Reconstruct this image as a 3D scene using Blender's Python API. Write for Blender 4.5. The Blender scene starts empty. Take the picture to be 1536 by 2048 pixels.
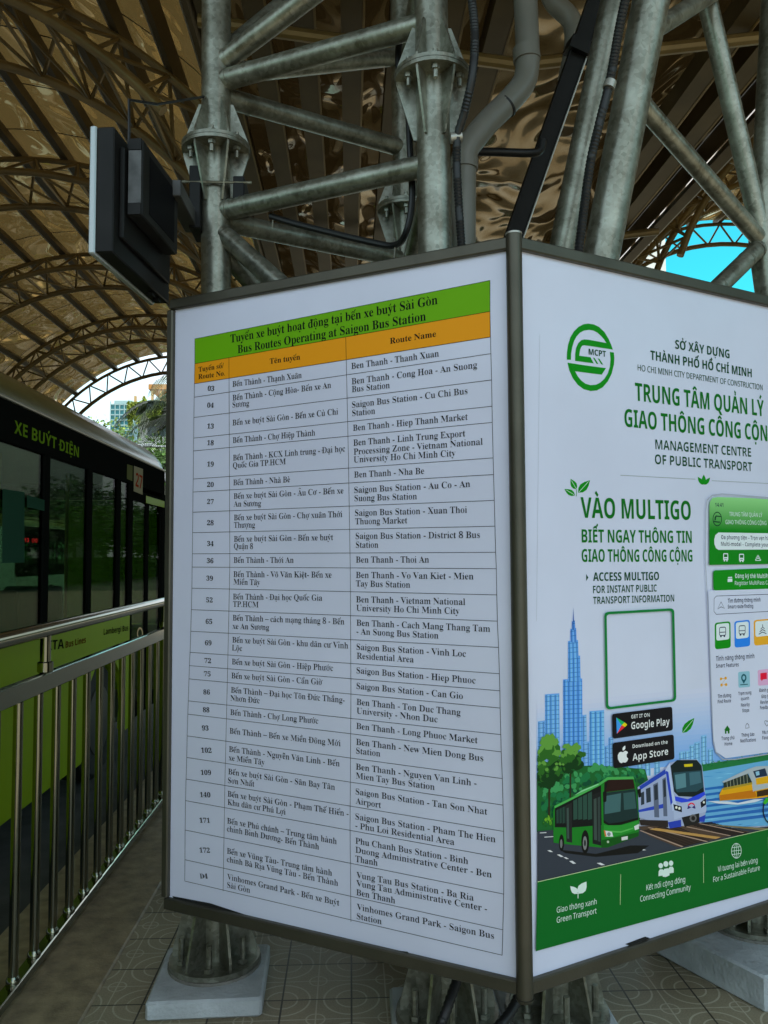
import bpy, math, random
from mathutils import Vector as V, Matrix, Euler
R = math.radians
random.seed(7)
SC = bpy.context.scene
COL = SC.collection

# ------------------------------------------------------------------ camera
CAM_H, FOC, PITCH, YAW, ROLL = 1.60, 1600.0, 3.2, -2.43, -0.3
camd = bpy.data.cameras.new("camera")
cam = bpy.data.objects.new("camera", camd); COL.objects.link(cam)
CROT = Euler((0, 0, R(YAW))).to_matrix() @ Euler((R(90 + PITCH), 0, 0)).to_matrix() @ Euler((0, 0, R(ROLL))).to_matrix()
cam.matrix_world = Matrix.Translation((0, 0, CAM_H)) @ CROT.to_4x4()
camd.sensor_fit = 'VERTICAL'; camd.sensor_height = 36.0; camd.lens = 36.0 * FOC / 2048
camd.clip_end = 6000; camd.clip_start = 0.05
SC.camera = cam
SC.render.resolution_x, SC.render.resolution_y = 768, 1024

# ------------------------------------------------------------------ sky, sun, exposure
SUN_EL, SUN_AZ = 62.0, 125.0
w = bpy.data.worlds.new("World"); SC.world = w; w.use_nodes = True
nt = w.node_tree; nt.nodes.clear()
wo = nt.nodes.new('ShaderNodeOutputWorld'); bg = nt.nodes.new('ShaderNodeBackground')
sky = nt.nodes.new('ShaderNodeTexSky'); sky.sky_type = 'NISHITA'; sky.sun_disc = False
sky.sun_elevation = R(SUN_EL); sky.sun_rotation = R(SUN_AZ); sky.air_density = 1.0; sky.dust_density = 0.6; sky.ozone_density = 1.2
tc = nt.nodes.new('ShaderNodeTexCoord'); mp = nt.nodes.new('ShaderNodeMapping'); mp.inputs['Scale'].default_value = (1.3, 1.3, 3.0)
mp.inputs['Location'].default_value = (0.3, 0.12, 0.0)
nz = nt.nodes.new('ShaderNodeTexNoise'); nz.inputs['Scale'].default_value = 1.7; nz.inputs['Detail'].default_value = 7
rp = nt.nodes.new('ShaderNodeValToRGB'); rp.color_ramp.elements[0].position = 0.30; rp.color_ramp.elements[1].position = 0.56
mxc = nt.nodes.new('ShaderNodeMix'); mxc.data_type = 'RGBA'
mxc.inputs['B'].default_value = (8.6, 9.0, 9.8, 1)
tint = nt.nodes.new('ShaderNodeMix'); tint.data_type = 'RGBA'; tint.blend_type = 'MULTIPLY'; tint.inputs['Factor'].default_value = 1.0
tint.inputs['B'].default_value = (0.22, 1.75, 1.40, 1)
nt.links.new(tc.outputs['Generated'], mp.inputs['Vector']); nt.links.new(mp.outputs[0], nz.inputs['Vector'])
nt.links.new(nz.outputs['Fac'], rp.inputs['Fac']); nt.links.new(sky.outputs[0], tint.inputs['A'])
nt.links.new(tint.outputs['Result'], mxc.inputs['A']); 
gap = nt.nodes.new('ShaderNodeVectorMath'); gap.operation = 'DOT_PRODUCT'      # the clear blue gap in the cloud, ahead to the right
gap.inputs[1].default_value = CROT @ V((690 / FOC, 540 / FOC, -1.0)).normalized(); nt.links.new(tc.outputs['Generated'], gap.inputs[0])
gr = nt.nodes.new('ShaderNodeMapRange'); gr.interpolation_type = 'SMOOTHSTEP'
gr.inputs['From Min'].default_value = 0.9905; gr.inputs['From Max'].default_value = 0.9975; gr.inputs['To Min'].default_value = 1.0; gr.inputs['To Max'].default_value = 0.0
nt.links.new(gap.outputs['Value'], gr.inputs['Value'])
cm = nt.nodes.new('ShaderNodeMath'); cm.operation = 'MULTIPLY'; nt.links.new(rp.outputs['Color'], cm.inputs[0]); nt.links.new(gr.outputs['Result'], cm.inputs[1])
nt.links.new(cm.outputs[0], mxc.inputs['Factor'])
nt.links.new(mxc.outputs['Result'], bg.inputs['Color']); bg.inputs['Strength'].default_value = 0.14
nt.links.new(bg.outputs[0], wo.inputs['Surface'])
sd = bpy.data.lights.new("sun", 'SUN'); sd.energy = 3.6; sd.angle = R(0.53); sd.color = (1.0, 0.94, 0.84)
sun = bpy.data.objects.new("sun", sd); COL.objects.link(sun)
SUN_DIR = V((math.sin(R(SUN_AZ)) * math.cos(R(SUN_EL)), math.cos(R(SUN_AZ)) * math.cos(R(SUN_EL)), math.sin(R(SUN_EL))))
sun.rotation_euler = SUN_DIR.to_track_quat('Z', 'Y').to_euler(); sun.location = (0, 0, 30)
SC.view_settings.view_transform = 'Standard'; SC.view_settings.look = 'None'
SC.view_settings.exposure = 0.35; SC.view_settings.gamma = 1.0
SC.cycles.max_bounces = 8; SC.cycles.transparent_max_bounces = 16
SC.cycles.use_denoising = True

# ------------------------------------------------------------------ measuring helpers (photo pixels -> points of the place)
EYE = V((0, 0, CAM_H))
def ray(px, py): return CROT @ V(((px - 768) / FOC, -(py - 1024) / FOC, -1.0))
def at_y(px, py, y): d = ray(px, py); return EYE + d * (y / d.y)
def at_x(px, py, x): d = ray(px, py); return EYE + d * (x / d.x)
def at_z(px, py, z): d = ray(px, py); return EYE + d * ((z - CAM_H) / d.z)

class Plane:
    """a flat face of the place: origin, horizontal axis u, up axis v, outward normal n"""
    lift = 0
    def __init__(s, o, u, n, step): s.o, s.u, s.v, s.n, s.step = V(o), V(u).normalized(), V((0, 0, 1)), V(n).normalized(), step
    def uv(s, px, py):
        d = ray(px, py); t = (s.o - EYE).dot(s.n) / d.dot(s.n); p = EYE + d * t - s.o
        return p.dot(s.u), p.dot(s.v)
    def pt(s, a, b, layer=0): return s.o + s.u * a + s.v * b + s.n * ((layer + s.lift) * s.step)
    def map(s, px, py, layer=0): return s.pt(*s.uv(px, py), layer)

# ------------------------------------------------------------------ materials
def lin(c): c /= 255.0; return c / 12.92 if c <= 0.04045 else ((c + 0.055) / 1.055) ** 2.4
MATS = {}
def NN(m, t): return m.node_tree.nodes.new(t)
def mat(name, color, rough=0.5, metal=0.0, var=0.0, vscale=8.0, bump=0.0, bscale=30.0, coat=0.0, spec=0.5, emit=None, island=0.0, rvar=0.0, detail=5):
    if name in MATS: return MATS[name]
    m = bpy.data.materials.new(name); m.use_nodes = True; L = m.node_tree.links.new
    b = m.node_tree.nodes['Principled BSDF']
    c = (*color, 1)
    b.inputs['Base Color'].default_value = c; b.inputs['Roughness'].default_value = rough; b.inputs['Metallic'].default_value = metal
    b.inputs['Coat Weight'].default_value = coat; b.inputs['Specular IOR Level'].default_value = spec
    if coat: b.inputs['Coat Roughness'].default_value = 0.08
    t = None
    if var or bump or rvar:
        t = NN(m, 'ShaderNodeTexCoord')
    if var:
        n = NN(m, 'ShaderNodeTexNoise'); n.inputs['Scale'].default_value = vscale; n.inputs['Detail'].default_value = detail
        L(t.outputs['Object'], n.inputs['Vector'])
        mx = NN(m, 'ShaderNodeMix'); mx.data_type = 'RGBA'
        mx.inputs['A'].default_value = (*[x * (1 - var) for x in color], 1); mx.inputs['B'].default_value = (*[min(1, x * (1 + var)) for x in color], 1)
        mr = NN(m, 'ShaderNodeMapRange'); mr.inputs['From Min'].default_value = 0.3; mr.inputs['From Max'].default_value = 0.7
        L(n.outputs['Fac'], mr.inputs['Value']); L(mr.outputs['Result'], mx.inputs['Factor']); L(mx.outputs['Result'], b.inputs['Base Color'])
    if rvar:
        n = NN(m, 'ShaderNodeTexNoise'); n.inputs['Scale'].default_value = vscale * 1.7; n.inputs['Detail'].default_value = 4
        L(t.outputs['Object'], n.inputs['Vector'])
        mr = NN(m, 'ShaderNodeMapRange'); mr.inputs['To Min'].default_value = max(0.02, rough - rvar); mr.inputs['To Max'].default_value = rough + rvar
        L(n.outputs['Fac'], mr.inputs['Value']); L(mr.outputs['Result'], b.inputs['Roughness'])
    if island:
        g = NN(m, 'ShaderNodeNewGeometry'); h = NN(m, 'ShaderNodeMix'); h.data_type = 'RGBA'
        h.inputs['A'].default_value = (*[x * (1 - island) for x in color], 1); h.inputs['B'].default_value = (*[min(1, x * (1 + island)) for x in color], 1)
        L(g.outputs['Random Per Island'], h.inputs['Factor']); L(h.outputs['Result'], b.inputs['Base Color'])
    if bump:
        n = NN(m, 'ShaderNodeTexNoise'); n.inputs['Scale'].default_value = bscale; n.inputs['Detail'].default_value = 4
        L(t.outputs['Object'], n.inputs['Vector'])
        bp = NN(m, 'ShaderNodeBump'); bp.inputs['Strength'].default_value = bump; bp.inputs['Distance'].default_value = 0.02
        L(n.outputs['Fac'], bp.inputs['Height']); L(bp.outputs['Normal'], b.inputs['Normal'])
    if emit:
        b.inputs['Emission Color'].default_value = (*emit[:3], 1); b.inputs['Emission Strength'].default_value = emit[3]
    MATS[name] = m; return m

def mat_galv():
    m = mat("galvanised_steel", (0.36, 0.37, 0.34), 0.42, 0.75)
    L = m.node_tree.links.new; b = m.node_tree.nodes['Principled BSDF']
    t = NN(m, 'ShaderNodeTexCoord')
    v = NN(m, 'ShaderNodeTexVoronoi'); v.inputs['Scale'].default_value = 70; L(t.outputs['Object'], v.inputs['Vector'])
    n = NN(m, 'ShaderNodeTexNoise'); n.inputs['Scale'].default_value = 9; n.inputs['Detail'].default_value = 6; L(t.outputs['Object'], n.inputs['Vector'])
    bw = NN(m, 'ShaderNodeRGBToBW'); L(v.outputs['Color'], bw.inputs[0])
    ad = NN(m, 'ShaderNodeMath'); ad.operation = 'MULTIPLY_ADD'; ad.inputs[1].default_value = 0.30; L(bw.outputs[0], ad.inputs[0]); L(n.outputs['Fac'], ad.inputs[2])
    rp = NN(m, 'ShaderNodeValToRGB'); e = rp.color_ramp.elements
    e[0].position = 0.42; e[0].color = (0.155, 0.15, 0.115, 1); e[1].position = 1.0; e[1].color = (0.44, 0.45, 0.385, 1)
    L(ad.outputs[0], rp.inputs['Fac']); L(rp.outputs['Color'], b.inputs['Base Color'])
    mr = NN(m, 'ShaderNodeMapRange'); mr.inputs['To Min'].default_value = 0.32; mr.inputs['To Max'].default_value = 0.46
    L(bw.outputs[0], mr.inputs['Value']); L(mr.outputs['Result'], b.inputs['Roughness'])
    return m

def mat_roof(name, base, trans, tw):
    m = bpy.data.materials.new(name); m.use_nodes = True; L = m.node_tree.links.new
    b = m.node_tree.nodes['Principled BSDF']; out = m.node_tree.nodes['Material Output']
    b.inputs['Base Color'].default_value = (*base, 1); b.inputs['Roughness'].default_value = 0.08; b.inputs['Specular IOR Level'].default_value = 0.9
    b.inputs['Metallic'].default_value = 0.85
    t = NN(m, 'ShaderNodeTexCoord')
    mp = NN(m, 'ShaderNodeMapping'); mp.inputs['Scale'].default_value = (1.0, 0.7, 1.0); L(t.outputs['Object'], mp.inputs['Vector'])
    n = NN(m, 'ShaderNodeTexNoise'); n.inputs['Scale'].default_value = 1.2; n.inputs['Detail'].default_value = 1.0; n.inputs['Distortion'].default_value = 1.4
    L(mp.outputs[0], n.inputs['Vector'])
    bp = NN(m, 'ShaderNodeBump'); bp.inputs['Strength'].default_value = 1.0; bp.inputs['Distance'].default_value = 0.20
    L(n.outputs['Fac'], bp.inputs['Height']); L(bp.outputs['Normal'], b.inputs['Normal'])
    tr = NN(m, 'ShaderNodeBsdfTranslucent'); tr.inputs['Color'].default_value = (*trans, 1)
    mx = NN(m, 'ShaderNodeMixShader'); mx.inputs['Fac'].default_value = tw
    L(b.outputs[0], mx.inputs[1]); L(tr.outputs[0], mx.inputs[2]); L(mx.outputs[0], out.inputs['Surface'])
    return m

def mat_glass(name, tint, refl=1.0, rough=0.02):
    m = bpy.data.materials.new(name); m.use_nodes = True; L = m.node_tree.links.new
    m.node_tree.nodes.remove(m.node_tree.nodes['Principled BSDF']); out = m.node_tree.nodes['Material Output']
    tr = NN(m, 'ShaderNodeBsdfTransparent'); tr.inputs['Color'].default_value = (*tint, 1)
    gl = NN(m, 'ShaderNodeBsdfGlossy'); gl.inputs['Roughness'].default_value = rough
    fr = NN(m, 'ShaderNodeFresnel'); fr.inputs['IOR'].default_value = 1.5
    mu = NN(m, 'ShaderNodeMath'); mu.operation = 'MULTIPLY'; mu.inputs[1].default_value = refl; L(fr.outputs[0], mu.inputs[0])
    mx = NN(m, 'ShaderNodeMixShader'); L(mu.outputs[0], mx.inputs['Fac']); L(tr.outputs[0], mx.inputs[1]); L(gl.outputs[0], mx.inputs[2])
    L(mx.outputs[0], out.inputs['Surface']); return m

# ------------------------------------------------------------------ mesh builder
ORG = {}
class MB:
    def __init__(s): s.v, s.f, s.m = [], [], []
    def add(s, vs, fs, mi=0):
        o = len(s.v); s.v += [V(p) for p in vs]; s.f += [tuple(i + o for i in f) for f in fs]; s.m += [mi] * len(fs); return s
    def quad(s, a, b, c, d, mi=0): return s.add([a, b, c, d], [(0, 1, 2, 3)], mi)
    def poly(s, pts, mi=0): return s.add(pts, [tuple(range(len(pts)))], mi)
    def box(s, a, b, mi=0):
        x0, y0, z0 = (min(p, q) for p, q in zip(a, b)); x1, y1, z1 = (max(p, q) for p, q in zip(a, b))
        return s.obox(V(((x0 + x1) / 2, (y0 + y1) / 2, (z0 + z1) / 2)), V((1, 0, 0)), V((0, 1, 0)), V((0, 0, 1)), (x1 - x0) / 2, (y1 - y0) / 2, (z1 - z0) / 2, mi)
    def obox(s, c, ax, ay, az, hx, hy, hz, mi=0, bev=0.0):
        c = V(c); ax, ay, az = V(ax).normalized(), V(ay).normalized(), V(az).normalized()
        if bev > 0:
            vs = []; lv = []
            for (z, ins) in ((-hz, bev), (-hz + bev, 0), (hz - bev, 0), (hz, bev)):
                X, Y = hx - ins, hy - ins; k = bev if ins == 0 else bev * 0.7
                ring = [(-X + k, -Y), (X - k, -Y), (X, -Y + k), (X, Y - k), (X - k, Y), (-X + k, Y), (-X, Y - k), (-X, -Y + k)]
                vs += [c + ax * p + ay * q + az * z for p, q in ring]
            fs = [tuple(range(7, -1, -1)), tuple(range(24, 32))]
            for l in range(3):
                for i in range(8):
                    j = (i + 1) % 8; fs.append((l * 8 + i, l * 8 + j, l * 8 + 8 + j, l * 8 + 8 + i))
            return s.add(vs, fs, mi)
        vs = [c + ax * (hx * i) + ay * (hy * j) + az * (hz * k) for k in (-1, 1) for j in (-1, 1) for i in (-1, 1)]
        return s.add(vs, [(0, 2, 3, 1), (4, 5, 7, 6), (0, 1, 5, 4), (2, 6, 7, 3), (0, 4, 6, 2), (1, 3, 7, 5)], mi)
    def tube(s, pts, r, n=12, mi=0, caps=True):
        pts = [V(p) for p in pts]; rs = r if isinstance(r, (list, tuple)) else [r] * len(pts)
        vs, fs = [], []; t0 = (pts[1] - pts[0]).normalized()
        a = t0.orthogonal().normalized()
        for i, p in enumerate(pts):
            if i == 0: t = t0
            elif i == len(pts) - 1: t = (pts[i] - pts[i - 1]).normalized()
            else:
                t = (pts[i + 1] - pts[i]).normalized() + (pts[i] - pts[i - 1]).normalized()
                t = t.normalized() if t.length > 1e-6 else t0
            a = (a - t * a.dot(t)).normalized(); b = t.cross(a)
            vs += [p + (a * math.cos(2 * math.pi * k / n) + b * math.sin(2 * math.pi * k / n)) * rs[i] for k in range(n)]
        for i in range(len(pts) - 1):
            for k in range(n):
                j = (k + 1) % n; fs.append((i * n + k, i * n + j, (i + 1) * n + j, (i + 1) * n + k))
        if caps: fs += [tuple(range(n - 1, -1, -1)), tuple(range((len(pts) - 1) * n, len(pts) * n))]
        return s.add(vs, fs, mi)
    def prism(s, pts, n, t, mi=0):
        pts = [V(p) for p in pts]; n = V(n) * t; k = len(pts)
        vs = pts + [p + n for p in pts]
        fs = [tuple(range(k - 1, -1, -1)), tuple(range(k, 2 * k))] + [(i, (i + 1) % k, k + (i + 1) % k, k + i) for i in range(k)]
        return s.add(vs, fs, mi)
    def build(s, name, mats, parent=None, smooth=True, ang=35, label=None):
        me = bpy.data.meshes.new(name)
        o = bpy.data.objects.new(name, me)
        org = V((0, 0, 0))
        if parent is not None:
            org = ORG.get(parent.name, V((0, 0, 0))); o.parent = parent
        ORG_SET = org
        me.from_pydata([tuple(p - org) for p in s.v], [], s.f)
        for m in (mats if isinstance(mats, (list, tuple)) else [mats]): me.materials.append(m)
        if any(s.m): me.polygons.foreach_set('material_index', s.m)
        if smooth:
            me.polygons.foreach_set('use_smooth', [True] * len(s.f)); me.set_sharp_from_angle(angle=R(ang))
        me.update(); COL.objects.link(o); ORG[o.name] = ORG_SET
        if label: o['label'] = label
        return o
def thing(name, loc, label, cat, group=None):
    o = bpy.data.objects.new(name, None); COL.objects.link(o); o.location = loc; o.empty_display_size = 0.2
    ORG[o.name] = V(loc); return tag(o, label, cat, group)
def tag(o, label, cat, group=None):
    o['label'] = label; o['category'] = cat
    if group: o['group'] = group
    return o
def struct(o): o['kind'] = 'structure'; return o
def smooth_path(pts, n=8):
    pts = [V(p) for p in pts]; P = [pts[0] * 2 - pts[1]] + pts + [pts[-1] * 2 - pts[-2]]; out = []
    for i in range(1, len(P) - 2):
        for k in range(n):
            t = k / n; a, b, c, d = P[i - 1], P[i], P[i + 1], P[i + 2]
            out.append(0.5 * ((2 * b) + (c - a) * t + (2 * a - 5 * b + 4 * c - d) * t * t + (3 * b - a - 3 * c + d) * t ** 3))
    return out + [pts[-1]]

# ------------------------------------------------------------------ lettering
import unicodedata
FACES = {'serif': (0x1D400, 0x1D41A, 0x1D7CE, 0.68), 'sans': (0x1D5A0, 0x1D5BA, 0x1D7E2, 0.715), 'sansbold': (0x1D5D4, 0x1D5EE, 0x1D7EC, 0.715)}
# letter outlines: for each face and letter the advance, then closed outlines as x, y, x, y ... in thousandths of the letter size
OUTLINES = {
 'serif': {
  'A': (650, [[334,693,307,694,73,111,48,60,21,35,-13,27,-13,0,190,0,190,27,143,32,119,47,117,105,154,197,376,197,415,98,422,68,413,45,386,32,341,27,341,0,660,0,660,27,625,38,600,70,572,129],[169,239,263,475,360,239]]),
  'B': (659, [[328,678,23,678,23,653,62,649,87,637,103,614,110,575,111,549,111,122,109,90,103,65,93,48,77,37,54,29,24,26,24,0,354,0,433,6,499,23,552,52,592,90,615,139,623,196,601,275,536,332,427,368,518,399,572,450,590,522,561,609,474,661],[322,646,356,642,382,632,401,614,414,589,421,555,424,514,420,467,410,431,392,406,365,389,328,378,271,375,271,582,275,621,288,640],[271,344,344,340,384,328,412,309,432,280,444,241,448,191,445,142,436,103,422,73,400,52,369,40,330,36,294,42,277,61,271,97]]),
  'C': (697, [[434,689,386,693,321,688,261,673,206,648,158,613,117,572,84,522,59,467,44,406,39,340,44,273,59,212,83,156,116,106,157,64,204,30,259,4,318,-11,382,-16,494,0,589,50,666,132,638,158,606,121,571,91,533,66,494,49,454,38,414,35,303,69,236,169,214,337,234,516,294,624,395,660,443,654,489,636,530,606,568,566,599,517,625,459,650,459,650,693,624,693,614,668,599,653,557,651,488,676]]),
  'D': (738, [[330,678,22,678,22,653,51,651,74,645,90,634,101,618,108,592,110,557,110,111,108,81,103,59,94,44,58,29,30,26,30,0,340,0,538,38,657,151,697,339,687,439,655,523,604,590,532,639,440,668],[332,645,438,611,501,510,522,341,517,247,501,171,476,112,439,70,391,44,331,36,293,42,276,63,271,107,271,573,276,618,293,639]]),
  'E': (658, [[594,678,24,678,24,653,53,651,76,644,92,634,103,615,110,587,112,549,112,116,110,84,104,60,93,44,77,33,53,27,21,25,21,0,599,0,640,213,612,213,594,173,574,139,552,112,527,89,498,71,466,58,430,48,389,43,318,42,286,52,274,78,272,100,272,331,335,325,378,306,394,290,406,270,423,213,428,176,453,176,453,514,429,514,419,466,405,428,386,400,361,381,329,370,272,366,272,578,277,620,298,638,345,641,411,637,465,625,506,605,537,575,558,532,571,476,594,476]]),
  'F': (602, [[586,678,21,678,21,653,75,641,92,630,102,614,109,590,111,558,111,125,109,92,103,67,93,50,77,38,54,30,23,26,23,0,382,0,382,26,330,30,298,42,280,64,272,98,271,120,271,333,323,329,357,318,382,298,401,270,415,229,424,176,450,176,450,516,423,516,414,468,400,430,381,402,356,383,323,372,271,368,271,593,276,627,309,641,389,640,428,635,462,626,489,613,511,596,529,574,543,547,554,514,562,476,586,476]]),
  'G': (756, [[436,689,383,693,320,688,261,673,208,648,160,614,119,573,86,524,61,469,46,408,41,341,46,272,61,209,86,153,119,104,161,62,210,29,267,5,330,-10,399,-15,488,-9,576,11,664,43,664,191,671,240,680,254,716,269,745,271,745,295,410,295,410,271,446,269,472,263,490,254,501,239,508,218,510,190,510,106,508,79,500,57,488,40,470,29,444,21,410,19,354,28,306,55,268,100,240,163,223,243,217,339,237,517,297,624,398,660,430,657,460,649,490,634,518,615,545,592,569,564,591,532,609,497,625,458,651,458,651,693,624,693,604,660,569,650,492,677]]),
  'H': (779, [[360,678,24,678,24,653,54,649,77,642,92,631,103,615,109,593,111,564,111,120,109,88,103,64,93,47,77,36,54,29,23,26,23,0,360,0,360,26,329,29,305,36,289,47,279,64,273,88,271,120,271,329,509,329,509,120,507,86,501,62,490,46,474,36,450,29,420,26,420,0,755,0,755,26,725,29,702,37,686,49,677,66,671,90,669,120,669,564,671,594,677,616,686,632,701,642,724,649,755,653,755,678,420,678,420,653,477,643,497,629,508,586,509,564,509,373,271,373,271,564,278,618,293,637,337,651,360,653]]),
  'I': (388, [[364,678,20,678,20,653,78,645,94,636,104,623,110,603,112,576,112,112,110,84,103,63,91,48,50,31,20,26,20,0,366,0,366,26,306,39,285,55,273,96,272,115,272,576,274,603,281,623,292,636,332,650,364,653]]),
  'J': (492, [[468,678,118,678,118,653,165,646,195,633,212,609,219,571,220,546,220,32,214,-19,195,-50,178,-57,156,-60,133,-57,119,-46,115,-23,137,26,136,61,118,92,86,109,48,109,16,90,-3,56,-3,10,17,-33,53,-67,103,-89,131,-95,162,-97,283,-72,356,5,380,132,380,546,383,595,392,624,412,642,468,653]]),
  'K': (760, [[361,678,25,678,25,653,55,650,78,643,94,632,104,615,110,593,112,564,112,120,110,88,104,64,94,47,78,36,55,29,24,26,24,0,361,0,361,26,330,29,306,36,290,47,280,64,274,88,272,120,272,295,297,318,471,98,494,63,495,43,456,27,418,26,418,0,773,0,773,26,738,31,702,56,690,69,403,424,513,537,584,601,650,640,710,653,723,653,723,678,433,678,433,653,481,650,509,640,519,623,514,604,501,582,478,556,272,348,272,564,279,618,294,637,338,651,361,653]]),
  'L': (635, [[372,678,24,678,24,653,54,650,77,643,92,632,103,617,109,594,111,564,111,120,109,88,103,64,93,47,77,36,54,29,23,26,23,0,598,0,636,230,609,230,591,186,572,149,550,118,526,93,499,74,468,59,434,49,393,43,327,42,288,52,273,84,271,123,271,564,275,605,287,631,310,646,347,652,372,653]]),
  'M': (944, [[275,678,22,678,22,653,78,644,99,629,111,589,112,569,112,118,110,87,103,63,92,47,75,36,51,29,21,26,21,0,252,0,252,26,220,28,196,34,178,44,166,60,159,85,157,119,157,579,402,0,429,0,677,594,677,124,670,66,655,44,611,29,589,26,589,0,918,0,918,26,866,34,847,51,837,80,834,127,834,563,836,592,842,614,852,630,868,641,890,649,919,653,919,678,669,678,472,212]]),
  'N': (735, [[233,678,27,678,27,653,54,645,84,613,113,578,113,117,106,62,92,41,48,27,27,26,27,0,248,0,248,26,216,29,192,36,176,46,167,62,161,86,159,117,159,521,600,-16,628,-16,628,561,630,592,636,616,645,632,660,643,683,650,714,653,714,678,493,678,493,653,549,642,569,628,579,602,582,562,582,251]]),
  'O': (782, [[443,691,395,694,345,691,298,682,254,667,212,647,175,621,141,592,111,557,87,520,67,478,53,434,44,388,41,339,44,290,53,243,67,199,87,158,111,120,140,86,174,56,211,31,251,11,294,-4,340,-13,388,-16,437,-13,484,-4,528,11,570,31,607,56,641,86,671,120,695,158,716,199,730,243,739,290,742,339,739,389,730,436,716,481,696,522,671,560,642,594,609,623,572,648,532,668,489,682],[292,624,387,660,438,651,482,624,518,578,544,516,560,436,565,339,546,161,489,54,394,18,343,27,300,54,264,100,237,163,221,243,216,339,235,517]]),
  'P': (622, [[318,678,24,678,24,653,54,649,77,642,92,631,103,615,109,593,111,564,111,120,109,88,103,64,93,47,77,36,54,29,23,26,23,0,360,0,360,26,329,29,305,36,289,47,279,64,273,88,271,120,271,306,360,306,435,312,497,329,546,358,581,396,602,441,609,494,606,530,596,563,580,592,558,617,532,638,500,655,456,668,395,675],[322,642,359,638,388,626,410,605,424,576,432,537,435,490,432,442,421,404,404,376,379,357,344,346,271,342,271,593,276,622,291,637]]),
  'Q': (782, [[443,691,395,694,345,691,298,682,254,667,212,647,175,621,141,592,111,557,87,520,67,478,53,434,44,388,41,339,44,288,54,239,70,192,91,149,118,110,151,74,189,44,231,19,278,-1,346,-96,441,-153,563,-172,619,-168,677,-156,737,-137,732,-109,684,-119,662,-120,592,-107,536,-67,492,0,565,31,626,73,676,128,713,191,735,262,742,339,739,389,730,436,716,481,696,522,671,560,642,594,609,623,572,648,532,668,489,682],[292,624,387,660,438,651,482,624,518,578,545,516,561,436,566,339,547,161,490,54,395,18,344,27,301,54,264,100,238,163,221,243,216,339,235,517]]),
  'R': (704, [[323,678,24,678,24,653,54,649,77,642,92,631,103,615,109,593,111,564,111,120,109,88,103,64,93,47,77,36,54,29,23,26,23,0,360,0,360,26,329,29,305,36,289,47,279,64,273,88,271,120,271,316,300,316,504,0,715,0,712,26,684,31,654,60,643,75,469,333,553,370,604,425,621,498,613,554,588,599,547,634,489,658,415,673],[334,642,400,626,439,579,452,500,448,452,436,414,416,384,388,364,350,352,303,348,271,348,271,574,276,617,293,636]]),
  'S': (581, [[275,694,238,691,203,683,172,669,143,650,120,627,100,600,86,568,77,533,74,494,78,450,92,411,114,376,147,344,189,313,242,284,335,238,379,209,406,174,415,133,411,103,401,76,382,54,358,36,328,26,293,22,244,28,202,45,166,74,136,115,112,169,93,235,64,235,64,-16,91,-16,109,15,158,11,219,-9,286,-15,334,-12,378,-3,418,12,452,32,481,56,504,86,521,120,532,157,535,198,529,255,509,303,493,326,472,347,447,367,415,387,377,406,281,451,224,484,204,501,190,520,181,541,178,566,181,592,191,615,208,635,230,650,257,659,289,662,317,659,343,652,370,638,394,621,417,599,437,573,455,543,469,511,480,475,505,475,505,694,477,694,471,676,461,666,420,667,342,687]]),
  'T': (630, [[16,678,16,473,43,473,53,524,71,567,97,600,131,625,173,640,232,645,232,120,230,88,223,63,212,46,194,35,169,28,137,26,137,0,488,0,488,26,454,28,429,34,412,45,401,62,394,87,392,120,392,645,400,645,496,626,558,568,586,472,611,472,611,678]]),
  'U': (733, [[358,678,22,678,22,653,52,649,75,642,90,631,101,615,107,593,109,564,109,231,116,154,136,91,170,42,219,8,286,-12,369,-19,450,-12,515,11,566,48,601,102,622,176,629,270,629,563,636,612,658,639,706,653,706,678,489,678,489,653,523,649,548,641,565,630,576,615,582,592,584,563,584,237,565,124,506,56,409,33,365,38,329,52,302,76,284,110,273,154,269,208,269,564,276,618,290,637,335,651,358,653]]),
  'V': (637, [[314,678,-21,678,-21,653,20,639,44,609,66,567,316,-19,342,-19,569,570,595,622,622,646,658,653,658,678,445,678,445,653,493,648,519,635,528,609,518,562,385,213,240,563,227,610,236,636,264,649,314,653]]),
  'W': (910, [[269,678,-23,678,-23,653,11,645,31,623,48,585,254,-16,283,-16,470,460,637,-16,664,-16,856,565,875,611,897,639,929,653,929,678,749,678,749,653,788,647,810,633,817,605,805,550,706,247,594,575,585,613,593,635,616,649,654,653,654,678,341,678,341,653,384,646,409,630,426,594,448,525,332,228,220,555,209,611,215,635,234,648,269,653]]),
  'X': (701, [[363,678,21,678,24,653,56,644,85,618,116,575,288,310,134,99,98,58,59,34,17,26,17,0,259,0,259,26,218,31,193,44,185,67,194,102,205,120,312,272,409,118,429,76,432,61,424,42,401,30,355,26,355,0,691,0,687,26,661,33,627,67,615,85,418,394,531,556,554,586,577,611,600,630,623,643,649,650,682,653,682,678,436,678,436,653,474,648,497,636,505,616,493,580,479,556,394,431,300,578,283,618,289,637,309,649,363,653]]),
  'Y': (634, [[308,678,-20,678,-20,652,21,639,52,605,69,576,239,266,239,120,237,88,231,64,221,47,205,36,182,29,151,26,151,0,488,0,488,26,457,29,433,36,417,47,407,64,401,88,399,120,399,303,570,583,596,619,622,642,654,652,654,678,439,678,439,652,486,647,511,632,519,607,509,569,496,545,370,336,244,583,232,620,248,644,291,652,308,652]]),
  'Z': (658, [[85,678,66,471,91,471,106,512,122,547,140,574,160,596,184,613,210,626,241,634,278,638,319,640,411,640,30,16,30,0,606,0,631,244,606,244,585,180,556,129,520,91,475,64,420,48,356,43,228,43,605,660,605,678]]),
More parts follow.
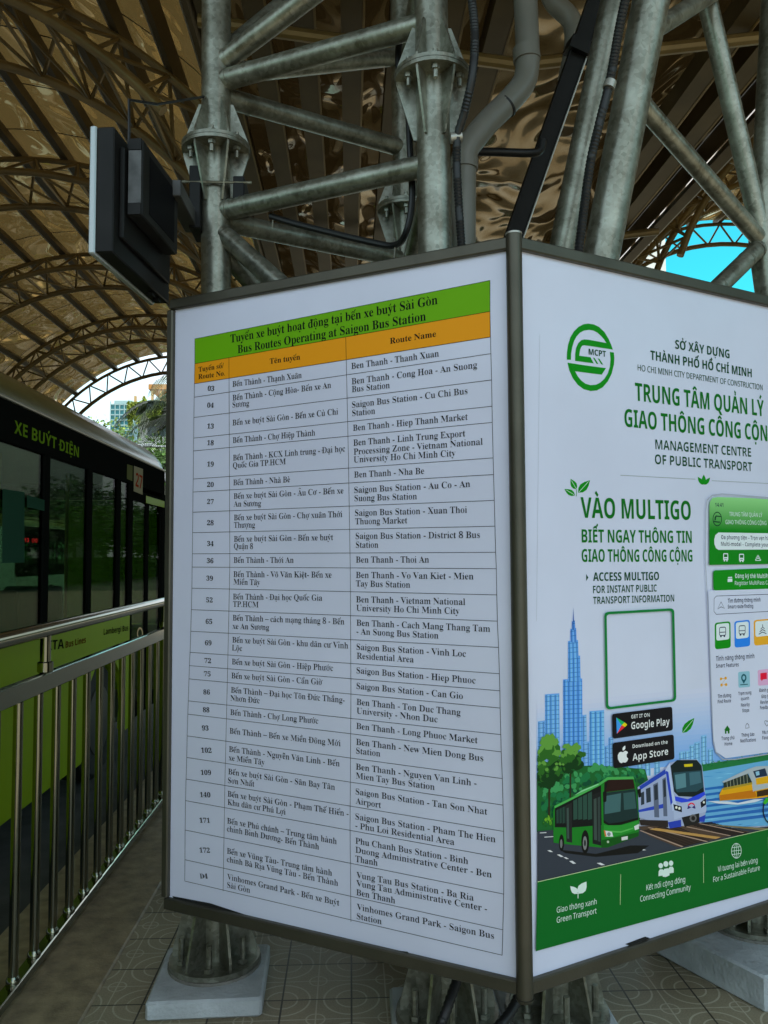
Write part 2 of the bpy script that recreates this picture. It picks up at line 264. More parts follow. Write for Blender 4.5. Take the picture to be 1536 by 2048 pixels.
  'a': (512, [[305,470,241,474,205,472,171,467,141,458,92,432,74,414,60,395,52,374,51,333,66,302,96,286,133,286,164,300,181,327,181,356,155,408,162,426,184,436,220,440,264,431,288,405,296,359,296,283,213,257,146,230,94,202,59,172,37,135,30,94,33,65,43,39,60,17,82,0,110,-10,142,-13,198,-6,250,16,298,52,310,15,337,-8,379,-15,419,-9,456,10,490,41,477,62,447,52,436,78,436,313,431,363,416,404,392,435,356,457],[229,225,296,252,296,94,259,61,225,50,198,58,181,83,176,125,189,183]]),
  'b': (537, [[206,678,12,678,12,654,46,646,60,626,64,578,64,-17,79,-17,156,42,198,10,242,-9,286,-15,328,-11,366,0,402,19,433,44,459,75,480,112,496,153,506,198,509,247,506,290,499,329,486,365,469,397,448,423,422,445,394,461,363,471,329,474,282,467,241,448,206,415],[274,417,304,412,327,398,344,374,356,339,363,294,365,238,363,170,356,115,345,73,328,44,304,27,272,21,235,30,213,57,206,102,206,360,219,390,245,410]]),
  'c': (437, [[304,472,260,475,218,471,179,460,142,442,110,417,82,388,60,352,43,313,32,270,29,223,32,179,41,139,56,101,76,68,100,39,129,16,161,-1,195,-12,232,-15,305,-3,369,32,424,90,404,107,372,79,339,63,304,57,265,63,232,82,204,114,183,157,171,212,167,279,176,370,205,424,252,442,275,438,289,425,292,373,299,335,319,312,352,304,384,311,406,333,413,365,408,395,395,421,372,444,342,461]]),
  'd': (551, [[475,678,262,678,262,654,303,648,325,630,332,597,332,417,299,449,261,468,217,474,183,470,151,460,121,442,94,419,72,389,54,354,40,313,32,268,29,219,32,176,39,136,52,99,69,66,90,38,116,16,144,-1,175,-12,208,-15,258,-7,300,17,332,58,332,-15,404,2,469,13,526,16,526,41,492,52,479,73,475,112],[231,413,259,418,292,411,319,390,332,360,332,113,314,76,285,51,255,42,229,47,208,62,193,87,183,124,177,171,175,228,177,287,183,335,194,372,209,398]]),
  'e': (448, [[287,468,234,474,197,471,162,460,130,443,101,420,76,391,56,358,41,320,32,279,29,234,32,186,41,142,55,102,74,68,98,39,126,16,157,-1,192,-12,229,-15,305,-1,370,40,424,108,402,128,370,92,335,70,297,63,230,83,189,145,174,247,421,247,415,321,399,374,370,417,333,449],[240,442,261,439,277,429,288,412,299,358,300,286,173,286,173,303,180,380,203,427]]),
  'f': (318, [[298,689,259,692,206,687,162,673,126,648,99,616,83,575,78,526,78,462,24,462,24,412,78,412,78,109,74,52,50,29,22,24,22,0,297,0,297,24,249,30,227,51,220,97,220,412,303,412,303,462,220,462,221,605,228,640,250,658,282,658,287,626,275,582,282,554,303,535,334,529,363,537,384,559,392,595,388,620,376,643,357,664,331,679]]),
  'g': (487, [[273,472,234,474,197,472,162,465,130,454,102,439,78,420,59,398,45,374,36,346,33,316,46,251,86,200,152,164,115,146,85,128,63,110,47,90,38,69,35,45,42,13,65,-15,102,-38,57,-57,30,-81,21,-111,27,-137,43,-160,71,-181,109,-197,158,-206,217,-209,293,-204,356,-191,406,-168,441,-137,463,-100,470,-55,468,-26,461,-2,450,19,435,36,413,50,386,60,351,67,310,72,210,73,177,77,157,88,152,119,168,140,195,153,256,153,289,155,320,161,348,172,373,186,394,204,411,225,424,249,431,275,434,303,430,337,418,369,399,399,472,399,472,453,347,453,310,465],[234,442,256,439,272,428,284,411,291,386,296,354,296,274,291,242,284,217,272,199,256,189,234,185,213,189,196,199,184,217,176,242,172,274,170,314,172,354,176,386,184,411,196,428,213,439],[144,-51,305,-51,354,-56,383,-70,392,-98,375,-140,324,-165,239,-173,198,-171,166,-165,141,-154,123,-140,113,-125,109,-108,113,-87,125,-68]]),
  'h': (567, [[220,678,28,678,28,655,59,647,74,628,78,594,78,83,73,49,58,31,27,24,27,0,268,0,268,24,238,31,224,49,220,83,220,350,245,380,272,398,302,404,333,395,346,368,350,323,350,83,345,50,331,31,301,24,301,0,541,0,541,24,511,31,496,49,492,83,492,315,478,403,434,456,362,474,308,465,261,440,220,397]]),
  'i': (295, [[150,690,112,680,85,652,75,614,85,576,112,549,150,539,187,549,215,576,225,614,215,652,188,680],[221,462,31,462,30,437,61,431,74,413,78,375,78,83,73,48,58,31,27,24,27,0,268,0,268,24,238,32,225,50,221,83]]),
  'j': (312, [[158,692,121,682,93,654,83,616,93,578,120,551,158,541,196,551,224,579,234,616,224,654,196,682],[237,462,33,462,33,438,72,431,90,412,95,372,95,-80,91,-130,79,-163,65,-171,29,-172,17,-148,38,-108,37,-82,22,-58,-5,-45,-39,-45,-66,-60,-81,-87,-81,-123,-65,-157,-35,-185,5,-203,53,-209,107,-204,152,-189,188,-164,215,-130,232,-86,237,-32]]),
  'k': (534, [[220,678,31,678,30,654,62,647,74,629,78,592,78,83,73,49,58,31,26,24,26,0,268,0,268,24,238,32,224,50,220,83,220,200,242,219,351,63,356,47,341,27,314,24,314,0,560,0,560,24,528,36,515,51,331,311,409,387,442,413,477,430,514,437,514,462,306,462,306,437,340,434,357,427,360,400,338,369,220,251]]),
  'l': (297, [[221,678,30,678,30,654,62,647,74,628,78,592,78,83,73,48,58,31,27,24,27,0,268,0,268,24,238,32,225,50,221,83]]),
  'm': (825, [[412,465,353,474,303,465,258,438,218,394,218,462,28,462,28,438,59,431,74,411,78,377,78,83,73,49,58,31,27,24,27,0,264,0,264,24,235,32,222,50,218,83,218,350,241,380,267,398,297,404,328,395,341,368,345,323,345,83,341,50,326,31,297,24,297,0,530,0,530,24,501,31,487,50,483,83,483,353,507,381,534,398,562,404,593,395,606,368,610,323,610,83,606,50,591,31,562,24,562,0,798,0,798,24,768,31,754,49,750,83,750,315,736,403,693,456,622,474,567,465,519,436,477,389,453,436]]),
  'n': (567, [[434,456,362,474,308,466,260,440,220,398,220,462,28,462,28,438,59,431,74,411,78,377,78,83,73,49,58,31,27,24,27,0,268,0,268,24,238,31,224,49,220,83,220,350,245,380,272,398,302,404,333,395,346,368,350,323,350,83,345,50,331,31,301,24,301,0,541,0,541,24,511,31,496,49,492,83,492,315,478,403]]),
  'o': (501, [[292,471,250,474,208,470,170,460,134,442,103,419,77,390,56,356,40,317,31,275,28,229,31,184,40,143,56,104,77,70,103,41,134,17,170,-1,209,-11,251,-15,293,-12,331,-1,366,16,396,39,422,68,444,102,459,141,469,183,472,229,469,276,459,318,444,357,422,391,396,420,365,443,330,460],[225,440,251,445,275,440,295,426,309,403,319,365,325,307,327,188,321,95,311,58,296,35,276,22,251,17,226,22,206,35,186,74,178,122,174,189,176,307,182,365,191,403,205,426]]),
  'p': (553, [[377,472,343,475,291,466,247,438,213,391,213,462,29,462,29,439,61,429,74,409,78,362,78,-95,75,-150,60,-174,26,-184,26,-207,294,-207,294,-183,248,-175,231,-159,221,-111,220,48,253,13,292,-8,338,-15,373,-11,404,-1,434,18,459,42,481,72,498,108,511,148,518,191,521,238,518,282,511,322,498,360,482,393,461,421,436,444,408,461],[267,407,296,414,324,409,345,394,359,369,368,332,374,286,376,230,374,172,367,125,356,88,340,62,319,47,291,42,262,49,238,69,220,102,220,350,242,386]]),
  'q': (542, [[476,477,460,477,383,419,341,450,298,469,253,475,212,471,174,460,138,442,107,416,81,386,59,349,43,308,33,263,30,214,33,171,40,132,53,96,70,64,92,37,117,15,146,-1,177,-11,211,-14,257,-8,298,11,333,43,333,-124,327,-159,306,-176,260,-183,260,-207,527,-207,527,-183,495,-176,480,-158,476,-124],[236,433,267,439,304,430,326,403,333,359,333,100,321,70,295,51,266,44,235,49,212,64,194,90,183,126,176,174,174,232,176,297,183,349,195,389,212,417]]),
  'r': (428, [[373,472,347,474,325,471,302,463,278,448,256,429,235,404,217,375,217,462,31,462,30,437,61,431,74,414,78,375,78,83,73,48,58,31,27,24,27,0,294,0,294,24,249,31,228,48,222,83,222,286,224,315,230,339,254,375,281,387,308,372,330,344,353,332,386,333,414,349,429,378,429,418,410,452,394,464]]),
  's': (429, [[210,475,165,470,128,456,96,433,73,403,60,368,55,328,58,300,67,275,81,252,101,231,127,211,159,193,232,156,262,136,280,113,286,87,277,53,251,30,209,22,181,26,154,38,129,58,107,85,91,118,79,157,53,157,53,-13,76,-13,95,10,129,9,165,-4,197,-12,225,-15,269,-10,307,4,340,27,364,58,378,96,383,141,380,174,373,202,360,226,341,246,316,265,285,282,199,325,172,346,158,371,158,401,173,426,202,439,247,438,271,428,292,412,312,391,328,363,340,330,363,330,363,475,343,475,327,456,296,458,234,473]]),
  't': (340, [[215,631,192,631,156,579,102,517,30,446,30,415,72,415,72,106,75,69,84,39,98,16,119,-1,148,-11,184,-14,245,-2,294,36,331,98,307,111,291,83,272,66,238,62,222,76,215,122,215,415,309,415,309,462,215,462]]),
  'u': (558, [[211,462,17,462,17,438,50,430,64,407,68,369,68,144,71,96,81,57,97,26,121,3,153,-10,195,-15,224,-13,251,-6,277,5,301,20,322,38,340,60,340,-15,412,4,478,15,536,19,536,44,503,51,487,68,482,104,482,462,282,462,282,438,319,430,335,409,340,369,340,98,318,73,292,58,263,53,235,60,217,80,211,110]]),
  'v': (456, [[244,462,-4,462,-4,437,24,428,49,389,57,369,212,-15,238,-15,387,362,414,415,437,434,454,439,454,462,303,462,303,438,334,434,353,423,355,389,275,182,193,403,196,426,210,435,244,438]]),
  'w': (647, [[206,462,-16,462,-16,437,15,416,25,394,182,-15,208,-15,332,293,430,-15,453,-15,613,384,632,424,650,437,663,439,663,462,530,462,530,439,566,430,575,401,569,381,500,210,441,400,445,425,458,433,481,437,481,462,250,462,250,439,282,430,299,396,314,350,248,189,172,396,174,426,206,437]]),
  'x': (475, [[251,462,6,462,6,437,26,431,46,416,64,392,183,203,92,84,65,55,36,34,7,22,7,0,175,0,170,22,146,25,131,35,128,62,145,91,205,170,268,71,275,38,245,25,231,24,231,0,475,0,475,23,446,38,434,54,295,274,378,378,407,409,435,430,463,441,463,462,299,462,299,438,344,428,347,405,333,382,273,306,215,400,209,417,214,429,228,436,251,438]]),
  'y': (447, [[241,462,-7,462,-5,437,27,424,54,373,209,-7,192,-66,170,-110,140,-143,118,-145,109,-98,95,-74,69,-61,35,-61,7,-79,-8,-108,-7,-149,1,-169,15,-186,33,-199,54,-206,102,-207,142,-194,176,-165,208,-114,241,-36,386,361,412,418,433,435,446,437,446,462,302,462,302,437,342,431,353,395,343,359,276,177,193,397,196,426,224,436,241,437]]),
  'z': (436, [[47,462,39,322,65,322,76,357,90,385,108,404,129,418,157,425,191,428,250,428,19,21,19,0,399,0,411,160,387,160,372,120,353,88,332,65,305,49,270,40,227,37,187,37,409,433,409,462]]),
  '0': (559, [[335,719,281,724,224,719,175,704,135,679,102,645,77,603,58,552,44,494,37,430,34,359,37,288,44,223,58,165,77,114,102,71,135,36,175,10,223,-5,280,-10,334,-5,381,10,421,36,454,71,480,114,500,164,514,223,522,287,525,358,522,429,514,493,500,552,480,602,454,645,422,679,382,704],[248,650,281,659,313,650,337,624,353,580,362,520,368,446,370,358,368,270,362,195,353,135,337,91,313,64,280,55,247,64,223,91,207,135,197,195,191,270,189,358,191,446,197,520,207,580,223,624]]),
  '1': (559, [[378,718,266,718,165,644,110,613,42,589,50,550,71,524,100,515,120,518,140,528,182,565,229,619,229,118,224,79,207,59,179,53,97,53,97,0,510,0,510,53,429,53,397,61,382,83,378,118]]),
  '2': (559, [[328,719,259,724,213,722,172,716,137,706,107,692,83,675,64,656,50,635,42,612,39,589,43,556,55,531,74,512,101,500,131,492,167,490,169,543,176,586,188,620,205,644,228,658,259,663,281,660,300,651,316,636,328,615,335,588,337,553,331,487,313,427,298,397,278,365,253,331,221,294,183,254,35,103,35,0,508,0,513,210,454,210,439,159,416,128,383,112,363,110,130,110,277,250,355,328,412,391,452,443,476,490,487,535,488,558,482,606,462,646,430,680,385,704]]),
  '3': (559, [[323,719,257,724,190,720,135,708,92,687,61,661,42,631,36,597,40,569,51,547,70,530,96,518,128,510,166,508,172,582,186,624,212,653,230,660,252,663,277,660,298,649,314,632,326,609,333,580,335,547,332,506,321,470,304,440,280,418,248,404,208,400,142,400,142,338,204,338,250,334,288,322,319,301,341,274,355,243,359,207,357,172,351,142,342,118,314,84,278,66,236,60,202,64,172,74,147,92,128,117,117,149,113,188,71,179,39,153,31,133,30,90,50,52,68,34,92,20,120,7,155,-2,196,-8,243,-10,311,-5,374,10,430,37,453,56,474,78,490,104,503,133,510,168,513,206,510,242,501,273,485,300,465,321,442,340,389,366,335,381,376,398,412,421,444,448,468,481,483,519,488,561,481,609,460,649,426,682,380,705]]),
  '4': (559, [[297,714,13,247,13,186,290,186,290,125,287,98,279,78,249,59,208,53,180,53,180,0,531,0,531,53,477,59,447,78,439,98,436,125,436,186,540,186,540,252,436,252,436,714],[297,619,291,489,290,427,290,252,83,252,242,516,288,599]]),
  '5': (559, [[92,714,60,368,106,350,172,366,217,368,257,364,291,352,318,332,337,303,349,266,353,220,351,182,345,150,336,124,308,86,272,66,230,60,183,68,150,91,130,124,121,161,120,180,78,172,50,150,40,111,49,71,76,35,98,20,125,8,158,-2,198,-8,275,-9,336,2,394,24,420,40,444,60,465,84,482,111,496,143,503,179,506,220,498,285,475,339,436,380,384,410,322,428,250,434,168,426,140,419,156,604,364,604,397,594,410,566,418,532,475,532,470,714]]),
  '6': (559, [[370,722,330,724,284,721,242,710,204,694,170,671,140,643,115,610,94,572,76,530,62,484,53,436,47,384,45,330,48,257,59,193,76,138,99,92,128,55,163,26,202,6,246,-6,293,-10,363,-3,420,20,466,57,498,106,518,164,524,231,518,292,500,342,470,384,429,414,381,432,324,438,264,433,219,419,186,401,193,479,207,544,227,596,253,635,284,657,321,665,351,656,370,631,385,576,387,536,427,539,458,546,480,560,495,576,504,594,505,633,490,668,457,697,434,708,405,717],[287,377,314,373,336,360,354,340,368,310,376,270,379,221,376,169,369,127,356,96,340,74,320,60,296,56,267,63,241,85,218,120,201,172,190,242,186,329,211,351,249,370]]),
  '7': (559, [[49,714,44,504,104,504,110,554,119,582,138,599,168,605,431,605,165,0,250,0,526,665,526,714]]),
  '8': (559, [[350,718,285,724,232,721,186,712,148,698,117,679,93,656,75,630,63,602,55,573,53,542,57,505,67,471,85,440,109,412,140,385,177,361,136,338,100,314,70,288,48,258,34,223,30,182,33,148,42,116,56,86,76,58,103,35,136,16,175,2,221,-7,273,-10,348,-4,411,13,462,42,499,82,522,131,529,189,525,228,512,264,491,297,460,328,417,358,363,387,402,409,434,431,462,454,482,480,494,512,498,549,492,597,474,639,444,674,403,702],[298,664,330,649,353,622,367,588,372,551,370,520,365,494,342,453,302,421,243,455,222,474,206,495,197,522,194,554,196,584,204,611,216,634,233,652,254,662],[244,321,291,298,328,275,356,254,375,230,386,203,390,172,387,138,376,108,360,82,337,63,310,51,278,47,246,51,219,63,196,84,179,110,168,142,165,178,168,211,175,240,188,265,204,286]]),
  '9': (559, [[311,720,264,724,219,721,178,710,142,694,110,670,84,642,62,608,47,570,38,528,35,482,41,420,59,369,90,328,130,299,177,281,231,275,263,277,291,284,338,309,373,343,352,182,305,85,232,53,201,56,175,67,154,84,137,106,123,132,112,160,84,149,64,117,65,85,79,49,109,19,131,6,158,-3,190,-8,227,-10,276,-7,320,4,358,21,393,44,422,73,448,106,468,145,485,187,498,234,507,283,512,334,514,388,510,462,500,526,482,580,457,625,428,661,393,689,354,708],[244,652,270,657,299,651,323,631,344,600,360,553,369,492,373,414,349,379,316,355,274,347,222,363,190,410,180,488,183,539,190,582,204,614,221,638]]),
  '-': (323, [[283,267,40,267,40,174,283,174]]),
  '–': (500, [[509,285,-9,285,-9,221,509,221]]),
  '.': (219, [[139,103,109,111,79,103,57,81,49,51,57,21,79,-1,109,-9,139,-1,161,21,169,51,161,81]]),
  '/': (281, [[274,691,204,691,8,-9,78,-9]]),
  ':': (219, [[139,450,109,458,79,450,57,428,49,398,57,368,79,346,109,338,139,346,161,368,169,398,161,428],[139,103,109,111,79,103,57,81,49,51,57,21,79,-1,109,-9,139,-1,161,21,169,51,161,81]]),
 },
 'sans': {
  'A': (639, [[360,717,279,717,0,0,91,0,176,221,459,221,545,0,638,0],[318,624,352,517,432,301,206,301,291,530,308,583]]),
  'B': (650, [[97,714,97,0,348,0,419,6,480,24,530,53,566,93,589,143,596,203,594,238,587,268,575,294,559,316,540,334,492,359,436,374,436,379,477,390,510,408,537,432,556,463,568,497,572,537,564,596,542,642,503,674,451,696,383,710,301,714],[187,637,305,637,360,634,404,626,438,612,461,591,474,563,479,527,475,492,464,462,445,440,416,423,374,413,319,410,187,410],[187,335,324,335,383,331,429,320,462,300,483,275,496,245,500,210,496,173,484,140,463,113,432,92,388,80,331,76,187,76]]),
  'C': (632, [[476,719,404,724,334,719,272,703,217,678,170,642,131,600,100,548,79,491,65,427,61,358,65,287,77,222,98,163,126,112,162,69,207,35,260,10,320,-5,389,-10,460,-7,519,3,573,19,573,97,491,77,433,70,402,69,327,78,265,103,218,146,183,204,163,274,156,357,163,440,185,510,222,568,271,611,332,636,403,645,464,640,542,616,565,606,601,682,542,705]]),
  'D': (730, [[97,714,97,0,296,0,405,10,496,41,570,92,625,162,658,253,669,364,664,436,650,501,626,556,593,604,553,643,504,674,448,696,386,710,317,714],[187,637,304,637,384,630,450,607,503,570,543,518,566,448,574,361,542,203,445,109,284,77,187,77]]),
  'E': (556, [[97,714,97,0,496,0,496,79,187,79,187,334,478,334,478,412,187,412,187,635,496,635,496,714]]),
  'F': (519, [[97,714,97,0,187,0,187,303,477,303,477,382,187,382,187,635,496,635,496,714]]),
  'G': (728, [[431,724,357,719,290,704,232,678,181,644,139,602,105,551,81,493,66,428,61,357,65,285,79,220,100,162,131,111,169,68,216,34,271,10,333,-5,403,-10,496,-6,576,6,654,27,654,377,407,377,407,297,564,297,564,85,480,70,424,68,364,72,312,84,269,104,233,132,204,166,182,206,167,252,158,302,155,357,163,440,187,510,226,568,280,611,347,636,426,645,492,640,555,624,610,604,644,682,579,705,508,719]]),
  'H': (741, [[187,714,97,714,97,0,187,0,187,333,553,333,553,0,643,0,643,714,553,714,553,412,187,412]]),
  'I': (339, [[298,714,40,714,40,662,124,642,124,71,40,52,40,0,298,0,298,52,214,71,214,642,298,662]]),
  'J': (273, [[182,714,92,714,92,4,86,-47,68,-81,42,-101,-6,-111,-78,-101,-78,-177,-19,-190,48,-185,93,-168,131,-141,159,-102,176,-52,182,11]]),
  'K': (619, [[187,714,97,714,97,0,187,0,187,277,260,341,513,0,619,0,325,403,608,714,503,714,187,362]]),
  'L': (524, [[187,714,97,714,97,0,499,0,499,80,187,80]]),
  'M': (907, [[97,714,97,0,180,0,180,470,175,603,177,626,412,0,486,0,724,625,721,439,721,0,810,0,810,714,678,714,454,129,450,129,230,714]]),
  'N': (760, [[97,714,97,0,180,0,180,435,172,593,176,593,558,0,663,0,663,714,579,714,579,289,586,123,582,123,201,714]]),
  'O': (781, [[460,720,392,725,322,720,260,705,206,679,162,644,125,602,97,551,77,493,65,429,61,359,65,288,77,223,97,165,125,114,162,71,206,36,260,10,321,-5,391,-10,459,-5,519,10,572,36,617,71,654,114,682,164,703,223,716,287,720,358,716,429,703,493,682,552,654,602,617,645,572,680,520,705],[318,638,392,646,465,638,524,612,569,570,600,512,619,442,625,358,619,274,600,204,569,146,524,102,465,77,391,68,317,77,258,102,213,146,181,204,162,274,156,358,162,442,182,512,214,570,259,612]]),
  'P': (605, [[97,714,97,0,187,0,187,278,269,278,335,282,392,292,438,310,476,334,506,361,528,394,542,429,551,466,554,504,547,566,526,617,490,659,439,690,371,708,286,714],[187,637,278,637,336,633,382,622,417,603,441,576,456,542,461,500,455,452,439,415,411,388,372,370,321,359,259,355,187,355]]),
  'Q': (781, [[460,720,392,725,322,720,260,705,206,679,162,644,125,602,97,551,77,493,65,429,61,359,65,288,77,223,97,165,125,114,162,71,206,36,260,10,321,-5,416,-9,554,-170,683,-170,512,8,575,38,627,80,668,135,697,201,714,275,720,358,716,429,703,493,682,552,654,602,617,645,572,680,520,705],[318,638,392,646,465,638,524,612,569,570,600,512,619,442,625,358,619,274,600,204,569,146,524,102,465,77,391,68,317,77,258,102,213,146,181,204,162,274,156,358,162,442,182,512,214,570,259,612]]),
  'R': (622, [[97,714,97,0,187,0,187,295,329,295,502,0,607,0,411,320,457,342,500,372,533,416,545,443,552,475,554,511,547,573,526,624,490,664,440,692,375,708,294,714],[187,636,289,636,343,633,386,623,419,606,442,582,456,549,461,507,457,466,443,432,421,406,389,386,347,375,294,371,187,371]]),
  'S': (549, [[288,724,245,722,206,714,170,702,138,685,111,664,89,640,73,611,63,578,60,542,65,491,81,447,106,411,142,381,188,354,318,300,367,272,397,242,410,205,412,183,408,150,394,122,372,99,340,82,300,71,251,68,177,74,107,90,51,110,51,24,104,6,171,-6,247,-10,320,-4,382,14,433,43,471,83,494,132,502,191,500,226,492,257,480,284,462,308,440,329,414,348,347,381,240,425,194,451,166,481,153,518,151,541,155,570,166,595,185,616,211,632,245,642,286,645,347,640,405,626,457,607,485,684,428,705,362,719]]),
  'T': (556, [[545,714,10,714,10,635,233,635,233,0,323,0,323,635,545,635]]),
  'U': (731, [[180,714,90,714,90,254,98,180,121,116,160,62,213,22,280,-2,362,-10,422,-6,474,5,518,24,556,50,586,82,610,118,627,160,637,204,640,252,640,714,551,714,551,252,546,201,532,157,507,120,473,91,426,74,367,68,310,73,263,89,226,116,201,152,185,197,180,251]]),
  'V': (600, [[94,714,0,714,255,0,345,0,600,714,505,714,335,229,305,124,300,100,274,200,255,256]]),
  'W': (930, [[106,714,12,714,201,0,292,0,436,495,461,609,497,468,636,0,727,0,917,714,823,714,705,248,682,133,678,108,656,219,639,280,508,714,415,714,289,283,266,193,251,108,231,218,217,278]]),
  'X': (586, [[119,714,19,714,241,372,4,0,99,0,291,310,480,0,582,0,344,374,565,714,470,714,294,434]]),
  'Y': (566, [[98,714,0,714,238,273,238,0,328,0,328,277,566,714,469,714,283,363]]),
  'Z': (572, [[523,714,50,714,50,634,414,634,38,68,38,0,533,0,533,80,147,80,523,646]]),
  'a': (561, [[348,540,288,545,220,539,157,522,105,499,132,433,203,462,255,473,283,474,316,471,343,462,365,448,381,426,391,395,394,323,303,320,223,313,159,297,109,272,74,239,53,198,46,149,51,99,67,59,94,28,129,7,169,-6,215,-10,257,-8,293,-1,322,11,347,28,399,76,416,0,480,0,480,365,475,422,459,468,433,502,396,526],[314,259,393,262,393,214,388,166,373,128,348,98,315,78,278,65,235,61,208,63,185,70,164,82,149,99,140,121,137,148,141,179,154,206,176,227,208,243,254,254]]),
  'b': (615, [[173,760,85,760,85,0,148,0,166,68,173,68,211,29,236,13,265,0,300,-7,339,-10,401,-2,454,21,499,60,533,114,553,184,560,268,553,352,533,422,500,476,455,514,401,537,339,545,300,542,265,535,236,522,211,505,168,465,173,575],[273,467,324,472,405,449,453,382,469,269,465,208,453,157,434,116,406,87,370,69,326,63,274,69,233,86,206,116,187,156,177,206,173,271,177,334,188,384,206,423,234,450]]),
  'c': (480, [[306,546,260,543,217,533,178,517,142,494,113,464,88,426,70,381,59,327,55,265,58,205,69,153,86,109,110,72,139,42,174,19,212,3,254,-7,300,-10,355,-7,400,3,438,19,438,97,376,75,327,67,299,66,252,72,214,89,184,118,163,157,150,206,146,266,164,379,216,446,304,469,364,461,420,444,447,517,385,538,359,542]]),
  'd': (615, [[530,760,442,760,442,535,448,467,442,467,402,507,378,523,349,536,315,543,276,546,214,538,160,515,116,476,82,421,62,352,55,267,62,183,82,113,115,60,159,21,213,-2,275,-10,314,-7,349,1,378,14,424,50,446,72,459,0,530,0],[245,467,288,473,341,467,382,449,410,420,428,379,439,328,443,250,439,193,428,146,408,110,380,84,340,68,289,63,245,69,209,87,182,116,162,156,150,206,146,265,150,324,162,375,182,416,209,448]]),
  'e': (564, [[336,543,292,546,247,542,205,531,168,512,134,486,107,454,84,415,68,370,58,320,55,264,59,208,69,158,88,114,112,76,142,45,178,21,219,4,264,-7,313,-10,380,-6,435,5,489,25,489,102,434,82,380,69,317,65,268,70,226,86,192,112,168,149,152,195,146,251,513,251,513,304,510,351,501,393,486,432,466,465,441,493,410,516,375,533],[252,470,291,474,332,469,364,455,389,432,406,400,417,364,421,321,148,321,156,366,170,403,192,434,219,456]]),
  'f': (344, [[283,765,232,760,190,745,155,720,129,683,114,633,109,570,109,539,15,509,15,468,109,468,109,0,197,0,197,468,332,468,332,536,197,536,199,609,207,640,218,664,235,680,257,690,313,691,364,678,387,747,323,763]]),
  'g': (615, [[309,544,275,546,211,538,157,512,114,470,81,414,62,346,55,267,62,186,81,118,114,63,158,22,212,-2,276,-10,344,-1,400,26,442,71,443,-16,439,-59,425,-96,404,-126,374,-149,338,-162,295,-167,220,-162,154,-148,97,-125,97,-206,152,-225,216,-236,290,-240,365,-234,425,-214,472,-182,504,-137,524,-79,530,-9,530,536,460,536,448,465,443,465,422,490,397,510,370,526,341,537],[246,466,287,472,336,467,376,451,406,424,427,386,440,333,444,246,440,187,428,140,407,106,377,81,338,67,289,62,246,68,211,85,182,114,162,155,150,205,146,266,150,327,162,378,183,418,211,448]]),
  'h': (618, [[173,760,85,760,85,0,173,0,173,277,177,335,188,383,206,422,235,450,276,466,330,472,397,458,437,415,450,343,450,0,537,0,537,349,532,411,515,461,488,498,450,524,401,540,341,545,307,543,275,536,244,524,217,508,193,487,174,462,168,462,173,537]]),
  'i': (258, [[130,737,104,731,85,713,78,681,85,650,104,631,130,625,155,631,174,650,181,681,174,713,155,731],[173,536,85,536,85,0,173,0]]),
  'j': (258, [[130,737,104,731,85,713,78,681,85,650,104,631,130,625,155,631,174,650,181,681,174,713,155,731],[173,536,85,536,85,-83,83,-112,76,-134,49,-159,-1,-167,-55,-157,-55,-228,6,-240,70,-235,108,-221,137,-198,157,-166,169,-126,173,-80]]),
  'k': (534, [[172,760,85,760,85,0,172,0,172,197,233,250,419,0,525,0,293,307,510,536,407,536,230,348,172,276]]),
  'l': (258, [[173,760,85,760,85,0,173,0]]),
  'm': (935, [[406,536,332,546,301,544,270,537,242,526,215,509,193,489,174,463,169,463,156,536,85,536,85,0,173,0,173,278,176,336,187,384,204,422,230,450,268,466,316,472,377,458,414,416,426,345,426,0,513,0,513,296,517,349,528,392,546,427,574,452,611,467,658,472,719,458,755,416,767,345,767,0,854,0,854,349,849,412,834,462,809,500,774,525,729,541,673,546,639,544,606,536,574,524,546,507,521,484,501,456,496,456,461,506]]),
  'n': (618, [[402,541,343,546,310,544,277,537,246,526,218,509,194,489,174,463,169,463,156,536,85,536,85,0,173,0,173,278,177,336,188,384,207,422,236,450,277,466,330,472,397,458,437,415,450,343,450,0,537,0,537,349,532,412,515,462,488,500,450,525]]),
  'o': (605, [[351,542,304,546,233,538,172,514,122,474,85,419,62,351,55,269,59,213,69,162,87,118,111,79,140,48,174,22,213,4,255,-6,301,-10,372,-2,433,22,484,63,521,118,544,187,551,269,548,325,537,375,520,420,496,457,467,489,432,514,394,532],[252,466,302,472,352,466,392,448,422,418,443,377,456,328,460,269,456,210,443,160,422,118,392,88,352,69,303,63,253,69,213,88,184,118,163,160,150,210,146,269,150,328,162,377,183,418,213,448]]),
  'p': (615, [[402,538,340,546,300,543,265,535,236,522,191,485,169,463,157,536,85,536,85,-240,173,-240,173,-7,167,68,211,30,236,14,266,0,300,-7,339,-10,401,-2,455,22,500,61,533,116,553,185,560,269,553,354,533,423,500,477,455,515],[324,472,369,466,406,448,434,417,453,376,465,327,469,270,467,232,462,196,454,164,441,135,426,110,406,90,384,75,357,66,326,63,274,69,233,87,206,116,187,157,177,208,173,286,178,343,190,390,208,426,236,452,275,467]]),
  'q': (615, [[315,543,276,546,215,538,162,515,116,476,82,421,62,352,55,267,62,183,82,113,116,60,160,21,212,-2,273,-10,313,-7,348,1,378,14,403,31,424,50,441,72,442,-11,442,-240,530,-240,530,536,460,536,447,463,404,505,379,522,350,535],[244,467,288,473,340,467,380,450,409,420,428,380,439,328,443,248,439,191,427,144,408,108,379,83,340,68,290,63,246,69,209,87,182,116,162,157,150,206,146,265,150,324,162,375,181,416,208,448]]),
  'r': (413, [[299,542,267,532,238,514,212,491,167,438,157,536,85,536,85,0,173,0,173,286,175,320,183,352,194,380,210,406,230,426,252,444,277,456,302,464,378,461,387,459,398,540,356,545]]),
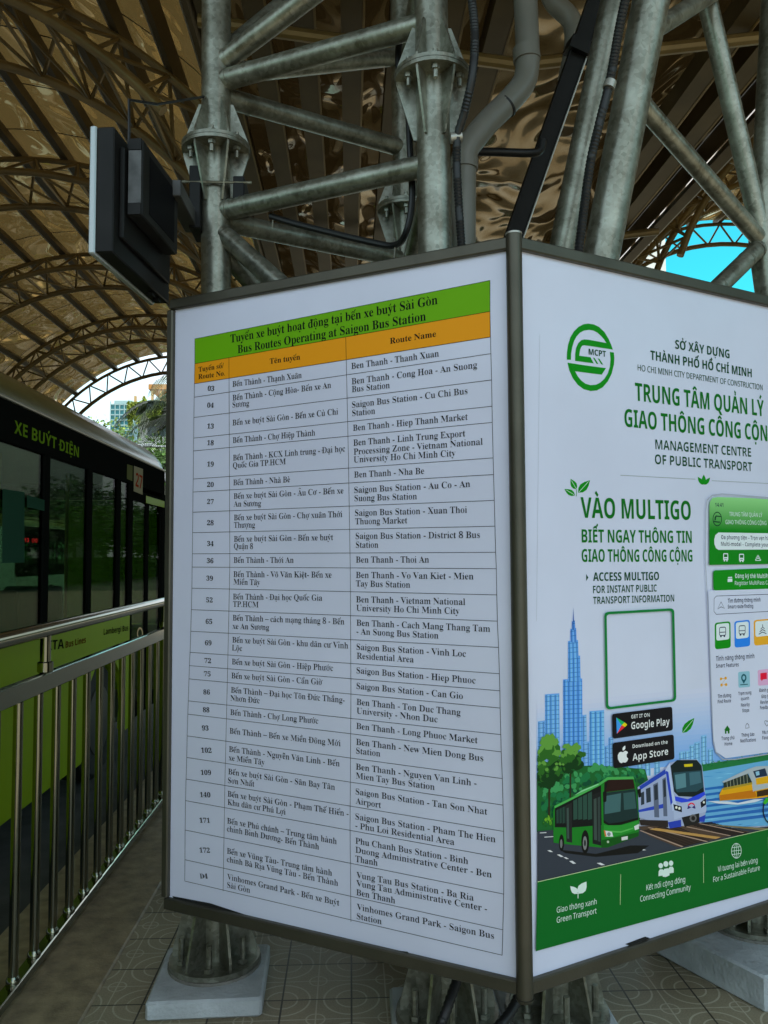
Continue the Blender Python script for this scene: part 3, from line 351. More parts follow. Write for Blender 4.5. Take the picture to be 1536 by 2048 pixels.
  's': (479, [[252,546,196,542,147,530,106,509,76,481,57,446,51,404,53,376,60,352,86,314,128,284,184,257,277,219,316,197,344,165,349,140,346,118,336,98,319,82,295,71,263,63,222,61,160,67,101,84,52,104,52,24,98,6,152,-6,220,-10,281,-6,333,8,376,30,408,61,428,100,434,148,432,175,426,199,400,238,360,268,305,294,192,342,159,361,141,383,135,409,138,428,148,443,164,456,185,466,213,472,272,473,322,464,393,440,423,510,371,529,314,542]]),
  't': (361, [[180,659,128,659,93,545,16,510,16,468,92,468,92,156,94,116,102,82,114,55,130,33,149,17,196,-4,249,-10,315,-2,339,6,339,73,264,62,241,65,221,72,204,86,190,104,183,128,180,158,180,468,335,468,335,536,180,536]]),
  'u': (618, [[168,536,79,536,79,185,84,123,101,74,128,36,166,11,215,-5,274,-10,308,-8,341,-1,372,10,400,25,424,46,448,71,461,0,533,0,533,536,445,536,445,257,441,199,430,151,410,113,381,85,340,69,287,63,221,77,181,120,168,191]]),
  'v': (508, [[94,536,0,536,203,0,304,0,508,536,414,536,300,220,255,78,208,220]]),
  'w': (786, [[102,537,11,537,158,1,258,1,363,330,390,445,431,303,523,1,626,1,775,537,685,537,595,191,574,92,534,235,442,537,346,537,246,220,215,91,176,251]]),
  'x': (529, [[127,536,27,536,212,274,18,0,117,0,265,214,411,0,511,0,316,274,501,536,402,536,265,334]]),
  'y': (510, [[95,536,1,536,217,-2,177,-100,162,-123,144,-142,124,-156,99,-165,11,-162,11,-232,84,-240,132,-235,173,-220,206,-195,234,-162,258,-121,279,-74,510,536,415,536,306,232,265,103,256,85,238,154,211,231]]),
  'z': (470, [[424,536,56,536,56,468,327,468,39,58,39,0,431,0,431,68,140,68,424,470]]),
  '0': (572, [[358,714,285,725,232,720,186,706,148,682,116,648,91,606,72,556,59,498,52,432,49,358,55,251,75,161,106,88,152,33,211,1,285,-10,339,-5,385,10,423,34,455,68,480,110,499,160,512,219,520,285,523,358,516,465,497,556,464,628,418,682],[236,642,285,650,333,642,371,618,400,577,419,520,430,447,434,358,430,268,419,194,400,138,371,97,333,73,285,65,236,73,198,97,170,138,152,195,141,268,137,358,141,447,152,520,170,577,198,618]]),
  '1': (572, [[355,714,282,714,89,564,135,505,253,603,273,622,269,499,269,0,355,0]]),
  '2': (572, [[337,718,275,724,231,721,190,713,152,700,118,682,85,662,56,640,103,581,157,617,211,641,242,647,275,649,310,646,340,635,366,618,385,595,397,565,401,529,399,498,393,468,382,440,349,386,299,329,235,262,48,73,48,0,520,0,520,80,159,80,159,84,343,266,404,333,429,365,451,397,468,430,481,463,488,498,491,534,485,589,465,636,433,674,390,702]]),
  '3': (572, [[340,718,272,724,226,722,183,714,144,702,108,686,76,669,49,650,93,590,147,621,203,642,236,648,273,650,310,647,342,637,368,622,387,600,399,573,403,541,398,503,383,470,358,443,322,422,278,410,224,406,154,406,154,331,223,331,282,328,331,318,370,302,400,278,417,246,423,205,418,164,404,130,380,102,346,81,300,68,242,64,176,70,108,86,45,111,45,29,105,6,170,-6,241,-10,300,-7,352,2,396,17,433,37,463,63,486,92,502,126,512,163,515,203,510,247,496,286,473,318,440,344,397,362,345,372,345,376,387,388,423,407,453,432,475,464,489,502,493,547,487,595,469,638,438,674,396,702]]),
  '4': (572, [[357,718,21,237,21,162,363,162,363,0,448,0,448,162,552,162,552,241,448,241,448,718],[368,624,363,499,363,241,107,241,328,557,358,611]]),
  '5': (572, [[107,714,80,377,124,349,205,362,246,364,302,360,348,347,382,326,406,298,420,262,425,219,420,171,403,132,376,102,341,82,298,69,249,65,184,71,118,87,63,112,63,29,114,8,178,-6,248,-10,326,-3,391,18,444,54,484,101,507,159,515,228,508,290,486,341,450,383,402,414,343,432,275,438,165,427,182,634,465,634,465,714]]),
  '6': (572, [[382,724,319,720,264,708,217,688,178,661,144,629,118,592,96,550,80,505,68,456,61,407,56,356,55,305,59,238,69,179,88,128,112,85,141,51,175,24,213,5,254,-6,298,-10,363,-3,418,18,464,54,498,102,518,161,525,230,519,294,500,348,468,390,426,422,376,441,318,447,278,444,243,436,213,422,188,405,166,385,149,363,143,363,151,439,168,507,180,538,196,566,216,591,240,612,269,629,302,642,341,649,414,651,470,640,470,715,412,723],[300,378,342,374,377,360,404,338,423,308,434,272,438,230,434,178,421,136,399,104,370,82,336,68,297,64,265,67,237,76,212,92,191,112,174,135,161,162,146,218,146,268,164,309,196,344,243,369,270,376]]),
  '7': (572, [[523,714,44,714,44,634,429,634,136,0,233,0,523,646]]),
  '8': (572, [[344,719,285,724,246,722,209,715,176,704,146,689,121,670,100,646,84,620,75,589,72,554,76,513,88,476,108,446,135,419,164,394,197,373,147,345,103,311,70,267,58,242,51,213,49,182,56,126,77,79,111,40,158,12,217,-4,288,-10,354,-4,411,13,458,42,494,82,515,129,522,185,520,216,512,244,500,269,465,312,418,348,363,378,410,406,450,439,480,478,497,526,499,553,492,604,472,646,439,680,395,704],[250,650,284,653,320,650,351,641,377,626,396,606,408,581,412,550,408,517,396,488,376,465,351,445,289,412,223,446,189,472,166,506,158,550,162,581,174,606,194,626,219,641],[230,317,270,337,328,313,365,293,395,270,418,246,431,217,436,184,432,150,419,120,398,94,368,75,331,64,286,60,239,64,201,75,172,94,151,119,139,148,135,181,139,216,150,246,170,272,196,296]]),
  '9': (572, [[322,720,278,724,234,721,194,711,158,695,126,673,100,645,78,612,63,574,53,531,50,483,56,420,75,366,106,324,148,292,198,273,255,267,296,270,331,278,362,292,387,309,408,328,425,350,431,350,424,275,407,206,394,175,378,148,358,123,334,102,306,85,272,72,234,65,190,62,129,68,102,75,102,0,192,-10,255,-6,310,6,358,26,397,53,431,85,458,122,479,164,495,209,506,258,514,307,518,358,520,409,516,476,506,535,488,586,464,628,435,663,401,690,363,709],[278,650,310,647,338,638,363,622,384,602,401,578,414,552,429,496,429,446,412,405,379,370,332,345,305,338,274,336,231,340,197,354,170,376,152,405,141,441,137,484,141,535,155,577,176,609,205,632,239,645]]),
  '-': (323, [[283,267,40,267,40,174,283,174]]),
  '–': (500, [[509,285,-9,285,-9,221,509,221]]),
  '.': (219, [[139,103,109,111,79,103,57,81,49,51,57,21,79,-1,109,-9,139,-1,161,21,169,51,161,81]]),
  '/': (281, [[274,691,204,691,8,-9,78,-9]]),
  ':': (219, [[139,450,109,458,79,450,57,428,49,398,57,368,79,346,109,338,139,346,161,368,169,398,161,428],[139,103,109,111,79,103,57,81,49,51,57,21,79,-1,109,-9,139,-1,161,21,169,51,161,81]]),
 },
 'sansbold': {
  'A': (690, [[252,717,0,0,163,0,215,170,475,170,527,0,690,0,437,717],[345,606,386,463,439,297,253,297,337,575]]),
  'B': (672, [[90,714,90,0,357,0,433,6,497,24,549,55,588,96,611,147,619,207,617,242,611,272,602,297,574,335,536,360,491,374,491,379,524,389,551,406,572,430,588,460,598,494,601,533,593,594,569,641,528,674,472,696,400,710,312,714],[241,590,321,590,360,588,392,582,416,572,433,557,443,538,446,513,443,488,435,468,420,452,399,440,368,433,329,431,241,431],[241,311,335,311,378,308,411,300,434,286,450,268,459,247,462,222,459,195,450,171,435,152,412,137,381,128,340,125,241,125]]),
  'C': (637, [[393,724,325,719,264,703,210,677,165,642,127,598,97,547,75,489,62,425,58,356,62,286,73,222,92,164,119,113,154,70,198,36,249,10,310,-5,379,-10,450,-6,513,6,575,27,575,154,480,126,422,117,393,116,336,123,291,144,256,178,233,226,219,285,214,355,219,425,234,484,260,533,295,569,340,591,393,598,446,592,526,563,553,551,602,674,535,700,464,718]]),
  'D': (740, [[90,714,90,0,292,0,406,10,502,41,580,92,636,162,671,253,682,364,677,436,662,501,636,556,602,604,559,643,508,674,450,696,385,710,314,714],[241,590,322,590,383,584,433,565,473,534,502,490,519,432,525,360,501,229,428,151,306,125,241,125]]),
  'E': (560, [[90,714,90,0,501,0,501,125,241,125,241,309,483,309,483,433,241,433,241,590,501,590,501,714]]),
  'F': (549, [[90,714,90,0,239,0,239,282,481,282,481,406,239,406,239,590,499,590,499,714]]),
  'G': (724, [[431,724,355,719,287,704,228,679,177,645,135,603,102,552,77,494,63,429,58,358,68,248,96,156,144,84,210,32,292,0,390,-10,440,-9,485,-5,567,9,644,31,644,401,361,401,361,275,496,275,496,126,420,116,359,119,323,130,293,146,268,169,248,198,233,231,222,269,216,310,214,355,217,402,226,445,240,484,261,517,286,545,316,568,350,585,388,595,430,598,490,593,545,579,593,559,643,680,579,703,506,719]]),
  'H': (765, [[241,714,90,714,90,0,241,0,241,308,524,308,524,0,675,0,675,714,524,714,524,434,241,434]]),
  'I': (389, [[357,714,32,714,32,628,119,588,119,126,32,86,32,0,357,0,357,86,270,126,270,588,357,628]]),
  'J': (331, [[241,714,90,714,90,45,85,-14,69,-52,44,-73,-3,-83,-74,-73,-74,-199,-4,-210,58,-207,97,-199,133,-184,164,-164,191,-137,212,-102,228,-61,238,-11,241,46]]),
  'K': (664, [[241,714,90,714,90,0,241,0,241,255,305,301,492,0,664,0,413,398,662,714,494,714,290,458,241,387]]),
  'L': (565, [[241,714,90,714,90,0,531,0,531,125,241,125]]),
  'M': (943, [[90,714,90,0,225,0,225,358,217,544,220,560,392,0,531,0,715,559,712,338,712,0,853,0,853,714,647,714,468,168,465,168,296,714]]),
  'N': (813, [[90,714,90,0,225,0,225,370,218,506,216,540,220,540,531,0,723,0,723,714,587,714,587,343,594,179,591,179,281,714]]),
  'O': (796, [[472,720,399,725,326,720,261,705,206,680,160,645,123,603,94,552,74,494,62,430,58,359,62,288,74,223,94,165,123,114,160,71,206,36,261,10,325,-5,398,-10,471,-5,535,10,590,36,636,71,673,114,702,164,722,223,734,287,738,358,734,429,722,493,702,552,673,602,636,645,590,680,535,705],[341,592,399,599,457,592,503,571,537,535,560,487,574,428,579,358,574,289,560,230,537,182,503,146,457,124,398,117,340,124,294,146,260,182,236,230,222,289,217,358,222,428,236,487,260,535,295,571]]),
  'P': (628, [[90,714,90,0,241,0,241,254,306,254,370,258,425,269,470,287,507,311,536,341,557,374,571,412,580,450,583,491,576,555,555,610,520,654,469,688,402,707,318,714],[241,590,310,590,377,578,417,544,430,486,426,452,413,424,392,404,365,389,331,381,291,378,241,378]]),
  'Q': (796, [[472,720,399,725,326,720,261,705,206,680,160,645,123,603,94,552,74,494,62,430,58,359,62,288,74,223,94,165,123,114,160,71,206,36,261,10,325,-5,409,-10,540,-170,734,-170,562,22,617,54,661,97,695,150,719,212,733,282,738,358,734,429,722,493,702,552,673,602,636,645,590,680,535,705],[341,592,399,599,457,592,503,571,537,535,560,487,574,428,579,358,574,289,560,230,537,182,503,146,457,124,398,117,340,124,294,146,260,182,236,230,222,289,217,358,222,428,236,487,260,535,295,571]]),
  'R': (660, [[90,714,90,0,241,0,241,274,322,274,492,0,660,0,450,311,495,337,534,371,564,414,575,440,581,469,583,500,575,566,552,620,514,661,459,690,387,708,298,714],[241,590,332,588,368,580,396,568,415,551,426,527,430,496,426,466,416,441,398,422,371,408,335,400,290,397,241,397]]),
  'S': (551, [[296,724,227,718,168,700,119,670,83,630,61,580,54,521,56,490,62,462,83,415,114,377,151,347,224,308,294,273,323,256,345,238,359,216,363,191,353,152,340,136,320,125,294,117,260,115,224,117,188,123,116,146,46,174,46,33,108,9,175,-5,248,-10,326,-4,390,15,442,46,481,88,503,139,511,198,509,233,502,265,490,292,474,316,454,338,403,377,262,450,236,466,217,482,206,502,202,526,212,563,243,589,265,596,318,597,371,587,459,556,508,674,437,701,368,718]]),
  'T': (579, [[559,714,20,714,20,588,214,588,214,0,365,0,365,588,559,588]]),
  'U': (756, [[236,714,85,714,85,254,93,180,118,116,159,62,216,22,288,-2,375,-10,438,-6,493,5,540,24,580,50,613,82,638,118,657,160,667,204,671,252,671,714,520,714,520,278,516,228,505,187,486,156,460,134,424,121,379,117,336,121,300,133,272,153,252,183,240,224,236,277]]),
  'V': (650, [[153,714,0,714,242,0,407,0,650,714,497,714,362,289,331,166,325,132,290,280]]),
  'W': (967, [[149,714,0,714,182,0,354,0,455,395,483,542,516,375,613,0,785,0,967,714,818,714,719,288,694,155,659,314,555,714,412,714,308,314,280,175,275,137,248,288]]),
  'X': (667, [[182,714,15,714,237,368,0,0,162,0,328,270,494,0,667,0,426,360,650,714,487,714,336,457]]),
  'Y': (624, [[164,714,0,714,237,273,237,0,387,0,387,278,624,714,461,714,312,420]]),
  'Z': (579, [[546,714,33,714,33,589,366,589,24,98,24,0,555,0,555,125,204,125,546,616]]),
  'a': (604, [[370,552,302,557,227,551,156,534,93,508,142,407,218,436,270,446,321,445,358,427,371,411,378,390,381,340,286,337,211,330,150,315,103,292,69,259,49,216,42,163,47,109,63,66,90,32,125,9,165,-5,211,-10,253,-8,289,-1,318,10,344,26,396,74,425,0,529,0,529,364,522,424,503,472,470,509,426,536],[280,247,323,251,381,253,381,208,377,176,366,149,348,128,324,112,297,102,247,101,215,114,197,142,198,186,207,207,223,225,247,239]]),
  'b': (633, [[227,760,78,760,78,0,192,0,217,60,227,60,262,26,284,12,309,0,341,-8,378,-10,437,-2,487,22,530,62,562,118,582,188,588,274,582,359,563,429,531,484,489,524,439,548,382,556,345,553,313,546,286,532,243,496,227,475],[239,373,252,401,272,421,299,433,334,437,363,432,388,419,408,396,424,365,433,325,436,276,433,227,424,186,409,154,389,130,365,116,336,111,299,116,270,130,250,154,237,186,230,226,227,291,231,336]]),
  'c': (514, [[313,556,262,553,216,543,174,526,136,502,105,471,79,433,60,387,49,333,45,270,52,182,75,111,112,58,162,20,225,-2,300,-10,367,-6,419,7,466,31,466,158,420,133,371,117,313,111,279,115,251,128,228,150,211,181,200,221,197,271,210,363,249,418,313,436,374,427,439,404,483,519,437,537,381,551]]),
  'd': (633, [[555,760,406,760,406,564,417,476,376,516,352,533,324,546,292,553,255,556,196,548,146,524,103,484,71,428,51,358,45,272,51,187,71,117,102,62,145,22,194,-2,251,-10,288,-7,320,0,347,14,390,50,406,71,412,71,441,0,555,0],[301,435,340,430,371,416,392,393,405,361,413,320,416,255,413,210,404,174,390,146,369,125,340,113,303,109,272,114,245,127,224,150,208,181,199,221,196,270,199,319,208,360,224,392,245,416,271,430]]),
  'e': (591, [[373,549,303,556,254,552,209,542,168,524,132,499,102,467,78,428,59,383,49,329,45,269,49,210,61,158,81,113,108,75,141,44,180,20,224,4,272,-7,325,-10,401,-6,462,7,517,29,517,144,457,120,398,106,332,101,293,105,260,117,234,137,214,164,201,197,196,236,548,236,548,308,541,381,519,442,482,492,433,527],[277,447,304,450,336,446,362,436,382,418,396,394,405,366,408,335,199,335,205,371,216,400,232,422,253,438]]),
  'f': (387, [[295,765,257,763,223,758,192,749,166,736,143,718,126,694,112,665,105,629,102,546,20,506,20,434,102,434,102,0,251,0,251,434,380,434,380,546,251,546,253,598,266,628,292,645,343,645,394,633,432,742,374,758,350,762]]),
  'g': (633, [[317,547,255,556,194,548,143,523,101,481,70,424,51,355,45,272,51,190,69,121,100,64,141,23,191,-2,251,-10,283,-8,312,-2,339,9,364,24,410,71,406,-7,393,-76,355,-117,291,-131,218,-126,147,-112,78,-89,78,-208,142,-227,208,-237,282,-240,365,-233,433,-213,486,-179,524,-132,547,-73,555,-1,555,546,429,546,417,476,413,476,370,520],[302,435,338,431,367,418,389,397,404,366,413,324,416,253,413,204,404,167,388,140,367,121,339,111,304,107,245,125,209,179,197,270,209,362,244,417]]),
  'h': (657, [[227,760,78,760,78,0,227,0,227,257,230,310,238,355,252,390,274,416,305,432,345,437,394,424,423,385,433,319,433,0,582,0,582,356,576,420,558,470,528,508,489,535,441,551,386,556,354,554,323,548,295,537,269,522,247,501,228,476,221,488,227,605]]),
  'i': (305, [[153,760,112,753,82,731,75,712,72,687,75,662,82,643,112,621,153,614,193,621,223,643,231,662,234,687,231,712,223,731,193,753],[227,546,78,546,78,0,227,0]]),
  'j': (305, [[153,760,112,753,82,731,75,712,72,687,75,662,82,643,112,621,153,614,193,621,223,643,231,662,234,687,231,712,223,731,193,753],[227,546,78,546,78,-37,76,-66,69,-88,42,-112,-7,-120,-64,-111,-64,-228,17,-240,78,-237,115,-229,146,-216,172,-197,193,-176,208,-150,219,-122,225,-91,227,-59]]),
  'k': (620, [[227,760,78,760,78,0,227,0,227,170,291,221,448,0,620,0,390,309,607,546,439,546,274,367,221,297,227,420]]),
  'l': (305, [[227,760,78,760,78,0,227,0]]),
  'm': (982, [[417,554,379,556,348,554,318,548,288,537,262,522,239,501,220,476,212,476,192,546,78,546,78,0,227,0,227,257,230,310,237,355,250,390,270,416,299,432,336,437,382,424,409,385,418,319,418,0,567,0,567,274,570,323,578,363,592,395,612,418,640,432,676,437,722,424,749,385,758,319,758,0,907,0,907,356,902,420,886,470,860,508,823,535,776,551,719,556,688,554,657,548,628,537,600,522,577,501,558,476,545,476,528,501,507,521,481,536,451,547]]),
  'n': (657, [[443,551,388,556,355,554,322,548,292,537,263,522,240,501,220,476,212,476,192,546,78,546,78,0,227,0,227,257,230,310,238,355,252,390,273,416,304,432,345,437,373,434,395,424,412,408,424,385,431,355,433,319,433,0,582,0,582,356,576,420,558,470,529,508,490,535]]),
  'o': (619, [[360,552,311,556,234,548,169,524,116,483,77,427,53,358,45,274,49,216,60,165,79,120,104,81,136,48,172,23,214,5,259,-6,308,-10,384,-2,449,23,502,64,542,120,566,190,574,274,570,332,559,383,540,428,515,466,484,498,447,523,406,541],[273,432,309,436,345,432,374,418,396,396,410,364,419,324,422,274,419,224,410,184,396,152,374,128,346,115,310,110,274,115,245,128,224,152,209,184,200,224,197,274,200,324,209,364,224,396,245,418]]),
  'p': (633, [[439,548,382,556,345,553,313,545,286,532,243,496,227,475,220,475,199,546,78,546,78,-240,227,-240,227,-20,223,32,219,60,227,60,262,26,284,12,310,0,341,-8,378,-10,436,-2,486,22,529,62,562,118,581,189,588,274,582,359,563,429,531,484,489,524],[239,373,252,401,272,421,299,433,334,437,391,419,425,365,436,276,433,227,425,186,412,154,392,130,367,116,336,111,299,116,270,130,250,154,237,186,230,226,227,291,231,336]]),
  'q': (633, [[292,553,254,556,196,548,146,524,103,484,71,428,51,358,45,272,51,187,70,117,102,62,144,22,194,-2,251,-10,288,-7,321,0,348,14,390,50,406,71,412,71,406,-11,406,-240,555,-240,555,546,429,546,416,476,375,516,352,533,324,546],[302,435,341,430,371,416,392,393,405,361,413,320,416,253,413,208,404,172,390,144,370,123,341,111,304,107,245,125,209,179,197,270,200,319,209,360,223,392,243,416,270,430]]),
  'r': (454, [[348,553,315,543,286,526,260,505,238,481,220,454,213,454,191,546,78,546,78,0,227,0,227,278,229,310,237,338,248,360,283,393,329,411,417,413,422,412,433,552,399,556]]),
  's': (497, [[261,556,200,552,148,539,104,518,71,488,52,450,45,404,52,350,74,308,110,276,162,247,252,206,298,179,312,146,304,122,278,105,231,99,174,105,108,121,46,145,46,22,101,4,157,-7,226,-10,297,-5,355,10,400,34,433,68,452,111,459,162,457,193,451,219,426,261,388,292,337,319,234,364,202,386,193,410,200,430,222,442,259,446,308,441,382,417,408,406,453,513,389,538,327,552]]),
  't': (434, [[243,662,148,662,105,547,23,497,23,434,94,434,94,171,96,128,104,91,116,62,133,38,154,19,178,6,234,-8,292,-9,365,3,402,15,402,126,340,111,290,111,261,124,245,152,243,171,243,434,396,434,396,546,243,546]]),
  'u': (657, [[224,546,75,546,75,190,81,126,99,76,128,38,167,11,214,-5,269,-10,302,-8,335,-2,366,9,394,24,418,45,437,70,445,70,465,0,579,0,579,546,430,546,430,289,427,236,419,191,405,156,384,130,353,114,312,109,284,112,262,122,245,139,233,162,226,191,224,227]]),
  'v': (569, [[156,546,0,546,208,0,361,0,569,546,413,546,308,235,297,197,290,159,286,123,267,216,261,235]]),
  'w': (856, [[158,546,10,546,165,0,325,0,425,432,468,264,527,0,689,0,846,546,700,546,630,286,603,125,578,273,511,546,347,546,278,278,255,125,226,286]]),
  'x': (578, [[183,546,14,546,190,279,5,0,174,0,289,187,404,0,573,0,387,279,565,546,396,546,289,372]]),
  'y': (569, [[163,546,0,546,217,4,198,-48,168,-92,147,-107,122,-117,34,-114,34,-232,110,-240,160,-235,206,-221,248,-198,284,-164,314,-122,338,-70,569,546,409,546,304,224,287,144,271,224]]),
  'z': (488, [[449,546,42,546,42,432,280,432,27,88,27,0,458,0,458,114,203,114,449,449]]),
  '0': (572, [[363,714,285,725,228,720,180,705,139,681,106,647,79,605,60,555,47,497,39,431,36,357,43,251,63,161,96,88,144,33,207,1,285,-10,342,-5,391,10,432,34,464,68,491,110,510,160,524,218,532,284,535,357,528,464,508,555,474,628,426,682],[285,603,319,596,345,575,363,541,375,493,383,432,385,357,383,282,375,221,363,173,345,139,319,119,285,112,251,119,225,139,207,174,195,221,188,282,186,357,188,432,195,493,207,541,225,575,251,596]]),
  '1': (572, [[413,714,289,714,59,531,132,440,244,534,266,555,262,413,262,0,413,0]]),
  '2': (572, [[338,721,293,724,252,722,216,718,154,699,104,672,38,622,120,525,176,565,228,590,282,598,307,596,328,589,346,577,359,561,366,539,367,490,354,447,326,403,282,352,219,286,40,105,40,0,539,0,539,127,228,127,228,134,360,258,428,327,455,359,478,391,496,424,509,457,516,493,519,531,516,566,507,599,492,630,471,656,445,680,414,698,378,713]]),
  '3': (572, [[340,719,272,724,222,722,178,715,138,704,101,690,69,673,39,654,109,550,172,584,199,594,228,600,261,602,294,600,320,592,340,580,353,564,360,544,362,503,350,472,324,447,277,431,244,426,148,425,148,309,243,308,306,298,346,280,367,253,374,217,370,186,360,159,342,138,314,122,277,113,228,110,167,115,101,131,38,157,38,29,101,7,170,-6,244,-10,307,-7,361,3,408,18,446,40,478,66,501,96,518,131,529,168,532,208,527,252,512,290,488,321,453,345,410,363,357,373,357,376,398,390,435,410,466,436,491,469,506,508,511,554,504,604,482,646,446,680,398,704]]),
  '4': (572, [[469,714,330,714,17,253,17,148,322,148,322,0,469,0,469,148,555,148,555,265,469,265],[326,520,322,386,322,265,150,265,290,476,318,528]]),
  '5': (572, [[90,714,63,350,123,318,193,332,231,334,310,322,358,286,374,226,370,191,358,162,338,140,311,125,277,116,236,113,172,119,105,136,49,159,49,29,104,8,169,-6,241,-10,327,-3,398,20,454,56,494,106,518,167,526,239,523,284,513,323,496,358,474,387,448,412,416,431,380,445,342,453,260,455,209,446,222,586,477,586,477,714]]),
  '6': (572, [[393,722,337,719,286,712,242,698,202,681,168,659,138,634,114,604,92,573,76,538,62,502,52,464,39,385,35,303,39,236,51,177,70,126,96,84,127,50,164,24,205,5,249,-6,296,-10,366,-3,425,19,474,56,510,106,532,166,539,238,533,305,515,360,484,405,443,438,393,457,335,464,298,461,265,453,238,440,214,423,195,403,180,381,174,381,178,423,186,462,197,498,214,529,236,555,266,576,302,592,348,601,433,603,489,594,489,715,424,721],[326,345,350,335,369,318,382,296,390,268,393,236,390,197,381,166,365,142,345,125,321,114,293,111,251,120,219,147,197,184,186,227,187,265,199,296,223,323,256,342,275,346]]),
  '7': (572, [[539,714,27,714,27,587,379,587,111,0,269,0,539,619]]),
  '8': (572, [[326,721,286,723,247,721,209,715,174,704,141,689,113,670,89,647,71,620,61,588,57,552,61,512,72,476,90,446,114,419,142,394,172,373,136,352,104,328,75,300,53,267,39,227,35,181,42,126,64,79,100,41,150,13,212,-4,286,-10,333,-7,377,1,416,14,451,32,481,55,504,82,522,113,532,147,536,185,534,216,526,243,514,268,480,312,435,347,386,377,421,397,451,419,478,446,498,476,510,511,514,551,510,587,500,619,482,647,459,670,432,689,400,704,364,715],[285,613,330,605,361,580,369,562,372,540,369,516,360,495,328,464,286,440,243,465,211,497,202,517,199,540,202,562,210,580,241,605],[279,311,340,274,380,236,394,206,393,164,384,143,368,125,346,112,318,104,284,101,251,104,224,112,202,126,187,144,178,166,175,190,178,216,188,239,204,260,225,279]]),
  '9': (572, [[322,718,275,722,206,715,146,693,98,656,61,606,39,546,32,474,38,407,56,352,87,307,128,274,176,255,233,248,275,251,309,259,336,272,376,309,391,331,397,331,393,289,385,250,374,215,358,184,335,158,306,136,269,121,223,111,139,109,82,118,82,-3,178,-10,234,-7,285,0,330,14,369,31,403,53,432,78,458,108,478,139,496,174,509,210,520,248,532,328,536,409,532,476,520,535,501,586,475,628,444,662,407,688,366,707],[250,598,278,601,321,592,353,566,374,528,385,485,384,447,372,416,349,390,316,371,275,364,245,367,221,377,202,394,189,416,181,444,178,476,181,515,190,547,206,571,226,588]]),
  '-': (323, [[283,267,40,267,40,174,283,174]]),
  '–': (500, [[509,285,-9,285,-9,221,509,221]]),
  '.': (219, [[139,103,109,111,79,103,57,81,49,51,57,21,79,-1,109,-9,139,-1,161,21,169,51,161,81]]),
  '/': (281, [[274,691,204,691,8,-9,78,-9]]),
  ':': (219, [[139,450,109,458,79,450,57,428,49,398,57,368,79,346,109,338,139,346,161,368,169,398,161,428],[139,103,109,111,79,103,57,81,49,51,57,21,79,-1,109,-9,139,-1,161,21,169,51,161,81]]),
 },
}
from mathutils.geometry import tessellate_polygon
_gl = {}
def glyph(ch, face, thin):
    """one letter without marks, from its outline: vertices, faces, advance; thin pulls upright edges in sideways"""
    key = (ch, face, thin)
    if key in _gl: return _gl[key]
    adv, rings = OUTLINES[face][ch]; adv /= 1000
    loops = [[(g[i] / 1000, g[i + 1] / 1000) for i in range(0, len(g), 2)] for g in rings]
    if ch in 'ij' and face == 'serif': loops = [[(0.15 + (x - 0.15) * (0.8 if thin else 0.9), 0.645 + (y - 0.614) * 0.72) for x, y in L] if min(y for x, y in L) > 0.5 else L for L in loops]
    area = lambda L: sum(L[i - 1][0] * L[i][1] - L[i][0] * L[i - 1][1] for i in range(len(L))) / 2
    def inside(p, L):
        c = False
        for i in range(len(L)):
            (x0, y0), (x1, y1) = L[i - 1], L[i]
            if (y0 > p[1]) != (y1 > p[1]) and p[0] < (x1 - x0) * (p[1] - y0) / (y1 - y0) + x0: c = not c
        return c
    base = [0]
    for L in loops: base.append(base[-1] + len(L))
    fs = []
    for k, L in enumerate(loops):
        if area(L) <= 0: continue
        grp = [k] + [j for j, H in enumerate(loops) if area(H) < 0 and inside(H[0], L)]
        idx = [base[j] + i for j in grp for i in range(len(loops[j]))]
        fs += [tuple(idx[i] for i in f) for f in tessellate_polygon([[V((x, y, 0)) for x, y in loops[j]] for j in grp])]
    vs = []
    for L in loops:
        n = len(L)
        for i in range(n):
            (x0, y0), (x1, y1), (x2, y2) = L[i - 1], L[i], L[(i + 1) % n]
            nx = ny = 0
            for ax, ay, bx, by in ((x0, y0, x1, y1), (x1, y1, x2, y2)): nx += by - ay; ny -= bx - ax
            l = math.hypot(nx, ny) or 1
            vs.append((x1 - thin * nx / l, y1))
    flat = [p for L in loops for p in L]; out = []
    for a, b, c in fs:
        ar = (flat[b][0] - flat[a][0]) * (flat[c][1] - flat[a][1]) - (flat[c][0] - flat[a][0]) * (flat[b][1] - flat[a][1])
        out.append((a, b, c) if ar > 0 else (a, c, b))
    _gl[key] = (vs, out, adv - thin * 0.9); return _gl[key]
def stroke2(out, fs, pts, wd):
    for (x0, y0), (x1, y1) in zip(pts, pts[1:]):
        l = math.hypot(x1 - x0, y1 - y0); nx, ny = -(y1 - y0) / l * wd / 2, (x1 - x0) / l * wd / 2; q = len(out)
        out += [(x0 - nx, y0 - ny), (x1 - nx, y1 - ny), (x1 + nx, y1 + ny), (x0 + nx, y0 + ny)]; fs.append((q, q + 1, q + 2, q + 3))
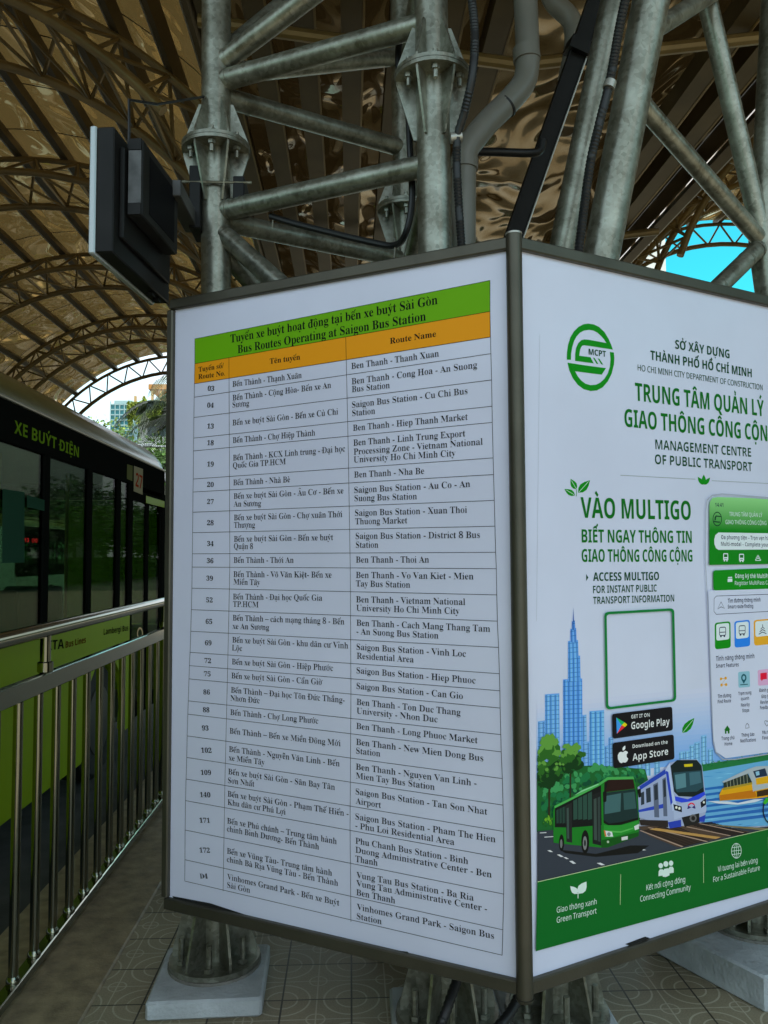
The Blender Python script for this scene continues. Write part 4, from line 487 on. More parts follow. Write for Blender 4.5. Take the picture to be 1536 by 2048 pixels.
def glyphs(body, face, thin=0.0):
    out, fs, x = [], [], 0.0
    wd = {'serif': 0.055, 'sans': 0.055, 'sansbold': 0.095}[face]
    for ch in body:
        if ch == ' ': x += 0.26; continue
        if ch in 'Đđ': base, marks = ('D' if ch == 'Đ' else 'd'), ['bar']
        else:
            d = unicodedata.normalize('NFD', ch); base, marks = d[0], list(d[1:])
        vs, gf, adv = glyph(base, face, thin)
        if base in 'ij' and any(m_ not in ('\u0323',) for m_ in marks):
            keep = [min(vs[k][1] for k in f) < 0.52 for f in gf]; gf = [f for f, k in zip(gf, keep) if k]
        q = len(out); out += [(vx + x, vy) for vx, vy in vs]; fs += [tuple(i + q for i in f) for f in gf]
        up = base.isupper(); T = 0.75 if up else (0.52 if base not in 'ijdlt' else 0.6)
        xs = [v[0] for v in vs]; c = x + (min(xs) + max(xs)) / 2; R_ = x + max(xs); lift = 0.0; side = 0.0
        if '\u0302' in marks: stroke2(out, fs, [(c - .15, T + .02), (c, T + .13), (c + .15, T + .02)], wd); lift, side = .09, .17
        if '\u0306' in marks: stroke2(out, fs, [(c - .14, T + .12), (c - .07, T + .04), (c + .07, T + .04), (c + .14, T + .12)], wd); lift, side = .11, 0.0
        for m_ in marks:
            if m_ == '\u0301': stroke2(out, fs, [(c + side - .04, T + .03 + lift), (c + side + .08, T + .17 + lift)], wd * 1.2)
            if m_ == '\u0300': stroke2(out, fs, [(c + side - .10, T + .17 + lift), (c + side + .04, T + .03 + lift)], wd * 1.2)
            if m_ == '\u0309': stroke2(out, fs, [(c + side - .05, T + .17 + lift), (c + side + .03, T + .17 + lift), (c + side + .05, T + .11 + lift), (c + side, T + .02 + lift)], wd)
            if m_ == '\u0303': stroke2(out, fs, [(c - .14, T + .04 + lift * .9), (c - .06, T + .11 + lift * .9), (c + .05, T + .05 + lift * .9), (c + .14, T + .12 + lift * .9)], wd)
            if m_ == '\u0323': stroke2(out, fs, [(c - .055, -.14), (c + .055, -.14)], .11)
            if m_ == '\u031b': y = .66 if up else .42; stroke2(out, fs, [(R_ - .05, y), (R_ + .05, y + .04), (R_ + .09, y + .14)], wd * 1.1); adv += .04
            if m_ == 'bar':
                if up: stroke2(out, fs, [(x - .02, .35), (x + .30, .35)], wd)
                else: stroke2(out, fs, [(x + .26, .60), (x + .60, .60)], wd)
        x += adv
    return out, fs
def write(mb, pl, body, p0, p1, cap, style='sans', bold=0.0, layer=2, mi=0):
    face = 'serif' if style == 'serif' else ('sansbold' if bold >= 0.008 else 'sans')
    vs, fs = glyphs(body, face, 0.018 if (style == 'serif' and bold < 0.015) else (0.020 if 0.008 <= bold < 0.018 else 0.0)); CAP = FACES[face][3]
    x0 = min(v[0] for v in vs); x1 = max(v[0] for v in vs)
    a, b, c = V(pl.uv(*p0)), V(pl.uv(*p1)), V(pl.uv(p0[0], p0[1] - cap))
    e = b - a; sx = e.length / (x1 - x0); e.normalize(); n = V((-e.y, e.x)); sy = (c - a).length / CAP
    out = []
    for (x, y) in vs:
        q = a + e * ((x - x0) * sx) + n * (y * sy); out.append(pl.pt(q.x, q.y, layer))
    mb.add(out, fs, mi)
def shape(mb, pl, pts, layer=1, mi=0): mb.poly([pl.map(x, y, layer) for x, y in pts], mi)
def line(mb, pl, p, q, wd, layer=1, mi=0):
    a, b = V(pl.uv(*p)), V(pl.uv(*q)); e = (b - a).normalized(); n = V((-e.y, e.x)) * (wd / 2)
    mb.poly([pl.pt(*(a + n), layer), pl.pt(*(b + n), layer), pl.pt(*(b - n), layer), pl.pt(*(a - n), layer)], mi)
def pline(mb, pl, pts, wd, layer=1, mi=0, closed=False):
    """a drawn stroke with mitred joints"""
    P = [V(pl.uv(*p)) for p in pts]; n = len(P); offs = []
    for i in range(n):
        a = P[i - 1] if (i > 0 or closed) else None; b = P[(i + 1) % n] if (i < n - 1 or closed) else None
        t = V((0, 0))
        if a is not None: t += (P[i] - a).normalized()
        if b is not None: t += (b - P[i]).normalized()
        t.normalize(); offs.append(V((-t.y, t.x)) * (wd / 2))
    for i in range(n if closed else n - 1):
        j = (i + 1) % n
        mb.poly([pl.pt(*(P[i] + offs[i]), layer), pl.pt(*(P[j] + offs[j]), layer), pl.pt(*(P[j] - offs[j]), layer), pl.pt(*(P[i] - offs[i]), layer)], mi)
def ell(cx, cy, rx, ry, n=24, a0=0, a1=360, rot=0):
    return [(cx + math.cos(R(rot)) * rx * math.cos(R(a)) - math.sin(R(rot)) * ry * math.sin(R(a)), cy + math.sin(R(rot)) * rx * math.cos(R(a)) + math.cos(R(rot)) * ry * math.sin(R(a))) for a in [a0 + (a1 - a0) * i / n for i in range(n + (0 if a1 - a0 >= 360 else 1))]]
def rrect(c, r, n=4):
    """rounded version of a 4-corner outline"""
    out = []
    for i in range(4):
        p, a, b = V(c[i]), V(c[i - 1]), V(c[(i + 1) % 4]); u = (a - p).normalized() * r; v = (b - p).normalized() * r
        for k in range(n + 1):
            t = k / n; q = p + u * (1 - t) ** 2 + v * t * t; out.append((q.x, q.y))
    return out

# ================================================================== materials in use
GALV = mat_galv()
def pc(r, g, b):   # printed ink: photo value divided by the light on the white film
    return tuple(min(0.9, max(0.004, lin(c) / k)) for c, k in zip((r, g, b), (0.39, 0.44, 0.45)))
def ink(name, r, g, b, **k): return mat(name, pc(r, g, b), k.pop('rough', 0.45), spec=0.12, **k)
FRAME = mat("bronze_aluminium", (0.085, 0.079, 0.060), 0.42, 0.6, var=0.15, vscale=6, bump=0.05, bscale=120)
FILM = mat("white_film", (0.69, 0.715, 0.90), 0.32, coat=0.12, var=0.04, vscale=2.5, bump=0.22, bscale=2.6)
BLACK = mat("black_ink", (0.006, 0.006, 0.008), 0.6, spec=0.08)
STEEL = mat("polished_stainless", (0.255, 0.25, 0.20), 0.13, 1.0, var=0.06, vscale=3, rvar=0.07)
CONC = mat("painted_concrete", (0.46, 0.49, 0.52), 0.7, var=0.22, vscale=7, bump=0.3, bscale=60)
MORTAR = mat("old_concrete", (0.20, 0.19, 0.17), 0.85, var=0.3, vscale=12, bump=0.4, bscale=80)
RUBBER = mat("black_rubber", (0.012, 0.012, 0.013), 0.45)
BLKMETAL = mat("black_metal", (0.010, 0.010, 0.010), 0.5, spec=0.22, var=0.3, vscale=9)
BRONZE = mat("bronze_painted_steel", (0.21, 0.145, 0.055), 0.40, 0.3, var=0.25, vscale=2.5)
DARKSTEEL = mat("dark_purlin_paint", (0.10, 0.072, 0.030), 0.5, 0.2, var=0.25, vscale=2)
EDGEST = mat("bare_metal_and_lit_edge", (0.42, 0.41, 0.37), 0.4, 0.6)  # bare metal parts, and the painted lit edge of the purlins

# ================================================================== the setting: road, pavement, kerb, open ground
def mat_pave():
    m = mat("paving_tiles", (0.20, 0.19, 0.155), 0.62)
    L = m.node_tree.links.new; b = m.node_tree.nodes['Principled BSDF']
    tc = NN(m, 'ShaderNodeTexCoord'); sp = NN(m, 'ShaderNodeSeparateXYZ'); L(tc.outputs['Object'], sp.inputs[0])
    def M(op, a, c=None, d=None):
        n = NN(m, 'ShaderNodeMath'); n.operation = op
        for i, q in enumerate((a, c, d)):
            if q is None: continue
            if isinstance(q, (int, float)): n.inputs[i].default_value = q
            else: L(q, n.inputs[i])
        return n.outputs[0]
    T = 0.25
    x = M('MULTIPLY', sp.outputs['X'], 1 / T); y = M('MULTIPLY', sp.outputs['Y'], 1 / T)
    fx = M('SUBTRACT', M('FRACT', x), 0.5); fy = M('SUBTRACT', M('FRACT', y), 0.5)
    ax = M('ABSOLUTE', fx); ay = M('ABSOLUTE', fy)
    edge = M('MAXIMUM', ax, ay); joint = M('GREATER_THAN', edge, 0.487)
    def ring(dx, dy, r, wd):
        d = M('SQRT', M('ADD', M('MULTIPLY', dx, dx), M('MULTIPLY', dy, dy)))
        return M('LESS_THAN', M('ABSOLUTE', M('SUBTRACT', d, r)), wd)
    cx = M('SUBTRACT', ax, 0.5); cy = M('SUBTRACT', ay, 0.5)
    r1 = ring(cx, cy, 0.40, 0.014); r2 = ring(cx, cy, 0.22, 0.012); r3 = ring(fx, fy, 0.13, 0.011)
    cross = M('LESS_THAN', M('MINIMUM', ax, ay), 0.010)
    far = M('GREATER_THAN', M('SQRT', M('ADD', M('MULTIPLY', cx, cx), M('MULTIPLY', cy, cy))), 0.40)
    cross = M('MULTIPLY', cross, far)
    ribs = M('MAXIMUM', M('MAXIMUM', r1, r2), M('MAXIMUM', r3, cross))
    n1 = NN(m, 'ShaderNodeTexNoise'); n1.inputs['Scale'].default_value = 1.6; n1.inputs['Detail'].default_value = 6; L(tc.outputs['Object'], n1.inputs['Vector'])
    n2 = NN(m, 'ShaderNodeTexNoise'); n2.inputs['Scale'].default_value = 160; n2.inputs['Detail'].default_value = 3; L(tc.outputs['Object'], n2.inputs['Vector'])
    n3 = NN(m, 'ShaderNodeTexWhiteNoise'); n3.noise_dimensions = '2D'
    cb = NN(m, 'ShaderNodeCombineXYZ'); L(M('FLOOR', x), cb.inputs[0]); L(M('FLOOR', y), cb.inputs[1]); L(cb.outputs[0], n3.inputs['Vector'])
    rp = NN(m, 'ShaderNodeValToRGB'); e = rp.color_ramp.elements; e[0].position = 0.30; e[0].color = (0.15, 0.12, 0.072, 1); e[1].position = 0.72; e[1].color = (0.45, 0.385, 0.26, 1)
    mixv = M('ADD', M('MULTIPLY', n1.outputs['Fac'], 0.55), M('ADD', M('MULTIPLY', n2.outputs['Fac'], 0.32), M('MULTIPLY', n3.outputs['Value'], 0.14)))
    L(mixv, rp.inputs['Fac'])
    c1 = NN(m, 'ShaderNodeMix'); c1.data_type = 'RGBA'; L(rp.outputs['Color'], c1.inputs['A']); c1.inputs['B'].default_value = (0.74, 0.68, 0.52, 1)
    L(M('MULTIPLY', ribs, M('MULTIPLY_ADD', n1.outputs['Fac'], 1.0, -0.10)), c1.inputs['Factor'])
    c2 = NN(m, 'ShaderNodeMix'); c2.data_type = 'RGBA'; L(c1.outputs['Result'], c2.inputs['A']); c2.inputs['B'].default_value = (0.045, 0.038, 0.026, 1); L(joint, c2.inputs['Factor'])
    L(c2.outputs['Result'], b.inputs['Base Color'])
    h = M('ADD', M('SUBTRACT', M('MULTIPLY', ribs, 0.5), joint), M('MULTIPLY', n2.outputs['Fac'], 0.35))
    bp = NN(m, 'ShaderNodeBump'); bp.inputs['Strength'].default_value = 0.6; bp.inputs['Distance'].default_value = 0.006
    L(h, bp.inputs['Height']); L(bp.outputs['Normal'], b.inputs['Normal'])
    mr = NN(m, 'ShaderNodeMapRange'); mr.inputs['To Min'].default_value = 0.35; mr.inputs['To Max'].default_value = 0.8; L(n1.outputs['Fac'], mr.inputs['Value']); L(mr.outputs['Result'], b.inputs['Roughness'])
    return m
ASPHALT = mat("asphalt", (0.05, 0.05, 0.048), 0.85, var=0.3, vscale=5, bump=0.3, bscale=150)
g = MB().quad((-3000, -3000, -0.19), (3000, -3000, -0.19), (3000, 3000, -0.19), (-3000, 3000, -0.19)); struct(g.build('ground', mat("far_ground", (0.12, 0.12, 0.10), 0.9, var=0.2, vscale=0.05)))
struct(MB().quad((-14, -60, -0.15), (-1.5, -60, -0.15), (-1.5, 90, -0.15), (-14, 90, -0.15)).build('road', ASPHALT))
struct(MB().box((-0.93, -40, -0.17), (30, 40, 0.0)).build('pavement', mat_pave()))
struct(MB().obox((-1.215, 0, -0.083), (1, 0, 0), (0, 1, 0), (0, 0, 1), 0.285, 40, 0.087, bev=0.012).build('kerb', mat("granite_kerb", (0.29, 0.22, 0.13), 0.55, var=0.35, vscale=14, bump=0.2, bscale=120, rvar=0.15)))

# ================================================================== information board
CORN = at_y(1027, 492, 2.2); CORN.z = 0
LEFT = at_y(349, 640, 2.785); LEFT.z = 0
uL = (CORN - LEFT).normalized(); nL = V((uL.y, -uL.x, 0))
RDIR = V((0.895, 0.446, 0)).normalized(); nR = V((RDIR.y, -RDIR.x, 0))
PL = Plane(LEFT, uL, nL, 0.0003); PR = Plane(CORN, RDIR, nR, 0.0002)
WL = (CORN - LEFT).length; WR = 1.46
ZT = at_y(1035, 497, 2.2).z; ZB = at_y(1018, 1965, 2.2).z
board = thing('information_board', (CORN.x, CORN.y, 0), "two-sided bronze framed notice board with bus route table and green transport poster", "notice board")
pl_b = MB(); F = lambda P, a, z, o: P.o + P.u * a + V((0, 0, z)) + P.n * o
def panel(P, w): return MB().obox(F(P, w / 2, (ZT + ZB) / 2, -0.016), P.u, P.n, (0, 0, 1), w / 2, 0.0155, (ZT - ZB) / 2)
lp = panel(PL, WL).build('route_table_panel', FILM, board, smooth=False)
rp_ = panel(PR, WR).build('poster_panel', FILM, board, smooth=False)
for P, w in ((PL, WL), (PR, WR)): MB().obox(F(P, w / 2, (ZT + ZB) / 2, -0.0345), P.u, P.n, (0, 0, 1), w / 2 - .003, 0.0025, (ZT - ZB) / 2 - .003).build('backing_sheet', FRAME, board, smooth=False)
def bar(P, a0, a1, z0, z1, o0, o1, bev=0.004):
    return MB().obox(F(P, (a0 + a1) / 2, (z0 + z1) / 2, (o0 + o1) / 2), P.u, P.n, (0, 0, 1), (a1 - a0) / 2, (o1 - o0) / 2, (z1 - z0) / 2, bev=bev)
bt = 0.032
for P, w in ((PL, WL), (PR, WR)):
    a0, a1 = (-0.012, w - 0.014) if P is PL else (0.014, w + 0.012)
    bar(P, a0, a1, ZT - 0.004, ZT + bt, -0.04, 0.016).build('frame_rail', FRAME, board)
    bar(P, a0, a1, ZB - bt, ZB + 0.006, -0.04, 0.016).build('frame_rail', FRAME, board)
    if P is PL: bar(P, -0.022, 0.004, ZB + 0.0065, ZT - 0.0045, -0.041, 0.017).build('frame_stile', FRAME, board)
    else: bar(P, w - 0.004, w + 0.022, ZB + 0.0065, ZT - 0.0045, -0.041, 0.017).build('frame_stile', FRAME, board)
# rounded corner post with its little caps
cp = CORN + (nL + nR).normalized() * 0.006
MB().tube([cp + V((0, 0, ZB - bt - 0.004)), cp + V((0, 0, ZT + bt + 0.004))], 0.0225, 20).build('corner_post', FRAME, board)
cpb = MB().tube([cp + V((0, 0, ZT + bt + 0.004)), cp + V((0, 0, ZT + bt + 0.009)), cp + V((0, 0, ZT + bt + 0.011))], [0.0235, 0.0235, 0.019], 20)
cpb.build('post_cap', EDGEST, board)
MB().tube([cp + V((0, 0, ZB - bt - 0.014)), cp + V((0, 0, ZB - bt - 0.0045))], [0.021, 0.026], 20).build('post_cap', FRAME, board)
# torn dark gap where the film has come off the lower rail
tg = MB()
for P, pts in ((PL, [(345, 1792), (420, 1806), (500, 1832), (497, 1838), (440, 1820), (350, 1801)]), (PL, [(786, 1900), (815, 1903), (826, 1912), (800, 1909)]),
               (PR, [(1250, 1888), (1290, 1873), (1300, 1876), (1262, 1892)])):
    shape(tg, P, pts, 3)
tg.build('peeled_edge', mat("dark_gap", (0.01, 0.01, 0.01), 0.9), board, smooth=False)

# ---- route table -------------------------------------------------
S1, S2 = 2.226, 2.2265
c6 = lambda x, y: (340 + x / S1, 560 + y / S1)
c3 = lambda x, y: (340 + x / S1, 1160 + y / S1)
Lrow = [c6(111, 262), c6(111, 373), c6(109, 462), c6(108, 522), c6(107, 612), c6(106, 704), c6(105, 761), c6(104, 886), c6(103, 944), c6(102, 1034), c6(101, 1125), c6(100, 1219), c6(99, 1278), c6(98, 1372)] + \
       [c3(96, 132), c3(93, 228), c3(90, 322), c3(87, 381), c3(85, 440), c3(82, 538), c3(80, 597), c3(77, 694), c3(75, 790), c3(72, 886), c3(70, 982), c3(68, 1113), c3(67, 1245), c3(66, 1340)]
Rrow = [c6(1425, 2), c6(1425, 140), c6(1427, 254), c6(1429, 328), c6(1432, 445), c6(1434, 562), c6(1435, 634), c6(1439, 792), c6(1441, 866), c6(1444, 981), c6(1447, 1096), c6(1450, 1212), c6(1453, 1285), c3(1455, 66)] + \
       [c3(1458, 183), c3(1463, 300), c3(1467, 417), c3(1469, 493), c3(1470, 570), c3(1473, 688), c3(1475, 765), c3(1480, 884), c3(1483, 1002), c3(1486, 1119), c3(1487, 1238), c3(1486, 1398), c3(1482, 1557), c3(1479, 1670)]
hb = MB(); shape(hb, PL, [Lrow[0], Rrow[0], Rrow[1], Lrow[1]], 1); hb.build('title_band', ink("route_green", 70, 122, 4), lp, smooth=False)
hb = MB(); shape(hb, PL, [Lrow[1], Rrow[1], Rrow[2], Lrow[2]], 1); hb.build('heading_band', ink("route_orange", 166, 110, 14), lp, smooth=False)
gl = MB()
for i, (a, b) in enumerate(zip(Lrow, Rrow)): line(gl, PL, a, b, 0.0014, 2)
pline(gl, PL, Lrow, 0.0014, 2.5); pline(gl, PL, Rrow, 0.0014, 2.5)
pline(gl, PL, [c6(263, 345), c6(265, 800), c6(267, 1250), c3(265, 38), c3(257, 400), c3(245, 900), c3(237, 1385)], 0.0013, 2.5)
pline(gl, PL, [c6(783, 255), c6(795, 800), c6(803, 1285), c3(806, 500), c3(802, 1100), c3(806, 1522)], 0.0013, 2.5)
gl.build('table_rules', BLACK, lp, smooth=False)
for s, a, b, c, bo in (("Tuyến xe buýt hoạt động tại bến xe buýt Sài Gòn", (270, 280), (1192, 107), 36, .028), ("Bus Routes Operating at Saigon Bus Station", (302, 327), (1140, 180), 36, .028),
                   ("Tên tuyến", (445, 374), (580, 354), 24, .026), ("Route Name", (980, 285), (1185, 252), 26, .026), ("Tuyến số/", (128, 410), (240, 391), 22, .024), ("Route No.", (127, 442), (245, 425), 22, .024)):
    tt = MB(); write(tt, PL, s, c6(*a), c6(*b), c / S1, 'serif', bo, 3); tt.build('heading_line', BLACK, lp, smooth=False)
T6 = [("Bến Thành - Thạnh Xuân", 279, 476, 587, 436), ("Bến Thành - Cộng Hòa- Bến xe An", 279, 537, 718, 480), ("Sương", 279, 568, 353, 560), ("Bến xe buýt Sài Gòn - Bến xe Củ Chi", 279, 648, 749, 598),
 ("Bến Thành - Chợ Hiệp Thành", 280, 726, 647, 692), ("Bến Thành - KCX Linh trung - Đại học", 281, 804, 780, 763), ("Quốc Gia TP.HCM", 281, 838, 516, 820), ("Bến Thành - Nhà Bè", 282, 914, 535, 900),
 ("Bến xe buýt Sài Gòn - Âu Cơ - Bến xe", 284, 975, 773, 950), ("An Sương", 284, 1009, 406, 1006), ("Bến xe buýt Sài Gòn - Chợ xuân Thới", 285, 1070, 768, 1055), ("Thượng", 285, 1103, 379, 1102),
 ("Bến xe buýt Sài Gòn - Bến xe buýt", 285, 1165, 727, 1158), ("Quận 8", 285, 1197, 370, 1198), ("Bến Thành - Thới An", 284, 1259, 551, 1259), ("Bến Thành - Võ Văn Kiệt- Bến xe", 283, 1322, 720, 1325), ("Miền Tây", 283, 1355, 402, 1359),
 ("Ben Thanh - Thanh Xuan", 808, 397, 1198, 340), ("Ben Thanh - Cong Hoa - An Suong", 809, 465, 1368, 391), ("Bus Station", 810, 500, 979, 481), ("Saigon Bus Station - Cu Chi Bus", 811, 569, 1325, 507), ("Station", 812, 606, 914, 595),
 ("Ben Thanh - Hiep Thanh Market", 815, 672, 1326, 622), ("Ben Thanh - Linh Trung Export", 817, 738, 1315, 696), ("Processing Zone - Vietnam National", 818, 778, 1393, 733), ("University Ho Chi Minh City", 818, 813, 1272, 784),
 ("Ben Thanh - Nha Be", 820, 880, 1132, 863), ("Saigon Bus Station - Au Co - An", 821, 948, 1337, 921), ("Suong Bus Station", 822, 985, 1100, 976), ("Saigon Bus Station - Xuan Thoi", 824, 1050, 1323, 1036), ("Thuong Market", 825, 1088, 1057, 1083),
 ("Saigon Bus Station - District 8 Bus", 827, 1153, 1380, 1148), ("Station", 828, 1192, 928, 1192), ("Ben Thanh - Thoi An", 828, 1258, 1154, 1258), ("Ben Thanh - Vo Van Kiet - Mien", 828, 1326, 1352, 1333), ("Tay Bus Station", 828, 1364, 1070, 1370)]
T3 = [("Bến Thành - Đại học Quốc Gia", 281, 86, 678, 92), ("TP.HCM", 281, 119, 395, 122), ("Bến Thành – cách mạng tháng 8 - Bến", 280, 180, 777, 198), ("xe An Sương", 279, 217, 442, 223), ("Bến xe buýt Sài Gòn - khu dân cư Vĩnh", 278, 278, 794, 305), ("Lộc", 276, 313, 322, 316),
 ("Bến xe buýt Sài Gòn - Hiệp Phước", 276, 375, 727, 405), ("Bến xe buýt Sài Gòn - Cần Giờ", 274, 437, 680, 467), ("Bến Thành – Đại học Tôn Đức Thắng-", 272, 501, 778, 547), ("Nhơn Đức", 270, 537, 400, 549), ("Bến Thành - Chợ Long Phước", 269, 600, 661, 640),
 ("Bến Thành – Bến xe Miền Đông Mới", 266, 683, 760, 740), ("Bến Thành - Nguyễn Văn Linh - Bến", 263, 764, 756, 830), ("xe Miền Tây", 262, 802, 422, 824), ("Bến xe buýt Sài Gòn - Sân Bay Tân", 260, 864, 735, 935), ("Sơn Nhất", 259, 903, 376, 920),
 ("Bến xe buýt Sài Gòn - Phạm Thế Hiển -", 257, 963, 795, 1053), ("Khu dân cư Phú Lợi", 257, 1000, 515, 1045), ("Bến xe Phú chánh – Trung tâm hành", 255, 1083, 743, 1176), ("chính Bình Dương- Bến Thành", 254, 1118, 664, 1200), ("Bến xe Vũng Tàu- Trung tâm hành", 254, 1217, 722, 1317), ("chính Bà Rịa Vũng Tàu - Bến Thành", 254, 1254, 749, 1362),
 ("Vinhomes Grand Park - Bến xe Buýt", 255, 1332, 754, 1450), ("Sài Gòn", 255, 1368, 357, 1393),
 ("Ben Thanh - Vietnam National", 829, 99, 1315, 111), ("University Ho Chi Minh City", 830, 137, 1290, 152), ("Ben Thanh - Cach Mang Thang Tam", 831, 203, 1426, 231), ("- An Suong Bus Station", 831, 241, 1196, 261), ("Saigon Bus Station - Vinh Loc", 831, 310, 1318, 342), ("Residential Area", 832, 350, 1085, 367),
 ("Saigon Bus Station - Hiep Phuoc", 831, 415, 1361, 461), ("Saigon Bus Station - Can Gio", 831, 484, 1304, 530), ("Ben Thanh - Ton Duc Thang", 831, 555, 1294, 603), ("University - Nhon Duc", 831, 594, 1192, 634), ("Ben Thanh - Long Phuoc Market", 830, 662, 1370, 727), ("Ben Thanh - New Mien Dong Bus", 829, 733, 1395, 807), ("Station", 829, 772, 937, 786),
 ("Ben Thanh - Nguyen Van Linh -", 828, 843, 1365, 918), ("Mien Tay Bus Station", 828, 883, 1179, 935), ("Saigon Bus Station - Tan Son Nhat", 827, 954, 1413, 1045), ("Airport", 827, 995, 940, 1015), ("Saigon Bus Station - Pham The Hien", 826, 1065, 1450, 1168), ("- Phu Loi Residential Area", 826, 1105, 1266, 1180),
 ("Phu Chanh Bus Station - Binh", 826, 1173, 1328, 1265), ("Duong Administrative Center - Ben", 826, 1213, 1433, 1325), ("Thanh", 826, 1253, 925, 1272), ("Vung Tau Bus Station - Ba Ria", 830, 1325, 1352, 1428), ("Vung Tau Administrative Center -", 830, 1362, 1412, 1477), ("Ben Thanh", 830, 1402, 1003, 1440), ("Vinhomes Grand Park - Saigon Bus", 832, 1467, 1443, 1598), ("Station", 832, 1508, 943, 1533)]
for cf, T in ((c6, T6), (c3, T3)):
    for s, x0, y0, x1, y1 in T:
        t = MB(); write(t, PL, s, cf(x0, y0), cf(x1, y1), (25 if x0 < 600 else 27) / S1, 'serif', 0.004, 3)
        t.build('vietnamese_route_line' if x0 < 600 else 'english_route_line', BLACK, lp, smooth=False)
N6 = [("03", 182, 492), ("04", 180, 567), ("13", 180, 660), ("18", 180, 734), ("19", 180, 829), ("20", 180, 920), ("27", 180, 996), ("28", 180, 1090), ("34", 180, 1183), ("36", 179, 1259), ("39", 177, 1337)]
N3 = [("52", 176, 98), ("65", 174, 194), ("69", 171, 289), ("72", 169, 368), ("75", 167, 427), ("86", 164, 508), ("88", 162, 587), ("93", 158, 668), ("102", 163, 767), ("109", 161, 866), ("140", 158, 965), ("171", 156, 1079), ("172", 156, 1212), ("D4", 152, 1327)]
for cf, T in ((c6, N6), (c3, N3)):
    for s, x, y in T:
        h = 17 if s == 'D4' else 14.5 if len(s) == 2 else 23
        tn = MB(); write(tn, PL, s, cf(x - h, y + 1), cf(x + h, y + 2), 21 / S1, 'serif', 0.024, 3); tn.build('route_number', BLACK, lp, smooth=False)

# ---- poster ------------------------------------------------------
A = lambda x, y: (1030 + x / 3.0356, 600 + y / 3.0356)
B = lambda x, y: (1030 + x / 2.6265, 1180 + y / 2.6265)
C2 = lambda x, y: (1070 + x / 3.2961, 1440 + y / 3.2961)
LG = lambda x, y: (1120 + x / 11.815, 640 + y / 11.815)
PH = lambda x, y: (1400 + x / 7.875, 980 + y / 7.875)
G1 = ink("poster_green", 0, 76, 16); G2 = ink("poster_dark_green", 0, 48, 26); G3 = ink("poster_mid_green", 0, 98, 10); WHT = ink("poster_white", 150, 165, 175); NAVY = ink("poster_navy", 16, 22, 48)
def sh(mb, f, pts, layer=1, mi=0): shape(mb, PR, [f(*p) for p in pts], layer, mi)
def wr(mb, f, s, a, b, cap, bold=0.0, layer=3, mi=0): 
    write(mb, PR, s, f(*a), f(*b), cap / {A: 3.0356, B: 2.6265, PH: 7.875}[f], 'sans', bold, layer, mi)
def annulus(mb, f, cx, cy, ro, ri, a0, a1, layer=1, mi=0, n=40, rot=0):
    o = ell(cx, cy, *ro, n, a0, a1, rot); i = ell(cx, cy, *ri, n, a0, a1, rot)
    if a1 - a0 >= 360: o.append(o[0]); i.append(i[0])
    for k in range(len(o) - 1): sh(mb, f, [o[k], o[k + 1], i[k + 1], i[k]], layer, mi)
def strip(mb, f, outer, inner, layer=1, mi=0):
    for k in range(len(outer) - 1): sh(mb, f, [outer[k], outer[k + 1], inner[k + 1], inner[k]], layer, mi)

# ring emblem
em = MB()
strip(em, LG, [(160, 935), (165, 760), (190, 590), (245, 410), (330, 265), (440, 160), (560, 100), (670, 85), (800, 105), (930, 170), (1050, 285), (1150, 450), (1215, 600), (1248, 700)],
      [(258, 940), (262, 800), (290, 640), (330, 500), (390, 390), (470, 300), (570, 248), (690, 232), (790, 250), (880, 295), (970, 375), (1040, 455), (1100, 548), (1130, 680)], 1)
strip(em, LG, [(178, 1015), (220, 1190), (300, 1370), (420, 1530), (560, 1635), (720, 1678), (870, 1665), (1010, 1590), (1130, 1450), (1220, 1270), (1275, 1050), (1285, 900), (1272, 768)],
      [(340, 1040), (350, 1200), (420, 1330), (500, 1430), (600, 1505), (720, 1540), (850, 1530), (950, 1480), (1050, 1390), (1130, 1260), (1180, 1100), (1195, 930), (1178, 755)], 1)
strip(em, LG, [(355, 965), (358, 800), (380, 660), (430, 550), (500, 480), (580, 458), (700, 470), (1100, 545), (1250, 700)], [(450, 960), (455, 840), (475, 700), (500, 640), (530, 605), (570, 597), (700, 612), (1000, 660), (1240, 698)], 1.4)
sh(em, LG, [(355, 965), (400, 838), (720, 880), (795, 1025)], 1.8)
sh(em, LG, [(778, 888), (815, 896), (905, 1040), (860, 1032)], 1.8); sh(em, LG, [(890, 908), (930, 916), (1020, 1055), (975, 1048)], 1.8)
sh(em, LG, [(180, 1010), (700, 1088), (1085, 1138), (985, 1292), (340, 1208), (230, 1120)], 2.2)
em.build('ring_emblem', G3, rp_, smooth=False)
hd = MB(); wr(hd, A, "MCPT", (447, 331), (552, 346), 36, .035); hd.build('emblem_letters', G2, rp_, smooth=False)
for s, a, b, c, bo in (("SỞ XÂY DỰNG", (973, 295), (1302, 355), 54, .02), ("THÀNH PHỐ HỒ CHÍ MINH", (822, 362), (1437, 470), 56, .02), ("HO CHI MINH CITY DEPARTMENT OF CONSTRUCTION", (745, 428), (1503, 548), 37, .0),
                       ("MANAGEMENT CENTRE", (853, 905), (1433, 952), 58, .016), ("OF PUBLIC TRANSPORT", (850, 995), (1440, 1040), 58, .016),
                       ("ACCESS MULTIGO", (474, 1706), (874, 1700), 52, .02), ("FOR INSTANT PUBLIC", (474, 1780), (860, 1770), 45, .012), ("TRANSPORT INFORMATION", (474, 1846), (966, 1830), 44, .014)):
    hd = MB(); wr(hd, A, s, a, b, c, bo); hd.build('dark_text_line', G2, rp_, smooth=False)
hd = MB(); sh(hd, A, [(432, 1664), (445, 1685), (432, 1706)], 2)
hd.build('arrow_mark', G2, rp_, smooth=False)
